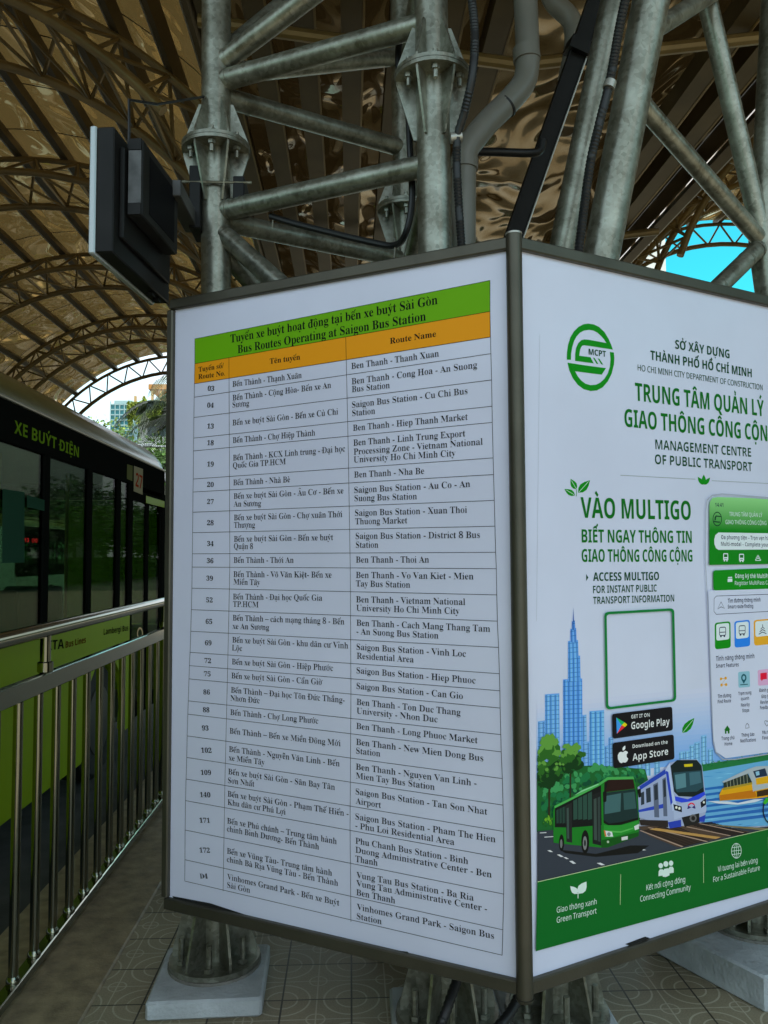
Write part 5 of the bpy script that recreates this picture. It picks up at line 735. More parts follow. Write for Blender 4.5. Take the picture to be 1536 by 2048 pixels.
for s, a, b, c, bo in (("TRUNG TÂM QUẢN LÝ", (730, 610), (1512, 707), 108, .036), ("GIAO THÔNG CÔNG CỘNG", (665, 768), (1578, 863), 108, .036), ("VÀO MULTIGO", (400, 1322), (1068, 1335), 125, .036),
                       ("BIẾT NGAY THÔNG TIN", (405, 1472), (1073, 1475), 80, .034), ("GIAO THÔNG CÔNG CỘNG", (405, 1590), (1077, 1588), 78, .034)):
    tl = MB(); wr(tl, A, s, a, b, c, bo); tl.build('green_text_line', G1, rp_, smooth=False)
ru = MB(); line(ru, PR, A(640, 1064), A(1095, 1088), 0.0016, 1); line(ru, PR, A(1195, 1097), A(1800, 1127), 0.0016, 1)
line(ru, PR, A(150, 210), A(130, 1950), 0.0005, 1)
ru.build('divider_rules', mat("grey_rule", (0.28, 0.32, 0.33), 0.4), rp_, smooth=False)
def leaf(mb, f, p, q, wd, layer=1, mi=0):
    p, q = V(p), V(q); e = q - p; n = V((-e.y, e.x)) * wd; pts = []
    for t in (0, .2, .45, .7, .9): pts.append(p + e * t + n * math.sin(math.pi * t ** .8))
    pts.append(q)
    for t in (.9, .7, .45, .2): pts.append(p + e * t - n * math.sin(math.pi * t ** .8))
    sh(mb, f, [(a.x, a.y) for a in pts], layer, mi)
lv = MB()
leaf(lv, A, (372, 1150), (338, 1086), .26); leaf(lv, A, (384, 1170), (455, 1094), .24); leaf(lv, A, (364, 1186), (300, 1148), .24)
leaf(lv, A, (1146, 1120), (1146, 1060), .22); leaf(lv, A, (1143, 1122), (1110, 1074), .22, 1.4); leaf(lv, A, (1149, 1122), (1184, 1078), .22, 1.4)
leaf(lv, B, (878, 752), (942, 672), .2)
line(lv, PR, A(372, 1192), A(374, 1150), .002, 1.2)
lv.build('leaf_ornaments', G3, rp_, smooth=False)
lvn = MB()
for f, p, q in ((A, (372, 1148), (342, 1096)), (A, (388, 1166), (446, 1102)), (A, (358, 1182), (310, 1153)), (B, (878, 752), (935, 682))): line(lvn, PR, f(*p), f(*q), .0012, 2)
lvn.build('leaf_veins', WHT, rp_, smooth=False)

PR.lift = 23
# phone screen
phn = MB(); pline(phn, PR, [A(1600, 1205), A(1250, 1178), A(1190, 1186), A(1160, 1215), A(1152, 1270), A(1148, 1560), B(1003, 30), B(1016, 300), B(1028, 640), B(1036, 800), B(1048, 850), B(1085, 888), B(1150, 888), B(1420, 845)], 0.0035, 1)
phn.build('phone_outline', mat("phone_edge", (0.42, 0.45, 0.55), 0.35), rp_, smooth=False)
phs = MB(); sh(phs, B, [(1008, 5), (1460, -60), (1460, 832), (1100, 882), (1050, 848), (1036, 780)], 0.6); phs.build('phone_screen', FILM, rp_, smooth=False)
hg = mat("poster_header_gradient", pc(20, 110, 20), 0.45, spec=0.12)
L_ = hg.node_tree.links.new; tcn = NN(hg, 'ShaderNodeTexCoord'); spn = NN(hg, 'ShaderNodeSeparateXYZ'); L_(tcn.outputs['Object'], spn.inputs[0])
rr = NN(hg, 'ShaderNodeValToRGB'); zz0 = PR.map(*A(1300, 1400)).z; zz1 = PR.map(*A(1300, 1200)).z
mm = NN(hg, 'ShaderNodeMapRange'); mm.inputs['From Min'].default_value = zz0; mm.inputs['From Max'].default_value = zz1; L_(spn.outputs['Z'], mm.inputs['Value'])
L_(mm.outputs['Result'], rr.inputs['Fac']); rr.color_ramp.elements[0].color = (*pc(0, 92, 12), 1); rr.color_ramp.elements[1].color = (*pc(96, 150, 95), 1)
L_(rr.outputs['Color'], hg.node_tree.nodes['Principled BSDF'].inputs['Base Color'])
ph = MB(); sh(ph, PH, [(128, 1180), (128, 260), (140, 180), (180, 125), (260, 112), (800, 130), (1400, 170), (1400, 1160)], 1.4); ph.build('phone_header', hg, rp_, smooth=False)
ph = MB(); sh(ph, PH, rrect([(190, 1265), (1400, 1215), (1400, 1545), (192, 1582)], 45), 1.4); ph.build('phone_button', G3, rp_, smooth=False)
ph = MB(); sh(ph, PH, [(270, 670), (1500, 690), (1500, 935), (270, 943), (230, 915), (206, 850), (204, 780), (222, 710)], 2)
for x, y in ((384, 1050), (634, 1060)):
    sh(ph, PH, rrect([(x - 38, y - 55), (x + 38, y - 55), (x + 40, y + 55), (x - 40, y + 55)], 14), 2); sh(ph, PH, [(x - 30, y + 55), (x - 10, y + 55), (x - 10, y + 75), (x - 30, y + 75)], 2); sh(ph, PH, [(x + 10, y + 55), (x + 30, y + 55), (x + 30, y + 75), (x + 10, y + 75)], 2)
for k, wd in enumerate((20, 34, 46)): sh(ph, PH, [(893 - wd, 1045 + k * 24), (893, 1018 + k * 24), (893 + wd, 1045 + k * 24), (893 + wd, 1056 + k * 24), (893, 1030 + k * 24), (893 - wd, 1056 + k * 24)], 2)
sh(ph, PH, [(850, 1104), (940, 1104), (938, 1114), (852, 1114)], 2); sh(ph, PH, [(420, 1370), (485, 1366), (485, 1384), (420, 1388)], 2); sh(ph, PH, [(415, 1398), (488, 1394), (488, 1445), (415, 1449)], 2)
ph.build('phone_white_icons', WHT, rp_, smooth=False)
ph = MB()
for x, y in ((384, 1050), (634, 1060)): sh(ph, PH, [(x - 27, y - 38), (x + 27, y - 38), (x + 27, y + 8), (x - 27, y + 8)], 2.6); line(ph, PR, PH(x - 22, y + 32), PH(x + 22, y + 32), .002, 2.6)
ph.build('phone_icon_windows', G1, rp_, smooth=False)
wl = MB()
wr(wl, A, "TRUNG TÂM QUẢN LÝ", (1293, 1312), (1493, 1318), 25, 0, 3); wr(wl, A, "GIAO THÔNG CÔNG CỘNG", (1270, 1360), (1519, 1366), 25, 0, 3)
wr(wl, A, "Đăng ký thẻ MultiPass", (1327, 1688), (1556, 1688), 27, .01, 3); wr(wl, A, "Register MultiPass Card", (1327, 1730), (1556, 1726), 24, 0, 3)
wl.build('phone_white_lettering', WHT, rp_, smooth=False)
for s, a, b, c in (("14:41", (1207, 1256), (1257, 1257), 24), ("Đa phương tiện – Trọn vẹn hành trình", (1243, 1452), (1610, 1460), 25), ("Multi-modal – Complete your journey", (1243, 1492), (1610, 1499), 24), ("Tìm đường thông minh", (1284, 1838), (1482, 1830), 25), ("Smart route finding", (1284, 1873), (1438, 1868), 23)):
    bl = MB(); wr(bl, A, s, a, b, c, .01); bl.build('phone_text_line', NAVY, rp_, smooth=False)
bl = MB()
pline(bl, PR, [A(1222, 1876), A(1243, 1832), A(1264, 1872), A(1243, 1862)], .0025, 2, closed=True)
pline(bl, PR, [A(1600, 1784), A(1215, 1797), A(1201, 1812), A(1200, 1890), A(1214, 1908), A(1600, 1886)], .0018, 2)
bl.build('phone_box_outline', NAVY, rp_, smooth=False)
for s, x0, y0, x1, y1, c, bo in (("Tính năng thông minh", 1049, 372, 1250, 357, 25, .016), ("Smart Features", 1049, 408, 1168, 400, 21, .01), ("Tìm đường", 1058, 567, 1128, 560, 19, .008), ("Find Route", 1058, 595, 1128, 588, 18, .008),
  ("Trạm xung", 1166, 552, 1234, 545, 18, .008), ("quanh", 1180, 578, 1222, 575, 17, .008), ("Nearby", 1180, 612, 1226, 608, 18, .008), ("Stops", 1187, 641, 1223, 638, 18, .008), ("Đánh giá", 1275, 535, 1337, 531, 18, .008), ("Góp ý", 1287, 567, 1325, 563, 18, .008),
  ("Review", 1282, 598, 1332, 594, 18, .008), ("Feedback", 1280, 626, 1342, 622, 18, .008), ("Trang chủ", 1077, 788, 1145, 782, 19, .008), ("Home", 1094, 816, 1134, 813, 18, .008), ("Thông báo", 1182, 770, 1250, 764, 18, .008), ("Notifications", 1177, 800, 1258, 793, 18, .008),
  ("Yêu thích", 1290, 755, 1350, 751, 18, .008), ("Favorite", 1292, 784, 1350, 780, 18, .008)):
    bl = MB(); wr(bl, B, s, (x0, y0), (x1, y1), c, bo); bl.build('phone_text_line', NAVY, rp_, smooth=False)
bl = MB()
pline(bl, PR, [B(1204, 725), B(1206, 708), B(1212, 698), B(1220, 706), B(1223, 722)], .002, 2, closed=True)
pline(bl, PR, [B(1316, 714), B(1306, 700), B(1304, 688), B(1312, 684), B(1317, 692), B(1324, 682), B(1330, 686), B(1328, 698)], .002, 2, closed=True)
bl.build('bell_and_heart_icons', NAVY, rp_, smooth=False)
le = MB(); annulus(le, A, 1220, 1330, (28, 44), (24, 38), 0, 360, 3); sh(le, A, [(1203, 1340), (1204, 1318), (1212, 1308), (1244, 1312), (1244, 1318), (1214, 1316), (1210, 1338)], 3); sh(le, A, [(1196, 1342), (1238, 1346), (1234, 1353), (1200, 1349)], 3)
le.build('phone_emblem', ink("emblem_dark", 6, 40, 26), rp_, smooth=False)
for k, (x0, y0, x1, y1, mt) in enumerate(((1042, 168, 1125, 308, ink("tile_green", 0, 100, 10)), (1145, 160, 1227, 299, ink("tile_blue", 24, 92, 170)), (1247, 154, 1340, 288, ink("tile_orange", 186, 120, 26)))):
    d = -5; t = MB(); sh(t, B, rrect([(x0, y0 + 4), (x1, y0 + d), (x1 + 2, y1 + d), (x0 + 2, y1 + 4)], 16), 1.4); t.build('mode_tile', mt, rp_, smooth=False)
    t = MB(); sh(t, B, rrect([(x0 + 8, y0 + 11), (x1 - 7, y0 + 4), (x1 - 6, y1 - 50), (x0 + 9, y1 - 42)], 12), 2.2); t.build('mode_tile_face', WHT, rp_, smooth=False)
    cx, cy = (x0 + x1) / 2, y0 + 52; t = MB()
    if k < 2:
        pline(t, PR, [B(*p) for p in rrect([(cx - 16, cy - 24), (cx + 16, cy - 26), (cx + 16, cy + 17), (cx - 16, cy + 19)], 7, 2)], .0028, 3, closed=True)
        line(t, PR, B(cx - 16, cy + 2), B(cx + 16, cy), .0025, 3.2); sh(t, B, [(cx - 13, cy + 18), (cx - 5, cy + 18), (cx - 5, cy + 27), (cx - 13, cy + 27)], 3); sh(t, B, [(cx + 5, cy + 18), (cx + 13, cy + 17), (cx + 13, cy + 26), (cx + 5, cy + 26)], 3)
    else:
        for q in range(3): pline(t, PR, [B(cx - 20 + (2 - q) * 5, cy + q * 13), B(cx, cy - 12 + q * 13), B(cx + 20 - (2 - q) * 5, cy - 3 + q * 13)], .0028, 3)
        line(t, PR, B(cx, cy - 26), B(cx, cy - 10), .0028, 3)
    t.build('mode_icon', NAVY, rp_, smooth=False)
t = MB(); pline(t, PR, [B(1074, 466), B(1100, 462), B(1078, 498), B(1102, 496)], .003, 2)
for p in ((1075, 466), (1100, 462), (1078, 498), (1102, 496)): sh(t, B, ell(*p, 6, 8, 10), 2.2)
t.build('route_icon', ink("icon_ochre", 170, 120, 10), rp_, smooth=False)
t = MB(); sh(t, B, rrect([(1165, 430), (1226, 424), (1228, 508), (1167, 513)], 9), 1.4); t.build('stop_icon_tile', ink("tile_pale_teal", 96, 135, 150), rp_, smooth=False)
t = MB(); annulus(t, B, 1195, 460, (14, 20), (7, 11), 0, 360, 2); sh(t, B, [(1184, 472), (1206, 471), (1195, 492)], 2.1); line(t, PR, B(1176, 497), B(1216, 494), .003, 2.2); t.build('stop_icon', ink("icon_teal", 0, 60, 72), rp_, smooth=False)
t = MB(); sh(t, B, rrect([(1268, 420), (1340, 412), (1340, 496), (1270, 502)], 9), 1.4); t.build('review_icon_tile', ink("tile_pale_pink", 150, 120, 150), rp_, smooth=False)
t = MB(); sh(t, B, [(1282, 436), (1316, 432), (1316, 466), (1296, 469), (1288, 478), (1287, 470), (1282, 470)], 2); t.build('review_icon', ink("icon_red", 190, 10, 40), rp_, smooth=False)
t = MB(); sh(t, B, [(1092, 735), (1108, 710), (1124, 732), (1120, 732), (1120, 752), (1111, 753), (1111, 740), (1104, 740), (1104, 753), (1096, 754), (1096, 735)], 2); t.build('home_icon', G1, rp_, smooth=False)

# green border left round the code area; the two shop badges
t = MB(); o = rrect([(463, 115), (830, 95), (841, 583), (472, 628)], 24); i = rrect([(475, 128), (818, 108), (829, 572), (484, 614)], 16); o.append(o[0]); i.append(i[0]); strip(t, B, o, i, 2)
t.build('code_border', ink("code_green", 6, 88, 40), rp_, smooth=False)
t = MB(); sh(t, B, rrect([(503, 650), (819, 611), (823, 735), (507, 780)], 14), 2); sh(t, B, rrect([(506, 802), (827, 757), (831, 887), (511, 936)], 14), 2); t.build('shop_badges', ink("badge_black", 12, 12, 16), rp_, smooth=False)
BW = ink("badge_white", 160, 170, 185)
for s_, a_, b_, c_ in (("GET IT ON", (604, 674), (700, 663), 19), ("Google Play", (604, 730), (805, 707), 38), ("Download on the", (611, 829), (795, 805), 19), ("App Store", (611, 895), (798, 862), 36)):
    t = MB(); wr(t, B, s_, a_, b_, c_, .008, 3); t.build('badge_text_line', BW, rp_, smooth=False)
t = MB(); sh(t, B, [(560, 850), (572, 842), (583, 846), (586, 853), (579, 862), (580, 876), (588, 884), (582, 898), (572, 905), (562, 903), (552, 908), (542, 902), (534, 886), (533, 866), (540, 852), (550, 848)], 3); leaf(t, B, (560, 842), (572, 815), .25, 3)
t.build('fruit_mark', BW, rp_, smooth=False)
for nm, c, pts in (("play_blue", (40, 110, 170), [(525, 668), (553, 708), (528, 754)]), ("play_green", (10, 130, 70), [(525, 668), (570, 694), (553, 708)]), ("play_yellow", (200, 150, 0), [(570, 694), (583, 706), (571, 718), (553, 708)]), ("play_red", (190, 30, 40), [(528, 754), (553, 708), (571, 718)])):
    t = MB(); sh(t, B, pts, 3); t.build('badge_triangle', ink(nm, *c), rp_, smooth=False)

PR.lift = 0
# printed city picture, back to front
INKS = {}
def pic(name, polys, layer0):
    """one printed motif: polys = [(rgb, pixel function, points)], each a hair above the one before"""
    mats, mb = [], MB()
    for k, (c, f, pts) in enumerate(polys):
        key = "print_%d_%d_%d" % c
        m = ink(key, *c)
        if m not in mats: mats.append(m)
        sh(mb, f, pts, layer0 + 0.02 * k, mats.index(m))
    return mb.build(name, mats, rp_, smooth=False)
rnd = random.Random(3)
sky_p = []
for k in range(16):
    y0 = 600 + k * 24; f = k / 15; c = tuple(int(u + (v - u) * f ** 1.2) for u, v in zip((141, 151, 170), (84, 124, 172)))
    sky_p.append((c, B, [(113, y0), (1460, y0 - 130), (1460, y0 - 96), (113, y0 + 34)]))
pic('printed_sky', sky_p, 0.5)
tw = []
def tower(x0, x1, yt, yb, c, step=14, wd=5):
    tw.append((c, B, [(x0, yt), (x1, yt - 6), (x1 + 3, yb), (x0, yb)]))
    d = tuple(max(0, q - 34) for q in c); l = tuple(min(180, q + 22) for q in c)
    x = x0 + 3; k = 0
    while x < x1 - wd: tw.append(((d, l)[k % 2], B, [(x, yt + 4), (x + wd, yt + 3), (x + wd + 2, yb), (x + 2, yb)])); x += step; k += 1
    y = yt + 12
    while y < yb - 10 and y < yt + 330: tw.append((d, B, [(x0, y), (x1, y - 5), (x1, y - 2), (x0, y + 3)])); y += 24
for a in ((120, 160, 690, 900), (330, 375, 660, 930), (355, 400, 800, 930), (470, 500, 820, 940), (490, 515, 775, 940)): tower(*a, (78, 122, 168), 12, 4)
for (x, y) in ((640, 900), (680, 885), (730, 900), (860, 850), (890, 845), (915, 815), (940, 800), (975, 765), (1010, 835)): tower(x, x + 30, y, 975, (88, 134, 170), 10, 4)
tower(157, 232, 548, 880, (72, 120, 170), 12, 5); tower(390, 467, 636, 920, (72, 124, 176), 13, 6)
tower(252, 352, 470, 930, (62, 112, 170), 12, 5); tower(278, 341, 350, 480, (66, 116, 172), 11, 5); tower(278, 330, 268, 355, (68, 118, 172), 10, 4); tower(290, 320, 205, 275, (62, 108, 166), 9, 4); tower(298, 313, 165, 210, (44, 90, 150), 6, 3)
tw.append(((30, 66, 124), B, [(303, 168), (306, 92), (309, 168)]))
pic('printed_towers', tw, 1.0)
water = [((70, 124, 158), B, [(900, 945), (1460, 850), (1460, 1230), (850, 1260)])]
for k in range(40):
    y = 960 + k * 7.2; x = 960 + rnd.random() * 330; wv = 30 + rnd.random() * 70
    c = ((46, 104, 150), (92, 146, 170), (32, 84, 136))[k % 3]; water.append((c, B, [(x, y), (x + wv * .5, y - 5), (x + wv, y - 6), (x + wv * .5, y - 1)]))
for k in range(7): y = 1040 + k * 30; water.append(((22 + k, 74, 132), B, [(990, y), (1329 + 100, y - 60), (1329 + 100, y - 40), (990, y + 12)]))
pic('printed_water', water, 9.5)
tr = [((16, 70, 30), B, [(113, 960), (230, 930), (420, 920), (680, 940), (700, 1010), (640, 1260), (113, 1270)]), ((20, 84, 44), B, [(890, 948), (990, 915), (1329, 862), (1460, 850), (1460, 880), (1329, 893), (985, 952)])]
def clump(cx, cy, rx, ry, n, cols):
    for k in range(n):
        a = rnd.random() * 6.283; d = math.sqrt(rnd.random()); x, y = cx + rx * d * math.cos(a), cy + ry * d * math.sin(a); s = (0.30 - .08 * d) * (rx + ry) / 2 * (0.5 + rnd.random() * .6)
        c = cols[min(2, max(0, int((1 - (y - cy + ry) / (2 * ry)) * 3 + rnd.random() - .5)))]
        q = rnd.random() * 60; tr.append((c, B, [(x + s * (0.75 + .5 * ((j * 7 + k) % 3) / 2) * math.cos(R(q + j * 51.4)), y + s * 1.1 * (0.75 + .5 * ((j * 5 + k) % 3) / 2) * math.sin(R(q + j * 51.4))) for j in range(7)]))
g_a = ((8, 40, 14), (28, 72, 22), (66, 112, 44))
for (x, y, a, b, n) in ((300, 1010, 60, 60, 26), (420, 985, 70, 70, 34), (520, 985, 60, 55, 28), (620, 975, 60, 50, 26), (200, 1100, 60, 90, 30), (300, 1080, 60, 60, 20)): clump(x, y, a, b, n, ((4, 52, 34), (16, 82, 46), (40, 108, 62)))
for k in range(30): clump(930 + k * 16, 925 - k * 2.6, 12, 12, 3, ((10, 66, 40), (24, 92, 50), (40, 112, 60)))
tr += [((30, 30, 16), B, [(172, 960), (182, 960), (180, 1200), (170, 1200)]), ((30, 30, 16), B, [(284, 930), (292, 930), (290, 1090), (282, 1090)])]
clump(172, 900, 58, 130, 90, g_a); clump(140, 960, 24, 80, 30, g_a); clump(292, 880, 62, 75, 66, g_a); clump(230, 950, 30, 50, 20, g_a); clump(170, 1215, 30, 30, 14, ((20, 70, 20), (50, 104, 24), (74, 122, 30)))
tr = [(c, f, [(max(113, x), y) for x, y in p]) for c, f, p in tr]
pic('printed_trees', tr, 11.0)
rd = [((36, 42, 50), B, [(113, 1265), (420, 1240), (860, 1240), (1230, 1250), (1440, 1230), (1440, 1260), (113, 1530)])]
rd += [((54, 44, 36), B, [(640, 1240), (960, 1225), (1230, 1268), (850, 1350), (700, 1290)])]
for k in range(16): t0 = k / 15; x, y = 668 + 190 * t0, 1262 + 82 * t0; rd.append(((26, 20, 18), B, [(x, y), (x + 150, y - 36), (x + 158, y - 32), (x + 8, y + 5)]))
for k in range(14): t0 = k / 13; x, y = 900 + 210 * t0, 1225 + 60 * t0; rd.append(((24, 20, 20), B, [(x, y), (x + 130, y - 8), (x + 136, y - 4), (x + 6, y + 5)]))
for p in ([(648, 1262), (656, 1260), (880, 1345), (870, 1348)], [(690, 1246), (700, 1244), (1010, 1318), (998, 1321)], [(860, 1236), (870, 1234), (1130, 1288), (1120, 1290)], [(960, 1226), (968, 1224), (1200, 1272), (1190, 1274)]): rd.append(((120, 104, 92), B, p))
rd.append(((132, 104, 58), B, [(700, 1256), (735, 1248), (1075, 1296), (1050, 1306)]))
rd.append(((90, 84, 60), B, [(1000, 1228), (1330, 1250), (1310, 1262), (1090, 1240)]))
for p in ([(165, 1366), (180, 1364), (195, 1374), (180, 1374)], [(215, 1388), (228, 1386), (250, 1398), (236, 1400)], [(250, 1402), (262, 1401), (278, 1410), (265, 1411)], [(280, 1422), (296, 1420), (316, 1434), (300, 1436)], [(424, 1432), (445, 1430), (468, 1442), (448, 1444)], [(640, 1356), (655, 1354), (684, 1364), (668, 1366)], [(126, 1272), (160, 1270), (160, 1274), (126, 1276)], [(150, 1294), (196, 1291), (196, 1295), (150, 1298)]): rd.append(((150, 156, 160), B, p))
rd.append(((12, 14, 14), B, [(230, 1362), (420, 1384), (600, 1340), (700, 1340), (640, 1380), (420, 1400), (260, 1380)]))
pic('printed_road_and_rails', rd, 18.5)
c2 = lambda *p: list(p)
tn_ = [((110, 124, 150), C2, [(670, 440), (850, 320), (880, 280), (960, 258), (1060, 258), (1095, 300), (1120, 520), (1124, 590), (1100, 670), (880, 712), (680, 640)]),
 ((24, 48, 128), C2, [(680, 436), (852, 322), (874, 345), (860, 350), (690, 458)]), ((28, 50, 136), C2, [(676, 590), (840, 550), (842, 578), (676, 606)]),
 ((30, 40, 48), C2, [(692, 478), (712, 468), (714, 552), (692, 560)]), ((30, 40, 48), C2, [(724, 452), (754, 440), (758, 536), (728, 545)]), ((64, 74, 92), C2, [(772, 424), (804, 408), (812, 640), (780, 638)]), ((28, 36, 44), C2, [(778, 432), (800, 420), (804, 520), (782, 528)]),
 ((64, 74, 92), C2, [(832, 388), (856, 374), (866, 632), (840, 632)]), ((28, 36, 44), C2, [(838, 396), (853, 386), (858, 500), (842, 508)]),
 ((30, 26, 24), C2, [(680, 655), (870, 660), (872, 705), (690, 690)]),
 ((130, 146, 172), C2, [(852, 330), (882, 282), (905, 480), (930, 560), (900, 600), (880, 420)]), ((26, 48, 138), C2, [(855, 332), (872, 340), (900, 540), (888, 560), (866, 420)]),
 ((12, 24, 24), C2, [(886, 300), (930, 262), (1060, 262), (1092, 300), (1108, 470), (1040, 505), (940, 500), (910, 470)]), ((26, 52, 60), C2, [(905, 345), (1090, 330), (1104, 440), (1060, 470), (930, 475), (912, 440)]), ((60, 96, 104), C2, [(915, 360), (985, 348), (990, 440), (925, 455)]), ((44, 76, 86), C2, [(1010, 345), (1080, 338), (1090, 410), (1015, 430)]),
 ((150, 140, 20), C2, [(975, 290), (1032, 286), (1032, 304), (978, 308)]), ((28, 50, 160), C2, [(915, 500), (1000, 520), (1110, 470), (1116, 490), (1060, 530), (960, 542), (918, 530)]),
 ((120, 134, 158), C2, [(905, 560), (1122, 510), (1120, 600), (1060, 620), (960, 640), (910, 655)]), ((8, 12, 20), C2, [(905, 552), (960, 568), (962, 606), (912, 592)]), ((8, 12, 20), C2, [(1084, 540), (1120, 512), (1120, 556), (1088, 578)]), ((180, 180, 160), C2, ell(925, 574, 8, 10, 8)), ((180, 180, 160), C2, ell(945, 580, 8, 10, 8)), ((180, 180, 160), C2, ell(1106, 540, 7, 9, 8)),
 ((26, 46, 130), C2, [(870, 672), (955, 655), (958, 700), (880, 712)]), ((26, 46, 130), C2, [(1075, 640), (1118, 622), (1110, 670), (1076, 668)]), ((20, 22, 22), C2, [(960, 640), (1075, 612), (1078, 672), (980, 705)]), ((70, 72, 74), C2, ell(1035, 645, 24, 26, 10)), ((22, 22, 22), C2, ell(1036, 645, 13, 15, 10)),
 ((40, 26, 80), C2, [(996, 584), (1003, 584), (1022, 575), (1028, 575), (1045, 582), (1052, 580), (1045, 558), (1024, 578), (1003, 560)]), ((170, 30, 50), C2, ell(1024, 572, 26, 30, 8, 200, 340) + [(1042, 560), (1024, 550), (1006, 562)])]
pic('printed_train', tn_, 20.0)
bus_p = [((16, 88, 24), C2, [(112, 600), (122, 560), (240, 505), (430, 405), (470, 375), (640, 372), (655, 410), (680, 660), (676, 760), (470, 838), (430, 838), (240, 820), (116, 806)]),
 ((52, 124, 60), C2, [(120, 565), (255, 498), (300, 460), (420, 410), (470, 374), (640, 370), (648, 388), (470, 392), (425, 425), (240, 520), (124, 578)]), ((96, 150, 112), C2, [(240, 500), (255, 492), (300, 462), (410, 418), (412, 424), (300, 472)]),
 ((10, 14, 14), C2, [(124, 580), (240, 522), (428, 428), (432, 690), (236, 706), (124, 704)])]
for k in range(5): x = 134 + k * 20; bus_p.append(((24, 46, 40), C2, [(x, 592 - k * 9), (x + 15, 585 - k * 9), (x + 16, 676), (x + 1, 680)]))
for k in range(4): x = 245 + k * 32; bus_p.append(((28, 54, 46), C2, [(x, 530 - k * 16), (x + 27, 517 - k * 16), (x + 28, 650), (x + 1, 656)]))
bus_p += [((22, 26, 26), C2, [(196, 560), (236, 542), (238, 806), (200, 800)]), ((40, 56, 52), C2, [(202, 580), (215, 574), (218, 780), (205, 778)]), ((16, 20, 20), C2, [(372, 490), (426, 468), (430, 826), (372, 812)]), ((40, 54, 50), C2, [(380, 520), (398, 512), (402, 790), (382, 786)]), ((34, 46, 44), C2, [(406, 510), (422, 502), (424, 800), (408, 796)]),
 ((26, 14, 12), C2, [(450, 410), (480, 392), (640, 388), (652, 450), (448, 475)]), ((16, 34, 34), C2, [(442, 478), (655, 452), (674, 640), (560, 670), (480, 680), (444, 655)]), ((44, 74, 76), C2, [(452, 500), (560, 480), (556, 600), (452, 618)]), ((34, 62, 62), C2, [(575, 480), (648, 470), (660, 580), (580, 590)]), ((8, 12, 10), C2, [(444, 655), (480, 680), (560, 670), (674, 640), (674, 655), (560, 688), (480, 694), (446, 676)]),
 ((26, 104, 34), C2, [(446, 690), (560, 692), (676, 660), (676, 720), (500, 770), (448, 770)]), ((60, 130, 60), C2, [(470, 726), (560, 730), (640, 706), (640, 714), (560, 740), (470, 736)]),
 ((150, 160, 160), C2, [(446, 724), (500, 734), (508, 766), (456, 766)]), ((150, 80, 40), C2, [(446, 724), (456, 726), (464, 764), (456, 766)]), ((90, 100, 100), C2, ell(480, 750, 12, 13, 10)), ((150, 160, 160), C2, [(646, 698), (678, 682), (678, 714), (652, 724)]),
 ((10, 60, 16), C2, [(432, 790), (676, 736), (676, 762), (470, 838), (430, 838)]), ((150, 156, 156), C2, [(562, 770), (604, 762), (604, 784), (564, 792)]), ((120, 140, 120), C2, ell(474, 800, 8, 9, 8)),
 ((8, 10, 10), C2, ell(168, 806, 17, 56, 14)), ((78, 84, 84), C2, ell(166, 812, 8, 30, 12)), ((8, 10, 10), C2, ell(324, 800, 26, 78, 16)), ((84, 90, 90), C2, ell(322, 808, 14, 46, 14)), ((30, 34, 34), C2, ell(322, 808, 7, 22, 10)),
 ((10, 12, 12), C2, rrect([(440, 470), (464, 464), (464, 536), (442, 540)], 8)), ((10, 12, 12), C2, [(452, 420), (470, 398), (474, 404), (458, 470), (450, 470)]), ((10, 12, 12), C2, rrect([(668, 455), (690, 448), (692, 506), (676, 510)], 7))]
pic('printed_bus', bus_p, 21.5)
bo = [((160, 120, 14), C2, [(1228, 450), (1425, 415), (1430, 470), (1540, 440), (1560, 500), (1454, 515), (1212, 530), (1208, 490)]), ((140, 84, 10), C2, [(1210, 494), (1440, 458), (1456, 505), (1400, 514), (1214, 528)]),
 ((120, 132, 138), C2, [(1226, 405), (1300, 368), (1400, 320), (1450, 304), (1540, 300), (1560, 440), (1454, 462), (1430, 470), (1420, 400), (1400, 350), (1240, 416)]), ((26, 36, 30), C2, [(1236, 412), (1395, 352), (1424, 408), (1240, 446)]), ((120, 104, 30), C2, [(1232, 446), (1425, 408), (1426, 422), (1232, 462)]),
 ((18, 34, 52), C2, [(1430, 336), (1510, 316), (1526, 366), (1448, 380)]), ((100, 140, 160), C2, [(1446, 340), (1470, 334), (1474, 360), (1452, 366)]), ((165, 124, 16), C2, [(1448, 384), (1560, 360), (1560, 410), (1452, 425)]), ((40, 26, 14), C2, [(1454, 468), (1545, 450), (1545, 490), (1500, 498), (1456, 505)]),
 ((150, 160, 168), C2, [(1130, 532), (1260, 534), (1330, 545), (1440, 520), (1500, 520), (1440, 540), (1330, 556), (1200, 548)])]
for k in range(7): x = 1256 + k * 22; bo.append(((110, 116, 100), C2, [(x, 404 - k * 8), (x + 3, 403 - k * 8), (x + 7, 440 - k * 4), (x + 4, 441 - k * 4)]))
pic('printed_ferry', bo, 20.0)
PR.lift = 19
wb = MB(); annulus(wb, C2, 1562, 590, (68, 100), (62, 92), 0, 360, 4.5); 
for a in range(0, 360, 30): line(wb, PR, C2(1562, 590), C2(1562 + 62 * math.cos(R(a)), 590 + 92 * math.sin(R(a))), .0006, 4.6)
wb.build('printed_wheel', ink("print_tyre", 20, 20, 20), rp_, smooth=False)
wb = MB(); sh(wb, C2, [(1495, 545), (1510, 515), (1560, 495), (1620, 500), (1620, 512), (1545, 520), (1512, 555)], 4.8); wb.build('printed_mudguard', ink("print_mudguard", 40, 130, 30), rp_, smooth=False)

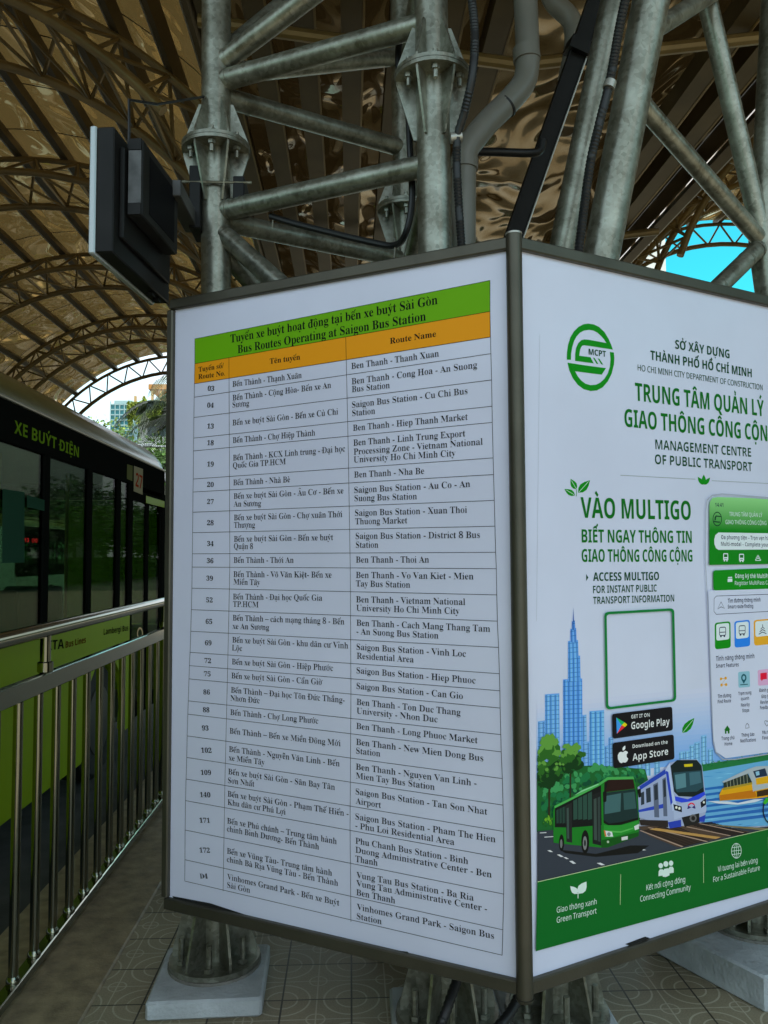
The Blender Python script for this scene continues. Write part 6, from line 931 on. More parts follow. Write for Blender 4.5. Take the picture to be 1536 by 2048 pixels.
# footer band
E0 = 1.9
ft = MB(); sh(ft, B, [(111, 1530), (1329, 1251), (1800, 1146), (1800, 1430), (1329, 1560), (103, 1893)], 8); ft.build('footer_band', ink("footer_green", 0, 74, 24), rp_, smooth=False)
fl = MB(); line(fl, PR, B(111, 1530), B(1800, 1144), .0016, 8.6)
for p, q in (((548, 1490), (545, 1650)), ((982, 1382), (983, 1535)), ((1322, 1296), (1326, 1445))): line(fl, PR, B(*p), B(*q), .0016, 9)
fl.build('footer_rules', ink("rule_cream", 140, 160, 120), rp_, smooth=False)
for s, a, b, c in (("Giao thông xanh", (212, 1692), (421, 1646), 30), ("Green Transport", (212, 1745), (421, 1694), 30), ("Kết nối cộng đồng", (682, 1575), (886, 1530), 30), ("Connecting Community", (650, 1634), (915, 1571), 30), ("Vì tương lai bền vững", (1058, 1478), (1266, 1428), 28), ("For a Sustainable Future", (1034, 1532), (1278, 1468), 28)):
    fw = MB(); wr(fw, B, s, a, b, c, .0, 9); fw.build('footer_text_line', ink("footer_white", 150, 175, 165), rp_, smooth=False)
fw = MB(); leaf(fw, B, (322, 1592), (283, 1552), .3, 9); leaf(fw, B, (326, 1592), (368, 1528), .3, 9); line(fw, PR, B(324, 1590), B(324, 1616), .0025, 9)
fw.build('sprout_icon', ink("footer_white", 150, 175, 165), rp_, smooth=False); fw = MB()
for x, y, s in ((758, 1445, 1), (812, 1432, 1), (785, 1436, 1.1)): sh(fw, B, ell(x, y, 12 * s, 14 * s, 12), 9.1)
for x, y in ((760, 1482), (812, 1468)): sh(fw, B, [(x - 14, y + 18), (x - 13, y - 8), (x - 6, y - 18), (x + 8, y - 18), (x + 14, y - 8), (x + 14, y + 14)], 9.05)
sh(fw, B, [(768, 1503), (768, 1475), (776, 1462), (796, 1458), (804, 1468), (804, 1495), (785, 1504)], 9.3)
fw.build('people_icon', ink("footer_white", 150, 175, 165), rp_, smooth=False); fw = MB()
annulus(fw, B, 1155, 1367, (27, 40), (24.5, 37), 0, 360, 9); annulus(fw, B, 1155, 1367, (12, 39), (10, 37), 0, 360, 9.1)
for q in (-18, 0, 18): line(fw, PR, B(1131, 1369 + q), B(1179, 1363 + q), .0016, 9.2)
line(fw, PR, B(1155, 1328), B(1155, 1406), .0016, 9.2)
fw.build('globe_icon', ink("footer_white", 150, 175, 165), rp_, smooth=False)

# ================================================================== steel truss columns on concrete plinths
NODES = {}
def ribs(mb_parent, c, axis, r_in, r_out, h0, h1, n, t=0.008, a0=0.0, fr=0.08):
    """gusset plates round a pipe: wide at the plate, tapering to the pipe"""
    ax = V(axis).normalized(); u = V((1, 0, 0)); u = (u - ax * u.dot(ax)).normalized(); v = ax.cross(u)
    for k in range(n):
        a = a0 + 2 * math.pi * k / n; d = u * math.cos(a) + v * math.sin(a); s = ax.cross(d)
        pts = [c + d * r_in + ax * h0, c + d * r_out + ax * h0, c + d * r_out + ax * (h0 + fr * (h1 - h0)), c + d * (r_in + 0.012) + ax * h1, c + d * r_in + ax * h1]
        MB().prism([p - s * t / 2 for p in pts], s, t).build('gusset_plate', GALV, mb_parent, smooth=False)
def bolts(mb_parent, c, axis, r, n, up, dn, a0, rod=0.0085, nut=0.016):
    ax = V(axis).normalized(); u = V((1, 0, 0)); u = (u - ax * u.dot(ax)).normalized(); v = ax.cross(u)
    for k in range(n):
        a = a0 + 2 * math.pi * k / n; p = c + (u * math.cos(a) + v * math.sin(a)) * r
        m = MB().tube([p - ax * dn, p + ax * up], rod, 8)
        nh = 0.016
        if up > 0.02: m.tube([p + ax * 0.001, p + ax * nh], nut, 6)
        if dn > 0.02: m.tube([p - ax * nh, p - ax * 0.001], nut, 6); 
        if dn > 0.02 and up > 0.02: m.tube([p - ax * (nh * 2 + .001), p - ax * (nh + .001)], nut * 0.92, 6)
        m.build('bolt', GALV, mb_parent)
def leg(parent, path, r, flange_z=None, base=True, base_r=0.17, flange_r=0.135, base_top=0.065, label=None, seam=True):
    path = [V(p) for p in path]
    m = MB().tube(path, r, 24)
    r = r[0] if isinstance(r, list) else r
    L = m.build('leg', GALV, parent)
    if label: L['label'] = label
    if base:
        c = V((path[0].x, path[0].y, base_top))
        MB().tube([c + V((0, 0, 0.012)), c + V((0, 0, 0.030))], base_r, 36).build('base_plate', GALV, L)
        MB().tube([c, c + V((0, 0, 0.0115))], base_r + 0.004, 36).build('grout_pad', MORTAR, L)
        ribs(L, c + V((0, 0, 0.0302)), (0, 0, 1), r - 0.002, base_r - 0.012, 0, 0.36, 6, 0.010, 0)
        bolts(L, c + V((0, 0, 0.03)), (0, 0, 1), base_r - 0.04, 6, 0.095, 0.0, R(30), 0.011, 0.019)
    if flange_z:
        for i in range(len(path) - 1):
            if path[i].z <= flange_z <= path[i + 1].z:
                t = (flange_z - path[i].z) / (path[i + 1].z - path[i].z); c = path[i].lerp(path[i + 1], t); ax = (path[i + 1] - path[i]).normalized()
        MB().tube([c - ax * 0.014, c - ax * 0.001], flange_r, 40).tube([c + ax * 0.001, c + ax * 0.014], flange_r, 40).build('flange', GALV, L)
        ribs(L, c + ax * 0.0142, ax, r - 0.002, flange_r - 0.006, 0, 0.17, 6, 0.008, 0)
        ribs(L, c - ax * 0.0142, -ax, r - 0.002, flange_r - 0.006, 0, 0.215, 6, 0.008, 0)
        bolts(L, c - ax * 0.0142, -ax, flange_r - 0.032, 6, 0.045, 0.0, R(30)); bolts(L, c + ax * 0.0142, ax, flange_r - 0.032, 6, 0.030, 0.0, R(30))
    return L
def brace(parent, p, q, r=0.040, collar=True):
    p, q = V(p), V(q); d = (q - p).normalized()
    m = MB().tube([p, q], r, 18)
    if collar: m.tube([p + d * 0.055, p + d * 0.066], r * 1.07, 18); m.tube([p + d * 0.15, p + d * 0.153], r * 1.03, 18)
    return m.build('brace', GALV, parent)
YA, YB, YE = 3.15, 2.75, 3.77
def onz(px, py, y): return at_y(px, py, y)
# --- left tower
tA = thing('steel_truss_column', (-0.1, 3.2, 0), "galvanised tube truss tower whose legs rise behind the route table, display arm clamped to one leg", "truss column", "galvanised truss columns")
A0, A1 = onz(430, 1893, YA), onz(431, -420, YA); A0.z = 0.095
A1 = V((A0.x + (A1.x - A0.x), YA, 5.7)); a_at = lambda py: onz(431, py, YA)
legA = leg(tA, [A0, A1], 0.0585, 3.235, label="leg carrying the display bracket")
B0 = onz(895, 2007, YB); B0.z = 0.095; Bt = onz(862, 0, YB); B1 = B0 + (Bt - B0) * ((5.65 - 0.095) / (Bt.z - 0.095))
legB = leg(tA, [B0, B1], 0.060, 3.30)
b_at = lambda py: onz(895 + (862 - 895) * (2007 - py) / 2007, py, YB)
Eb = onz(815, 520, YE); E0_ = V((Eb.x, YE, 0.095)); E1 = V((Eb.x - 0.02, YE, 5.65))
legE = leg(tA, [E0_, E1], 0.0585, 3.27)
e_at = lambda py: V((Eb.x - 0.01, YE, onz(815, py, YE).z))
brace(tA, a_at(165), b_at(45)); brace(tA, a_at(425), b_at(328)); brace(tA, a_at(190), e_at(298)); brace(tA, a_at(440), e_at(520))
brace(tA, a_at(135), b_at(-190)); brace(tA, a_at(455), b_at(850)); brace(tA, a_at(485), e_at(905)); brace(tA, a_at(150), e_at(112)); brace(tA, e_at(115), b_at(-110), 0.036); brace(tA, b_at(335), e_at(560), 0.036)
brace(tA, b_at(-180), e_at(-60), 0.036); brace(tA, a_at(120), e_at(-190), 0.036)
# --- right tower: legs stand under the poster, upper tubes lean outwards
tB = thing('steel_truss_column', (0.95, 3.2, 0), "galvanised tube truss tower with outward leaning twin tubes rising behind the poster", "truss column", "galvanised truss columns")
C0 = onz(1113, 2007, 2.75); C0.z = 0.095
Cn = onz(1190, 575, 2.75); Ct = onz(1306, -20, 2.62); Ct2 = Cn + (Ct - Cn) * 3.0
legC = leg(tB, [C0, Cn, Ct, Ct2], [0.060, 0.064, 0.064, 0.064])
Fn = onz(1108, 575, 3.3); Ft = onz(1208, 100, 3.2); F0 = V((0.83, 3.62, 0.095)); Ft2 = Fn + (Ft - Fn) * 3.6
legF = leg(tB, [F0, Fn, Ft2], 0.0575)
D0 = V((1.60, 3.22, 0.155)); Dn = onz(1527, 487, 3.15); D0b = onz(1545, 620, 3.2)
legD = leg(tB, [D0, D0b, Dn, onz(1560, -200, 3.2)], [0.058, 0.058, 0.058, 0.056], base_top=0.125)
c_at = lambda py: Cn + (Ct - Cn) * ((575 - py) / 595.0)
brace(tB, Dn, onz(1400, -60, 3.0), 0.038); brace(tB, c_at(185), Dn, 0.033); brace(tB, Dn, onz(1400, 610, 2.95), 0.036); brace(tB, c_at(70), onz(1500, -60, 3.1), 0.033)
brace(tB, c_at(-80), onz(1208, -260, 3.2), 0.036)
# dark weld seam up the leaning tube
# plinths
def plinth(c, hx, hy, h, ang, label, m=CONC):
    a = R(ang); o = MB().obox(V((c[0], c[1], h / 2 + 0.0005)), (math.cos(a), math.sin(a), 0), (-math.sin(a), math.cos(a), 0), (0, 0, 1), hx, hy, h / 2, bev=0.008).build('concrete_plinth', m)
    return tag(o, label, "plinth", "painted concrete plinths under the column legs")
plinth((A0.x, YA - 0.06), 0.20, 0.20, 0.065, 1.5, "low grey blue plinth under the bolted leg beside the railing")
plinth((B0.x, YB), 0.185, 0.20, 0.065, 0, "grey plinth left of the black hose loop below the board corner")
plinth((C0.x + .005, YB), 0.185, 0.20, 0.065, 0, "grey plinth right of the black hose loop below the board corner")
plinth((1.59, 3.20), 0.30, 0.27, 0.125, 27, "taller angled pale plinth at the right under the poster")
plinth((E0_.x, YE), 0.2, 0.2, 0.065, 0, "low plinth under the rear leg of the left tower behind the route table")
plinth((F0.x, F0.y), 0.2, 0.2, 0.065, 0, "low plinth under the rear leg of the right tower behind the poster")

# ================================================================== hoses, pipes and tray
def corr(mb, pts, r, pitch=0.011, n=10):
    """ribbed hose"""
    pts = [V(p) for p in pts]; out, rad = [], []; 
    for i in range(len(pts) - 1):
        L = (pts[i + 1] - pts[i]).length; k = max(1, int(L / pitch * 2))
        for j in range(k): out.append(pts[i].lerp(pts[i + 1], j / k))
    out.append(pts[-1]); rad = [r * (1.0 if i % 2 else 0.86) for i in range(len(out))]
    return mb.tube(out, rad, n)
hose = thing('ribbed_hose', (0.45, 2.7, 2), "black ribbed conduit strapped to the flanged leg above the board", "conduit", "black ribbed conduits")
corr(MB(), smooth_path([onz(928, 560, 2.72), onz(917, 400, 2.71), onz(914, 285, 2.70), onz(930, 220, 2.66), onz(946, 140, 2.62), onz(948, 40, 2.64), onz(925, -120, 2.7)], 10), 0.0155).build('conduit', RUBBER, hose)
ti = onz(912, 275, 2.70); MB().tube([ti - V((.02, 0, .003)), ti + V((.02, 0, .003))], 0.0185, 14).build('strap', EDGEST, hose)
hose = thing('ribbed_hose', (0.8, 2.6, 2), "black ribbed conduit running up the front of the leaning tube", "conduit", "black ribbed conduits")
corr(MB(), smooth_path([onz(1150, 570, 2.66), onz(1160, 480, 2.655), onz(1180, 330, 2.63), onz(1198, 250, 2.60), onz(1220, 160, 2.58), onz(1246, 20, 2.56), onz(1290, -160, 2.5)], 10), 0.0165).build('conduit', RUBBER, hose)
ti = onz(1219, 170, 2.58); MB().tube([ti - V((.004, 0, .012)), ti + V((.004, 0, .012))], 0.0205, 14).build('strap', EDGEST, hose)
hose = thing('ribbed_hose', (0.5, 2.6, 0), "black ribbed hose looping between the two bases below the board corner", "conduit", "black ribbed conduits")
corr(MB(), smooth_path([onz(925, 1900, 2.52), onz(917, 1950, 2.50), onz(895, 2015, 2.44), onz(880, 2070, 2.40), onz(930, 2100, 2.38), onz(1000, 2050, 2.44), onz(1035, 1998, 2.50), onz(1052, 1940, 2.55), onz(1055, 1880, 2.58)], 12), 0.0165).build('conduit', RUBBER, hose)
cb = MB(); cb.tube(smooth_path([onz(800, 60, 2.9), onz(797, 130, 2.88), onz(815, 215, 2.86), onz(820, 300, 2.84), onz(824, 400, 2.84), onz(812, 465, 2.86), onz(790, 490, 2.95), onz(740, 484, 3.0), onz(600, 450, 3.05), onz(540, 432, 3.08)], 8), 0.0125, 10)
tag(cb.build('power_cable', RUBBER), "thick black cable drooping in a loop between the left tower legs", "cable")
for px, py, y, lb in ((545, 434, 3.09, "pale cable tie on the lower brace near the display leg"), (788, 492, 2.96, "pale cable tie on the lower brace near the looped end of the cable")):
    c = onz(px, py, y); tag(MB().tube([c + V((0, 0, -.045)), c + V((.004, -.02, 0)), c + V((0, 0, .03))], 0.003, 6).build('cable_tie', EDGEST), lb, "cable tie", "pale cable ties on the lower brace")
PVC = mat("grey_pvc", (0.20, 0.195, 0.17), 0.38, var=0.1, vscale=5)
dp = thing('drain_pipe', (0.45, 3.25, 2), "grey bent drain pipe behind the flanged leg", "drain pipe")
MB().tube([onz(926, 560, 3.2), onz(928, 312, 3.2)] + smooth_path([onz(930, 300, 3.2), onz(975, 245, 3.22), onz(1025, 195, 3.25), onz(1050, 160, 3.27), onz(1056, 115, 3.27)], 6)[1:] + [onz(1050, -20, 3.27), onz(1045, -260, 3.25)], 0.051, 20).build('pipe', PVC, dp)
for (px, py, qx, qy, y) in ((1054, 122, 1052, 98, 3.27), (928, 340, 928, 318, 3.2)): MB().tube([onz(px, py, y), onz(qx, qy, y)], 0.058, 20).build('collar', PVC, dp)
MB().tube([onz(1010, 213, 3.24), onz(1013, 210, 3.24)], 0.0525, 20).build('joint', RUBBER, dp)
dp = thing('drain_pipe', (1, 4.2, 3), "shadowy outlet pipe dropping from the gutter beside the cable tray", "drain pipe")
MB().tube(smooth_path([onz(1085, -60, 4.3), onz(1105, 0, 4.3), onz(1142, 40, 4.3), onz(1148, 90, 4.3), onz(1135, 160, 4.3)], 6), 0.055, 18).build('pipe', PVC, dp)
bp = MB().tube(smooth_path([onz(935, 303, 3.5), onz(990, 304, 3.5), onz(1060, 306, 3.5), onz(1080, 300, 3.5), onz(1086, 280, 3.5)], 6), 0.019, 12)
tag(bp.build('black_pipe', RUBBER), "short black pipe running level from the drain pipe to the tray", "pipe")
tr_ = thing('cable_tray', (1.0, 3.9, 3), "black cable tray with pale edges rising steeply between the pipes", "cable tray")
p0, p1 = onz(1012, 520, 3.9), onz(1215, -60, 3.75); d = (p1 - p0).normalized(); s_ = V((1, 0.1, 0)); s_ = (s_ - d * s_.dot(d)).normalized(); n_ = d.cross(s_); Lh = (p1 - p0).length / 2; cc = (p0 + p1) / 2
MB().obox(cc, d, s_, n_, Lh, 0.04, 0.006).build('tray_floor', BLKMETAL, tr_, smooth=False)
for q in (-1, 1): MB().obox(cc + s_ * 0.0435 * q - n_ * 0.0, d, s_, n_, Lh, 0.003, 0.022).build('tray_side', EDGEST if q > 0 else BLKMETAL, tr_, smooth=False)
bk = onz(1172, 105, 3.8); MB().obox(bk, s_, d, n_, 0.10, 0.03, 0.05).build('bracket', BLKMETAL, tr_, smooth=False)

# ================================================================== passenger display on an arm
ds = thing('passenger_display', (A0.x - 0.25, 2.9, 2.9), "black passenger display seen from behind on an arm clamped to the left tower leg", "display screen")
n0 = onz(184, 254, 2.5); n1 = onz(184, 503, 2.5); f0 = onz(333, 635, 3.17)
du = V((f0.x - n1.x, f0.y - n1.y, 0)); DL = du.length - 0.16; du.normalize(); dn = V((du.y, -du.x, 0))   # dn faces the board
zt, zb = n0.z, (n1.z + f0.z) / 2
o0 = V((n1.x, n1.y, 0)) + dn * 0.022
def dbox(a0, a1, z0, z1, t0, t1, bev=0.004): return MB().obox(o0 + du * ((a0 + a1) / 2) + dn * ((t0 + t1) / 2) + V((0, 0, (z0 + z1) / 2)), du, dn, (0, 0, 1), (a1 - a0) / 2, (t1 - t0) / 2, (z1 - z0) / 2, bev=bev)
dbox(0.0, DL, zb, zt, -0.012, 0.045).build('casing', BLKMETAL, ds)
dbox(-0.004, DL + 0.004, zb - 0.004, zt + 0.004, -0.034, -0.0125).build('bezel', mat("brushed_silver", (0.45, 0.50, 0.52), 0.35, 0.35), ds)
dbox(0.02, DL - 0.02, zb + 0.02, zt - 0.02, -0.0385, -0.0345, 0.001).build('screen', mat("screen_glass", (0.01, 0.01, 0.012), 0.08), ds)
dbox(0.04, DL - 0.04, zb + 0.06, zt - 0.045, 0.0455, 0.062).build('back_cover', BLKMETAL, ds)
hz0, hz1 = onz(256, 474, 2.72).z, onz(256, 330, 2.72).z
dbox(0.06, 0.40, hz0, hz1, 0.066, 0.115).build('rear_housing', mat("rear_housing_black", (0.013, 0.013, 0.013), 0.5, spec=0.22, var=0.3, vscale=6), ds)
dbox(0.054, 0.0595, hz0 + .04, hz1 - .04, 0.07, 0.112, 0.0).build('terminal_strip', mat("worn_grey_metal", (0.10, 0.10, 0.10), 0.5, 0.5, var=0.4, vscale=20), ds)
for z in (hz0 + 0.02, hz1 - 0.02): dbox(0.052, 0.0595, z - 0.018, z + 0.018, 0.07, 0.112, 0.0).build('end_block', BLKMETAL, ds)
dbox(0.12, 0.36, hz0 + 0.03, hz1 - 0.03, 0.1155, 0.1165, 0).build('recess_panel', BLACK, ds)
hc = o0 + du * 0.34 + dn * 0.116; zA = onz(392, 402, YA).z
zR = hz1 - 0.03; pa = V((A0.x - 0.108, YA, zR)); ph_ = V((hc.x, hc.y, zR)); ad = (pa - ph_).normalized()
MB().obox((pa + ph_) / 2, ad, V((-ad.y, ad.x, 0)), (0, 0, 1), (pa - ph_).length / 2, 0.028, 0.030, bev=.003).build('arm', mat("arm_dark_grey", (0.05, 0.05, 0.05), 0.45, var=0.2, vscale=10), ds)
MB().obox(V((A0.x - 0.085, YA, zA - 0.015)), (1, 0, 0), (0, 1, 0), (0, 0, 1), 0.022, 0.075, 0.125, bev=.003).build('clamp_plate', BLKMETAL, ds)
MB().obox(V((A0.x + 0.085, YA, zA + 0.015)), (1, 0, 0), (0, 1, 0), (0, 0, 1), 0.022, 0.075, 0.055, bev=.003).build('clamp_plate', BLKMETAL, ds)
for y in (-0.07, 0.07): MB().tube([V((A0.x - 0.135, YA + y, zA + 0.045)), V((A0.x + 0.135, YA + y, zA + 0.045))], 0.006, 8).build('clamp_rod', GALV, ds)
cz = o0 + du * 0.08 + dn * 0.06; MB().tube([V((cz.x, cz.y, hz1 - .02)), V((cz.x, cz.y, hz1 + 0.06)), V((cz.x - .005, cz.y + .01, hz1 + 0.15)), V((cz.x + .06, cz.y + .12, hz1 + 0.20)), V((A0.x - .055, YA - .02, zA + 0.42))], 0.005, 6).build('cable', RUBBER, ds)
for k in range(2): dbox(0.38 + k * .06, 0.41 + k * .06, zb - 0.012, zb - 0.0005, 0.01, 0.03, 0).build('socket', BLKMETAL, ds)

# ================================================================== canopy: two barrel vaults and a gutter trough between
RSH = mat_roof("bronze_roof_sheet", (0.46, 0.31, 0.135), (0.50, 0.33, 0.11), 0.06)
RSHD = mat_roof("shaded_trough_sheet", (0.15, 0.105, 0.045), (0.2, 0.12, 0.04), 0.02)  # darker copy of the roof bronze: the trough's deep shade is in the colour
def barrel(label, xc, zc, Rr, a0, a1, y0, y1, npur, trusses, mats, name='canopy_vault'):
    """half-round roof along Y; angle measured from straight up, + to the right"""
    t = thing(name, (xc, (y0 + y1) / 2, zc + Rr), label, "canopy roof", "barrel vaults of the bus station canopy")
    P = lambda a, y, r=Rr: V((xc + r * math.sin(R(a)), y, zc + r * math.cos(R(a))))
    na, ny = 40, int((y1 - y0) / 0.5); m = MB(); vs = [P(a0 + (a1 - a0) * i / na, y0 + (y1 - y0) * j / ny) for i in range(na + 1) for j in range(ny + 1)]
    m.add(vs, [(i * (ny + 1) + j, i * (ny + 1) + j + 1, (i + 1) * (ny + 1) + j + 1, (i + 1) * (ny + 1) + j) for i in range(na) for j in range(ny)])
    # joint strips across
    y = y0 + 1.0
    while y < y1 - .5:
        for k in range(24):
            b0, b1 = a0 + (a1 - a0) * k / 24, a0 + (a1 - a0) * (k + 1) / 24
            m.quad(P(b0, y - .012, Rr - .008), P(b1, y - .012, Rr - .008), P(b1, y + .012, Rr - .008), P(b0, y + .012, Rr - .008), 1)
        y += 1.05
    m.build('roof_sheet', [mats[0], DARKSTEEL], t, ang=180)
    for k in range(npur + 1):
        a = a0 + (a1 - a0) * k / npur; ta = V((math.cos(R(a)), 0, -math.sin(R(a)))); ra = V((math.sin(R(a)), 0, math.cos(R(a))))
        c = V((xc, (y0 + y1) / 2, zc)) + ra * (Rr - 0.075)
        pu = MB().obox(c, ta, (0, 1, 0), ra, 0.050, (y1 - y0) / 2 - 0.01, 0.055).build('purlin', DARKSTEEL, t, smooth=False)
        MB().obox(c - ra * 0.057 - ta * 0.043, ta, (0, 1, 0), ra, 0.008, (y1 - y0) / 2 - 0.01, 0.0055).build('purlin_lit_edge', EDGEST, pu, smooth=False)  # pale strip: the purlin's lit edge put in as colour
    for (yt, dy) in trusses:
        tr = MB(); ang = [a0 + (a1 - a0) * k / 28 for k in range(29)]
        tr.tube([P(a, yt, Rr - 0.17) for a in ang], 0.036, 10); T = tr.build('arch_truss', BRONZE, t)
        for s in ((-dy, dy) if dy else (0,)): MB().tube([P(a, yt + s, Rr - 0.58) for a in ang], 0.045, 12).build('chord', BRONZE, T)
        wb = MB(); nseg = 16
        for k in range(nseg):
            b0, bm, b1 = (a0 + (a1 - a0) * (k + q) / nseg for q in (0, .5, 1))
            for s in ((-dy, dy) if dy else (0,)):
                wb.tube([P(b0, yt, Rr - 0.17), P(bm, yt + s, Rr - 0.58)], 0.019, 6); wb.tube([P(bm, yt + s, Rr - 0.58), P(b1, yt, Rr - 0.17)], 0.019, 6)
            if dy: 
                wb.tube([P(bm, yt - dy, Rr - 0.58), P(bm, yt + dy, Rr - 0.58)], 0.017, 6); wb.tube([P(bm, yt - dy, Rr - 0.58), P(bm + (a1 - a0) / nseg, yt + dy, Rr - 0.58)], 0.017, 6)
        wb.build('lattice', BRONZE, T)
    return t
YR0 = -0.5
barrel("bronze barrel vault over the bus lane with arched tube trusses", -4.27, 2.68, 4.32, -74, 48, YR0, 20.9, 15, [(2.6, .55), (6.9, .6), (10.4, .5), (13.7, .5), (17.2, .5), (20.7, 0)], (RSH,))
barrel("bronze barrel vault at the right open to blue sky at its end", 7.6, 4.2, 4.2, -71, 66, YR0, 15.6, 18, [(2.6, .5), (5.0, .5), (7.6, .45), (10.2, .45), (12.8, .45), (15.4, 0)], (RSH,))
tr0 = thing('canopy_gutter_trough', (1.3, 10, 5.7), "dark flat roof trough of wide box beams between the two vaults", "roof trough")
xs0, xs1 = -1.04, 3.60
gm = MB(); nx, ny = 24, 40
gm.add([V((xs0 + (xs1 - xs0) * i / nx, YR0 + (20.8 - YR0) * j / ny, 5.80 - 0.25 * math.sin(math.pi * i / nx))) for i in range(nx + 1) for j in range(ny + 1)],
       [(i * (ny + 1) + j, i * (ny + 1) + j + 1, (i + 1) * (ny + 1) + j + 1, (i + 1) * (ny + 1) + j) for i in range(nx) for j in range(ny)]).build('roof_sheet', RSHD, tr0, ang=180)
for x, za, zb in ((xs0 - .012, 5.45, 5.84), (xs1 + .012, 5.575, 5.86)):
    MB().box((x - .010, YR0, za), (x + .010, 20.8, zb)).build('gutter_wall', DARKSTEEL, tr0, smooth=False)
for k in range(9):
    x = -1.0 + k * 0.34
    if k in (7, 8): x += 1.4
    zz = 5.62 - 0.22 * math.sin(math.pi * (x - xs0) / (xs1 - xs0))
    MB().box((x - 0.075, YR0, zz - 0.17), (x + 0.075, 20.7, zz)).build('box_beam', DARKSTEEL, tr0, smooth=False)
    MB().box((x + 0.076, YR0, zz - 0.175), (x + 0.092, 20.7, zz - 0.160)).build('beam_flange', BRONZE, tr0, smooth=False)
for y in (5.4, 9.0, 12.6, 16.2):
    mm_ = MB(); mm_.tube([(xs0, y, 5.32), (1.2, y, 5.05), (xs1, y, 5.38)], 0.045, 10)
    mm_.build('cross_tube', BRONZE, tr0)
# thin hanger rods seen against the trough
for (a, b, y) in ((590, 640, 9.0), (660, 720, 9.0), (760, 700, 9.0)):
    MB().tube([onz(a, 30, y), onz(b, 330, y)], 0.008, 6).build('tie_rod', BRONZE, tr0)

# ================================================================== stainless railing
XF = -1.23
rl = thing('stainless_railing', (XF, 3, 0), "polished stainless railing with thick handrail along the kerb beside the bus", "railing")
YF1 = 5.58
def htube(y0, y1, x, z, r, n=20): return MB().tube([V((x, y0, z)), V((x, y1, z))], r, n)
htube(-3.0, YF1, XF, 1.312, 0.030).build('handrail', STEEL, rl)
MB().tube([V((XF, YF1 + .0005, 1.312)), V((XF, YF1 + 0.012, 1.312)), V((XF, YF1 + 0.018, 1.312))], [0.030, 0.027, 0.012], 20).build('handrail_end', STEEL, rl)
MB().obox((XF, (YF1 - 3.0) / 2 - 0.05, 1.105), (1, 0, 0), (0, 1, 0), (0, 0, 1), 0.018, (YF1 + 3.0) / 2 - .05, 0.036, bev=0.004).build('middle_rail', STEEL, rl)
MB().obox((XF, (YF1 - 3.0) / 2 - 0.05, 0.042), (1, 0, 0), (0, 1, 0), (0, 0, 1), 0.025, (YF1 + 3.0) / 2 - .05, 0.018, bev=0.004).build('bottom_rail', STEEL, rl)
posts = [3.31 - 2.07 * 3, 3.31 - 2.07 * 2, 3.31 - 2.07, 3.31, 5.38]
for y in posts:
    p = MB().tube([V((XF, y, 1.1415)), V((XF, y, 1.29))], 0.021, 16).build('post', STEEL, rl)
    MB().tube([V((XF, y, 1.1413)), V((XF, y, 1.146)), V((XF, y, 1.182)), V((XF, y, 1.186))], [0.027, 0.031, 0.031, 0.024], 18).build('post_collar', STEEL, p)
y = -2.75
while y < YF1 - 0.05:
    big = any(abs(y - q) < 0.05 for q in posts)
    r = 0.027 if big else 0.0175
    b = MB().tube([V((XF, y, 0.060)), V((XF, y, 1.0685))], r, 14).build('baluster', STEEL, rl)
    MB().tube([V((XF, y, 0.0605)), V((XF, y, 0.075)), V((XF, y, 0.085))], [r + 0.008, r + 0.007, r + 0.001], 14).build('baluster_foot', STEEL, b)
    y = round((y + 0.1935) * 1e4) / 1e4

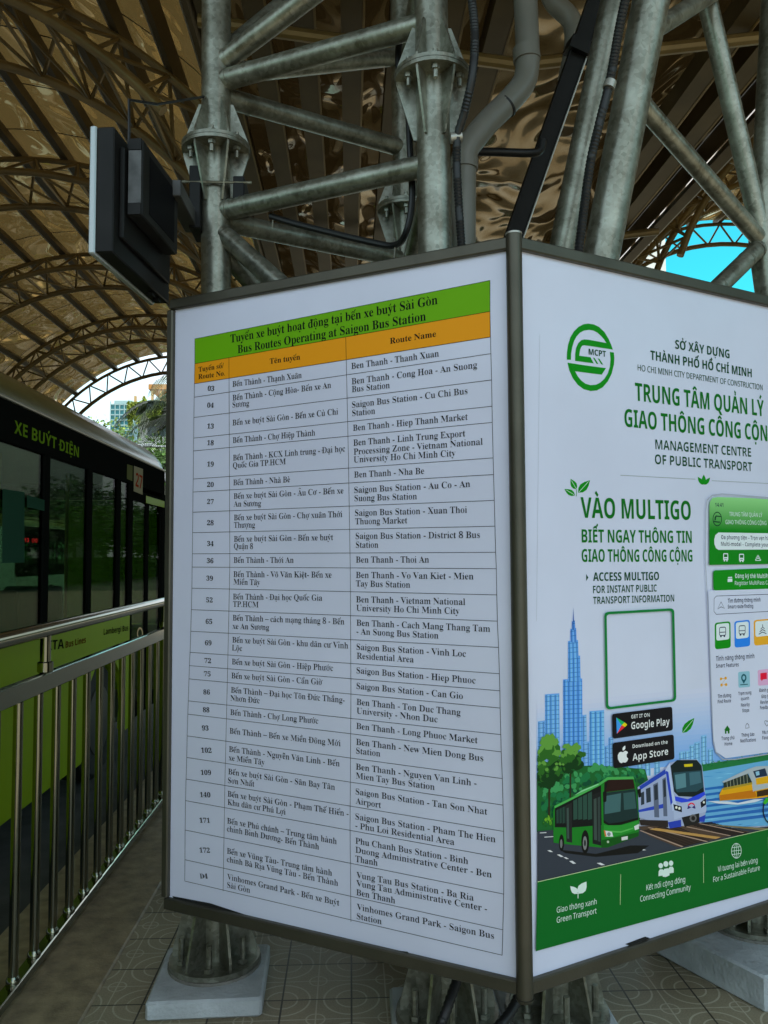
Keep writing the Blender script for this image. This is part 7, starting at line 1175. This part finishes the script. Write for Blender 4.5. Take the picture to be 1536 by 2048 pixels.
# ================================================================== buses
BGREEN = mat("bus_green_paint", (0.30, 0.43, 0.012), 0.5, spec=0.08, var=0.05, vscale=2)
BDARK = mat("bus_black_band", (0.010, 0.011, 0.010), 0.45, coat=0.0, spec=0.0)
BROOF = mat("bus_roof_canopy_gold", (0.17, 0.145, 0.04), 0.3, coat=0.3)  # gold reflected from the canopy is put into this base colour
BGLASS = mat_glass("bus_tinted_glass", (0.46, 0.55, 0.44), 0.13)
SEATM = mat("teal_seat_plastic", (0.03, 0.16, 0.13), 0.4); INTER = mat("bus_interior_grey", (0.10, 0.11, 0.10), 0.6); POLEY = mat("yellow_pole", (0.45, 0.33, 0.03), 0.35)
TYRE = mat("tyre_rubber", (0.015, 0.015, 0.015), 0.8); RIM = mat("wheel_rim", (0.06, 0.06, 0.055), 0.5, 0.4)
def make_bus(xn, y1, Ln, zr, label, paint, group, detail=True):
    """xn: near side, bus reaches to the left; y1: front end"""
    W = 2.35; xf = xn - W; y0 = y1 - Ln
    t = thing('city_bus', (xn - W / 2, (y0 + y1) / 2, zr), label, "bus", group)
    Z = lambda z: zr + z
    zs, zw, zwt, zr0, zr1 = 0.25, 1.24, 2.42, 2.66, 2.90
    wheels = [y1 - 2.05, y0 + 2.6]
    def side(x, out):
        b = MB(); th = 0.04 * out
        ys = [y0]; 
        for yw in sorted(wheels): ys += [yw - 0.56, yw + 0.56]
        ys.append(y1 - 1.35 if out > 0 else y1)
        for k in range(0, len(ys), 2): b.box((x - th, ys[k], Z(zs)), (x, ys[k + 1], Z(zw)))
        for yw in wheels:   # arch: panel above the wheel with a round cut
            pts = [V((x, yw - 0.56, Z(zw))), V((x, yw - 0.56, Z(zs)))] + [V((x, yw - 0.52 * math.cos(R(a)), Z(0.46 + 0.50 * math.sin(R(a))))) for a in range(-20, 201, 20)] + [V((x, yw + 0.56, Z(zs))), V((x, yw + 0.56, Z(zw)))]
            b.prism(pts, V((-1, 0, 0)) * out, 0.04)
        return b
    body = side(xn, 1)
    for p, q in (((xf, y0, Z(zs)), (xf + .04, y1, Z(zw))), ((xf + .041, y0, Z(zs)), (xn - .041, y0 + .05, Z(zr0 - .01))), ((xf + .041, y1 - .05, Z(zs)), (xn - .041, y1, Z(1.05)))): body.box(p, q)
    body.build('body', paint, t, smooth=False)
    # upper dark band, pillars, window panes
    up = MB().box((xn - .04, y0, Z(zwt)), (xn, y1 - .06, Z(zr0))); up.build('upper_band', BDARK, t, smooth=False)
    MB().box((xf, y0, Z(zwt)), (xf + .04, y1, Z(zr0))).build('upper_band', BDARK, t, smooth=False)
    ends = [y0]; n = 6
    L1 = y1 - 1.35
    for k in range(1, n): ends.append(y0 + (L1 - y0) * k / n)
    ends.append(L1)
    if detail: ends = [y0, y0 + 1.6, at_x(93, 1100, xn).y - 2.9, at_x(93, 1100, xn).y - 1.45, at_x(93, 1100, xn).y, at_x(180, 1100, xn).y, at_x(238, 1100, xn).y, L1]
    for x, o in ((xn, 1), (xf, -1)):
        for k, e in enumerate(ends):
            if k == 0: e += .05
            MB().box((x - .035 * o, e - .045, Z(zw + .0005)), (x - .001 * o, e + .045, Z(zwt - .0005))).build('pillar', BDARK, t, smooth=False)
        for k in range(len(ends) - 1):
            a, b = ends[k] + .0455 + (.05 if k == 0 else 0), ends[k + 1] - .0455
            MB().box((x - .022 * o, a, Z(zw + .001)), (x - .016 * o, b, Z(zwt - .001))).build('window', BGLASS, t, smooth=False)
    # roof: cambered shell
    rs = []
    prof = [(0.0, zr0), (0.0, zr0 + .05), (0.03, zr0 + .13), (0.12, zr0 + .21), (0.32, zr1), (W / 2, zr1 + .03)]
    prof = prof + [(W - a, z) for a, z in prof[-2::-1]]
    rb = MB(); 
    for (dy, ins) in ((y0, .02), (y0 + .2, 0), (y1 - .35, 0), (y1 - .12, .04), (y1 - .02, .16)):
        rs += [V((xn - a, dy, Z(z - ins * (1 if z > zr0 else 0)))) for a, z in prof]
    m = len(prof)
    rb.add(rs, [(i * m + j, (i + 1) * m + j, (i + 1) * m + j + 1, i * m + j + 1) for i in range(4) for j in range(m - 1)] + [tuple(range(m)), tuple(range(5 * m - 1, 4 * m - 1, -1))])
    rb.build('roof', BROOF, t, ang=50)
    MB().tube([V((xn + .004, y0, Z(zr0 + .012))), V((xn + .004, y1 - .1, Z(zr0 + .012)))], 0.013, 8).build('drip_rail', EDGEST, t)
    MB().box((xf + .35, y0 + 1.2, Z(zr1 + .035)), (xn - .45, y1 - 3.2, Z(zr1 + .22))).build('battery_housing', BROOF, t, smooth=False)
    # door next to the front
    dy0, dy1 = y1 - 1.29, y1 - .14
    MB().box((xn - .04, L1 + .0005, Z(zs)), (xn - .002, dy0 - .0005, Z(zw - .001))).build('door_frame', BDARK, t, smooth=False)
    MB().box((xn - .04, dy1 + .0005, Z(zs)), (xn - .002, y1, Z(zwt))).build('front_corner_post', BDARK, t, smooth=False)
    for a, b in ((dy0, (dy0 + dy1) / 2 - .004), ((dy0 + dy1) / 2 + .004, dy1)):
        d = MB(); d.box((xn - .035, a, Z(zs + .04)), (xn - .012, a + .05, Z(2.38))).box((xn - .035, b - .05, Z(zs + .04)), (xn - .012, b, Z(2.38))).box((xn - .035, a + .0505, Z(zs + .04)), (xn - .012, b - .0505, Z(.42))).box((xn - .035, a + .0505, Z(2.28)), (xn - .012, b - .0505, Z(2.38)))
        d = d.build('door', BDARK, t, smooth=False)
        MB().box((xn - .026, a + .051, Z(.421)), (xn - .02, b - .051, Z(2.279))).build('door_glass', BGLASS, d, smooth=False)
        MB().tube([V((xn - .06, a + .1, Z(1.3))), V((xn - .06, b - .1, Z(1.3)))], .014, 8).build('door_bar', EDGEST, d)
    # front: windscreen, destination box, mirror
    MB().box((xf + .08, y1 - .03, Z(1.06)), (xn - .08, y1 - .022, Z(2.36))).build('windscreen', BGLASS, t, smooth=False)
    MB().box((xf + .03, y1 - .05, Z(2.37)), (xn - .041, y1 + .0, Z(2.62))).build('destination_box', BDARK, t, smooth=False)
    for x in (xn - .0405, xf + .0805): MB().box((x - .04, y1 - .05, Z(1.055)), (x, y1 - .005, Z(2.365))).build('windscreen_post', BDARK, t, smooth=False)
    mi = MB().tube(smooth_path([V((xn - .08, y1, Z(2.34))), V((xn + .06, y1 + .18, Z(2.32))), V((xn + .12, y1 + .22, Z(2.24)))], 5), .018, 8).build('mirror_arm', BDARK, t)
    MB().obox(V((xn + .12, y1 + .22, Z(2.06))), (1, 0, 0), (0, 1, 0), (0, 0, 1), .10, .045, .17, bev=.02).build('mirror', BDARK, mi)
    # floor, interior
    MB().box((xf + .05, y0 + .06, Z(.34)), (xn - .05, y1 - .06, Z(.38))).build('floor', INTER, t, smooth=False)
    MB().box((xf + .05, y0 + .06, Z(zr0 - .12)), (xn - .05, y1 - .06, Z(zr0 - .09))).build('ceiling', INTER, t, smooth=False)
    ya = y0 + .8
    while ya < y1 - 2.2:
        for x in (xf + .35, xf + .82, xn - .82, xn - .35):
            s = MB(); s.obox(V((x, ya, Z(.86))), (1, 0, 0), (0, 1, 0), (0, 0, 1), .205, .21, .04, bev=.015); s.obox(V((x, ya - .20, Z(1.22))), (1, 0, 0), V((0, 1, .15)), V((0, -.15, 1)), .205, .03, .33, bev=.012); s.box((x - .05, ya - .1, Z(.381)), (x + .05, ya + .1, Z(.82)))
            s.build('seat', SEATM, t)
        ya += .78
    for k in range(7):
        ya = y0 + 1.2 + k * (Ln - 2.4) / 6
        for x in (xn - .62, xf + .62): MB().tube([V((x, ya, Z(.39))), V((x, ya, Z(zr0 - .13)))], .016, 8).build('grab_pole', POLEY, t)
    for x in (xn - .62, xf + .62): MB().tube([V((x, y0 + .4, Z(2.1))), V((x, y1 - 1.4, Z(2.1)))], .014, 8).build('grab_rail', EDGEST, t)
    for yw in wheels:
        for x, o in ((xn - .03, 1), (xf + .03, -1)):
            wh = MB().tube([V((x - .26 * o, yw, Z(.46))), V((x - .23 * o, yw, Z(.46))), V((x - .05 * o, yw, Z(.46))), V((x - .02 * o, yw, Z(.46))), V((x - .02 * o, yw, Z(.46)))], [.40, .46, .46, .42, .30], 32).build('wheel', TYRE, t)
            MB().tube([V((x - .06 * o, yw, Z(.46))), V((x - .012 * o, yw, Z(.46))), V((x - .004 * o, yw, Z(.46)))], [.28, .27, .12], 24).build('rim', RIM, wh)
    return t
XB = -1.97
bus = make_bus(XB, 8.63, 11.0, -0.15, "green electric city bus with dark windows and route 27 card behind the railing", BGREEN, "buses")
BP = Plane((XB, 0, 0), (0, 1, 0), (1, 0, 0), 0.001)
c4 = lambda x, y: (x / 3.103, 640 + y / 3.103)
c5 = lambda x, y: (x / 2.36, 1180 + y / 2.36)
m = MB(); write(m, BP, "XE BUÝT ĐIỆN", (28, 866), (157, 915), 26, 'sans', .03, 2); m.build('roof_band_lettering', mat("bus_letter_green", (0.19, 0.34, 0.02), 0.8, spec=0.0), bus, smooth=False)
BLB = mat("bus_letter_black", (0.02, 0.025, 0.015), 0.8, spec=0.0)
for s, p, q, c in (("VITA", (196, 290), (300, 275), 20), ("Lambergi Bus -EV", (488, 212), (632, 186), 12)):
    m = MB(); write(m, BP, s, c5(*p), c5(*q), c, 'sans', .03, 2); m.build('side_text_line', BLB, bus, smooth=False)
m = MB()
for k in range(7): line(m, BP, c5(198, 262 + k * 13), c5(226, 257 + k * 13), .012, 2)
m.build('side_stripes', BLB, bus, smooth=False)
m = MB(); write(m, BP, "Bus Lines", c5(308, 274), c5(404, 248), 13, 'sans', .02, 2); m.build('operator_lettering', mat("bus_letter_brown", (0.16, 0.07, 0.02), 0.8, spec=0.0), bus, smooth=False)
m = MB(); cx, cy = c5(660, 206)
strip_o = ell(cx, cy, 6, 13, 20); strip_i = ell(cx, cy, 4, 9, 20); strip_o.append(strip_o[0]); strip_i.append(strip_i[0])
for k in range(20): shape(m, BP, [strip_o[k], strip_o[k + 1], strip_i[k + 1], strip_i[k]], 2)
m.build('round_badge', mat("badge_gold", (0.4, 0.3, 0.06), 0.3, 0.6), bus, smooth=False)
m = MB(); shape(m, BP, [c4(830, 905), c4(886, 925), c4(884, 1085), c4(828, 1062)], 2); m.build('route_card', mat("card_cream", (0.40, 0.36, 0.24), 0.8, spec=0.0), bus, smooth=False)
m = MB(); write(m, BP, "27", c4(838, 1030), c4(880, 1052), 28, 'sans', .03, 4); m.build('route_card_number', mat("card_red", (0.40, 0.05, 0.02), 0.8, spec=0.0), bus, smooth=False)
m = MB(); shape(m, BP, [c4(788, 895), c4(822, 905), c4(820, 1000), c4(786, 985)], 2); m.build('notice_card', mat("card_olive", (0.16, 0.17, 0.07), 0.8, spec=0.0), bus, smooth=False)
m = MB(); shape(m, BP, [(4, 978), (48, 984), (48, 1125), (3, 1126)], 3); m.build('window_blind', mat("blind_green", (0.03, 0.085, 0.055), 0.8, spec=0.0), bus, smooth=False)
m = MB(); shape(m, BP, [(53, 990), (88, 1000), (88, 1022), (53, 1014)], 3); m.build('window_notice', mat("blind_green", (0.03, 0.085, 0.055), 0.8, spec=0.0), bus, smooth=False)
m = MB(); shape(m, BP, [c4(905, 1090), c4(1020, 1125), c4(1020, 1165), c4(905, 1135)], 2); m.build('door_header_strip', BGREEN, bus, smooth=False)
LED = mat("red_led", (0.3, 0.0, 0.01), 0.5, emit=(1.0, 0.02, 0.04, 1.2))
m = MB().box((XB - 1.05, 5.35, 1.60), (XB - 1.0, 6.35, 1.80)); lb = m.build('led_sign_stand_in', BDARK, bus, smooth=False)  # stand-in added inside this bus for the LED sign showing in its windows
LP = Plane((XB - 1.0, 0, 0), (0, 1, 0), (1, 0, 0), .002)
m = MB()
for s, a, b in (("13", (48, 1084), (57, 1084)), ("CHO LON", (63, 1085), (86, 1085))): write(m, LP, s, a, b, 8, 'sans', .01, 2)
m.build('led_lettering', LED, bus, smooth=False)
# the bus ahead and the pale bus in the next lane
make_bus(-2.55, 24.5, 10.5, -0.15, "green bus waiting ahead in the lane, just showing past the front bus", BGREEN, "buses", detail=False)
make_bus(-9.2, 33.0, 10.5, -0.15, "pale blue bus in the far lane seen through the front bus windows", mat("bus_pale_blue", (0.36, 0.48, 0.52), 0.3, coat=0.3), "buses", detail=False)

# ================================================================== trees, palms, lamp, buildings beyond the canopy
def leafmat(name, c): return mat(name, c, 0.5, island=0.55)
TRUNK = mat("bark", (0.10, 0.08, 0.06), 0.9, var=0.3, vscale=6, bump=0.4, bscale=20)
def tree(x, y, h, rx, rz, n, label, lm, seed, z0=-0.17, ls=0.22):
    q = random.Random(seed); t = thing('leafy_tree', (x, y, z0), label, "tree", "leafy trees beyond the bus lane")
    top = V((x, y, h - rz)); tk = MB().tube([V((x, y, z0)), V((x + q.uniform(-.1, .1), y, (h - rz) * .5)), top], [.17, .13, .09], 10)
    cl = []
    for k in range(26):
        a = q.random() * 6.283; e = math.asin(q.uniform(-.75, 1)); d = q.random() ** .5
        cl.append(top + V((rx * d * math.cos(a) * math.cos(e), rx * d * math.sin(a) * math.cos(e), rz * d * math.sin(e) * 1.0)))
    for c in cl[:9]: tk.tube([top - V((0, 0, rz * .5)), top.lerp(c, .5), c], [.06, .04, .012], 6)
    tk.build('trunk', TRUNK, t)
    m = MB(); vs, fs = [], []
    for k in range(n):
        c = q.choice(cl); s = rx * 0.36
        d = V((q.gauss(0, 1), q.gauss(0, 1), q.gauss(0, .8))); d.normalize(); p = c + d * s * (q.random() ** .45)
        a = V((q.gauss(0, 1), q.gauss(0, 1), q.gauss(0, .5))).normalized(); b = a.orthogonal().normalized(); b = (b + a.cross(b) * q.uniform(-1, 1)).normalized(); l = ls * q.uniform(.6, 1.3)
        o = len(vs); vs += [p - a * l * .5, p + b * l * .26, p + a * l * .5, p - b * l * .26]; fs.append((o, o + 1, o + 2, o + 3))
    m.add(vs, fs).build('crown', lm, t, smooth=False); return t
GL1 = leafmat("leaf_mid_green", (0.075, 0.16, 0.022)); GL2 = leafmat("leaf_dark_green", (0.035, 0.09, 0.018)); GL3 = leafmat("leaf_yellow_green", (0.16, 0.24, 0.03))
tree(-13.0, 42, 8.6, 3.2, 2.6, 6000, "yellow green tree crown left of the palm beyond the bus roof", GL3, 1)
tree(-9.4, 39, 7.6, 3.0, 2.4, 6000, "mid green tree behind the palm trunk beside the board edge", GL1, 2)
tree(-11.2, 30, 5.4, 2.4, 2.0, 4500, "low dark tree beyond the front of the green bus", GL2, 3)
for k, (x, y, h, gm_, lb) in enumerate(((-14.2, 29.0, 7.6, GL1, "mid green tree at the far lane seen through the leftmost bus window"), (-15.0, 34.0, 8.2, GL3, "light green tree at the far lane past the window blind"), (-14.6, 38.5, 7.4, GL1, "mid green tree at the far lane behind the pale blue bus"),
                                 (-15.4, 45.5, 8.4, GL3, "light green tree at the far lane seen beside the route number card"), (-14.8, 54.0, 8.0, GL1, "mid green tree far along the lane seen through the bus door"))):
    tree(x, y, h, 3.4, 3.0, 6500, lb, gm_, 20 + k, ls=.34)
def palm(x, y, h, L, n, label, seed, lm):
    q = random.Random(seed); t = thing('palm_tree', (x, y, -.17), label, "palm", "palms beyond the canopy")
    MB().tube([V((x, y, -.17)), V((x + .05, y, h * .5)), V((x, y, h))], [.16, .12, .10], 10).build('trunk', TRUNK, t)
    for k in range(n):
        a = 6.283 * k / n + q.uniform(-.15, .15); up = q.uniform(.1, 1.0); d = V((math.cos(a), math.sin(a), 0)); c = V((x, y, h)); pts = []
        for j in range(13):
            s = j / 12; pts.append(c + d * (L * s * (1 - .12 * s)) + V((0, 0, L * (up * s * .8 - (0.55 + .35 * up) * s * s * 1.1))))
        m = MB().tube(pts, [.022 * (1 - .85 * j / 12) for j in range(13)], 5)
        for j in range(1, 48):
            s = 0.10 + .9 * j / 48; i = min(11, int(s * 12)); f = s * 12 - i; p = pts[i].lerp(pts[i + 1], f); tg_ = (pts[i + 1] - pts[i]).normalized(); sd_ = tg_.cross(V((0, 0, 1))).normalized()
            ll = L * .30 * math.sin(math.pi * min(1, .15 + .8 * s)) * q.uniform(.8, 1.1)
            for w_ in (-1, 1):
                e1 = p + sd_ * w_ * ll * .55 + tg_ * ll * .30 - V((0, 0, ll * .12)); e2 = p + sd_ * w_ * ll * .80 + tg_ * ll * .5 - V((0, 0, ll * .62)); hw = tg_ * .0075 * L * .6
                o = len(m.v); m.add([p - hw, p + hw, e1 + hw, e2, e1 - hw], [(0, 1, 2, 3, 4)])
        m.build('frond', lm, t, smooth=False)
    return t
PALMG = mat("palm_frond", (0.05, 0.085, 0.022), 0.45, island=0.4)
pc0 = at_y(378, 842, 22.0); palm(pc0.x, 22.0, pc0.z + .1, 2.35, 12, "dark feather palm with drooping fronds beside the board edge", 5, PALMG)
pc1 = at_y(416, 775, 27.0); palm(pc1.x, 27.0, pc1.z, 2.9, 9, "taller feather palm behind the first, before the planted building", 9, PALMG)
sl = thing('street_lamp', (at_y(300, 895, 34).x + 1.5, 34, -.17), "pale flat street lamp head on a pole before the trees", "street lamp")
lz = at_y(283, 893, 34); px_ = lz.x + 2.6
LAMP = mat("lamp_grey", (0.55, 0.57, 0.58), 0.4, 0.3)
MB().tube([V((px_, 34, -.17)), V((px_, 34, lz.z - .4)), V((px_ - .4, 34, lz.z)), V((lz.x + .3, 34, lz.z))], [.09, .06, .045, .04], 10).build('pole', LAMP, sl)
MB().obox(V((lz.x - .15, 34, lz.z + .02)), (1, 0, .05), (0, 1, 0), (-.05, 0, 1), .62, .16, .07, bev=.03).build('lamp_head', LAMP, sl)
# teal glass tower
tz = at_y(222, 808, 330); tx1 = at_y(268, 808, 330).x
tw_ = thing('glass_tower', ((tz.x + tx1) / 2, 340, -.17), "teal glass office tower far off under the canopy arch", "tower block")
MB().box((tz.x, 330, -.17), (tx1, 352, tz.z)).build('wall', mat("tower_teal", (0.05, 0.22, 0.24), 0.15, 0.2), tw_, smooth=False)
fm = MB(); 
for k in range(30): fm.box((tz.x - .1, 329.6, 2 + k * 2.15), (tx1 + .1, 329.95, 2.5 + k * 2.15))
for k in range(6): xx = tz.x + (tx1 - tz.x) * k / 5; fm.box((xx - .16, 329.3, -.17), (xx + .16, 329.55, tz.z + 1.0))
fm.build('mullion_grid', mat("tower_frame", (0.36, 0.50, 0.50), 0.5), tw_, smooth=False)
MB().box((tz.x + 1, 331, tz.z), (tx1 - 1, 350, tz.z + 1.6)).build('roof_parapet', mat("tower_frame", (0.36, 0.50, 0.50), 0.5), tw_, smooth=False)
# planted terrace building
Yg = 120
gb = thing('terrace_building', (at_y(330, 850, Yg).x, Yg + 8, -.17), "white terrace building with hanging greenery and an orange roof slab", "building")
x0, x1 = at_y(268, 850, Yg).x, at_y(430, 850, Yg).x
WW = mat("white_render", (0.78, 0.76, 0.70), 0.7, var=0.08, vscale=0.4); OR = mat("orange_roof", (0.55, 0.24, 0.06), 0.6); TIM = mat("timber_fins", (0.62, 0.38, 0.16), 0.6)
zt1 = at_y(300, 828, Yg).z; zt2 = at_y(300, 785, Yg).z; zt3 = at_y(300, 771, Yg).z
MB().box((x0 + .6, Yg, -.17), (x1, Yg + 16, zt1)).build('wall', WW, gb, smooth=False)
MB().box((x0, Yg - 1.2, zt1 + .001), (x1, Yg + 16, zt1 + .55)).build('terrace_slab', WW, gb, smooth=False)
MB().box((at_y(300, 780, Yg).x, Yg - 1, zt2 + .3), (x1, Yg + 15, zt3)).build('roof_slab', OR, gb, smooth=False)
MB().box((x0 + 3.2, Yg + 2.5, zt1 + .551), (x1, Yg + 14, zt2 + .299)).build('upper_wall', mat("upper_wall_cream", (0.72, 0.55, 0.36), 0.7), gb, smooth=False)
for k in range(9): xx = x0 + .35 + k * 1.25; MB().box((xx - .16, Yg - .9, zt1 + .552), (xx + .16, Yg - .5, zt2 + .1 - (0.8 if k < 2 else 0))).build('timber_fin', TIM, gb, smooth=False)
for k in range(4):
    zz = zt1 - 3.4 - k * 4.2
    MB().box((x0 + 2, Yg - .06, zz), (x1 - .5, Yg - .002, zz + 1.7)).build('window_band', mat("window_dark_glass", (0.12, 0.16, 0.17), 0.15), gb, smooth=False)
q = random.Random(4); vs, fs = [], []
for k in range(5200):
    u = q.random(); xx = x0 - .6 + u * (x1 - x0 + .6); hang = (1.6 + 1.4 * math.sin(u * 23) + 1.0 * math.sin(u * 57)) * q.random() ** 1.5
    p = V((xx, Yg - 1.35 + q.uniform(-.5, .3), zt1 + .9 + q.uniform(-.2, .7) - hang)); a = V((q.gauss(0, 1), q.gauss(0, 1), q.gauss(0, 1))).normalized() * .28; b = a.orthogonal().normalized() * .16
    o = len(vs); vs += [p - a, p + b, p + a, p - b]; fs.append((o, o + 1, o + 2, o + 3))
pl_ = MB().add(vs, fs).build('hanging_greenery', leafmat("terrace_leaf", (0.24, 0.30, 0.03)), gb, smooth=False); pl_['kind'] = 'stuff'
# white block seen under the right vault
Yw = 62
xa, xb = at_y(1180, 500, Yw).x, at_y(1331, 500, Yw).x
wb_ = thing('white_building', ((xa + xb) / 2, Yw + 6, -.17), "plain white building seen against blue sky beneath the right vault", "building")
MB().box((xa, Yw, -.17), (xb, Yw + 14, 34)).build('wall', WW, wb_, smooth=False)
zz = at_y(1290, 545, Yw).z
for k in range(-3, 4):
    s = MB().box((xa + .3, Yw - .18, zz + k * 1.9), (xb - .9, Yw - .002, zz + .16 + k * 1.9)).build('string_course', mat("ledge_grey", (0.5, 0.5, 0.5), 0.7), wb_, smooth=False)
    for j in range(3):
        cx = xa + 1.6 + j * 1.35
        fw_ = MB().box((cx, Yw - .12, zz + .6 + k * 1.9), (cx + .28, Yw - .003, zz + 1.0 + k * 1.9)).build('window', mat("window_dark_glass", (0.12, 0.16, 0.17), 0.15), wb_, smooth=False)

# belt of street trees along the far right side of the station, mirrored in the bus windows and the roof
q = random.Random(11); vs, fs = [], []; tk = MB()
for k in range(40):
    cx, cy = 15.5 + q.uniform(-1.5, 2.5), -14 + k * 2.9; hh = q.uniform(5.2, 7.8)
    tk.tube([V((cx, cy, -.17)), V((cx + q.uniform(-.3, .3), cy, hh * .6))], [.17, .10], 8)
    for j in range(1300 if k < 22 else 700):
        d = V((q.gauss(0, 1), q.gauss(0, 1), q.gauss(0, 1))).normalized() * q.random() ** .4; p = V((cx + d.x * 2.2, cy + d.y * 2.2, hh * .66 + d.z * hh * .34 + .5 * math.sin(d.x * 7 + k)))
        a = V((q.gauss(0, 1), q.gauss(0, 1), q.gauss(0, .6))).normalized() * .24; b = a.orthogonal().normalized() * .13
        o = len(vs); vs += [p - a, p + b, p + a, p - b]; fs.append((o, o + 1, o + 2, o + 3))
for j in range(13000):
    p = V((14.2 + q.random() * 1.2, -16 + q.random() * 118, -.1 + 1.7 * q.random())); a = V((q.gauss(0, 1), q.gauss(0, 1), q.gauss(0, .6))).normalized() * .22; b = a.orthogonal().normalized() * .13
    o = len(vs); vs += [p - a, p + b, p + a, p - b]; fs.append((o, o + 1, o + 2, o + 3))
bt_ = MB().add(vs, fs).build('tree_belt', GL2, None, smooth=False); bt_['kind'] = 'stuff'; tag(bt_, "belt of street trees and hedge along the right side of the station", "trees")
tb_ = tk.build('tree_trunks_of_belt', TRUNK, bt_)
tb_.name = 'trunk'
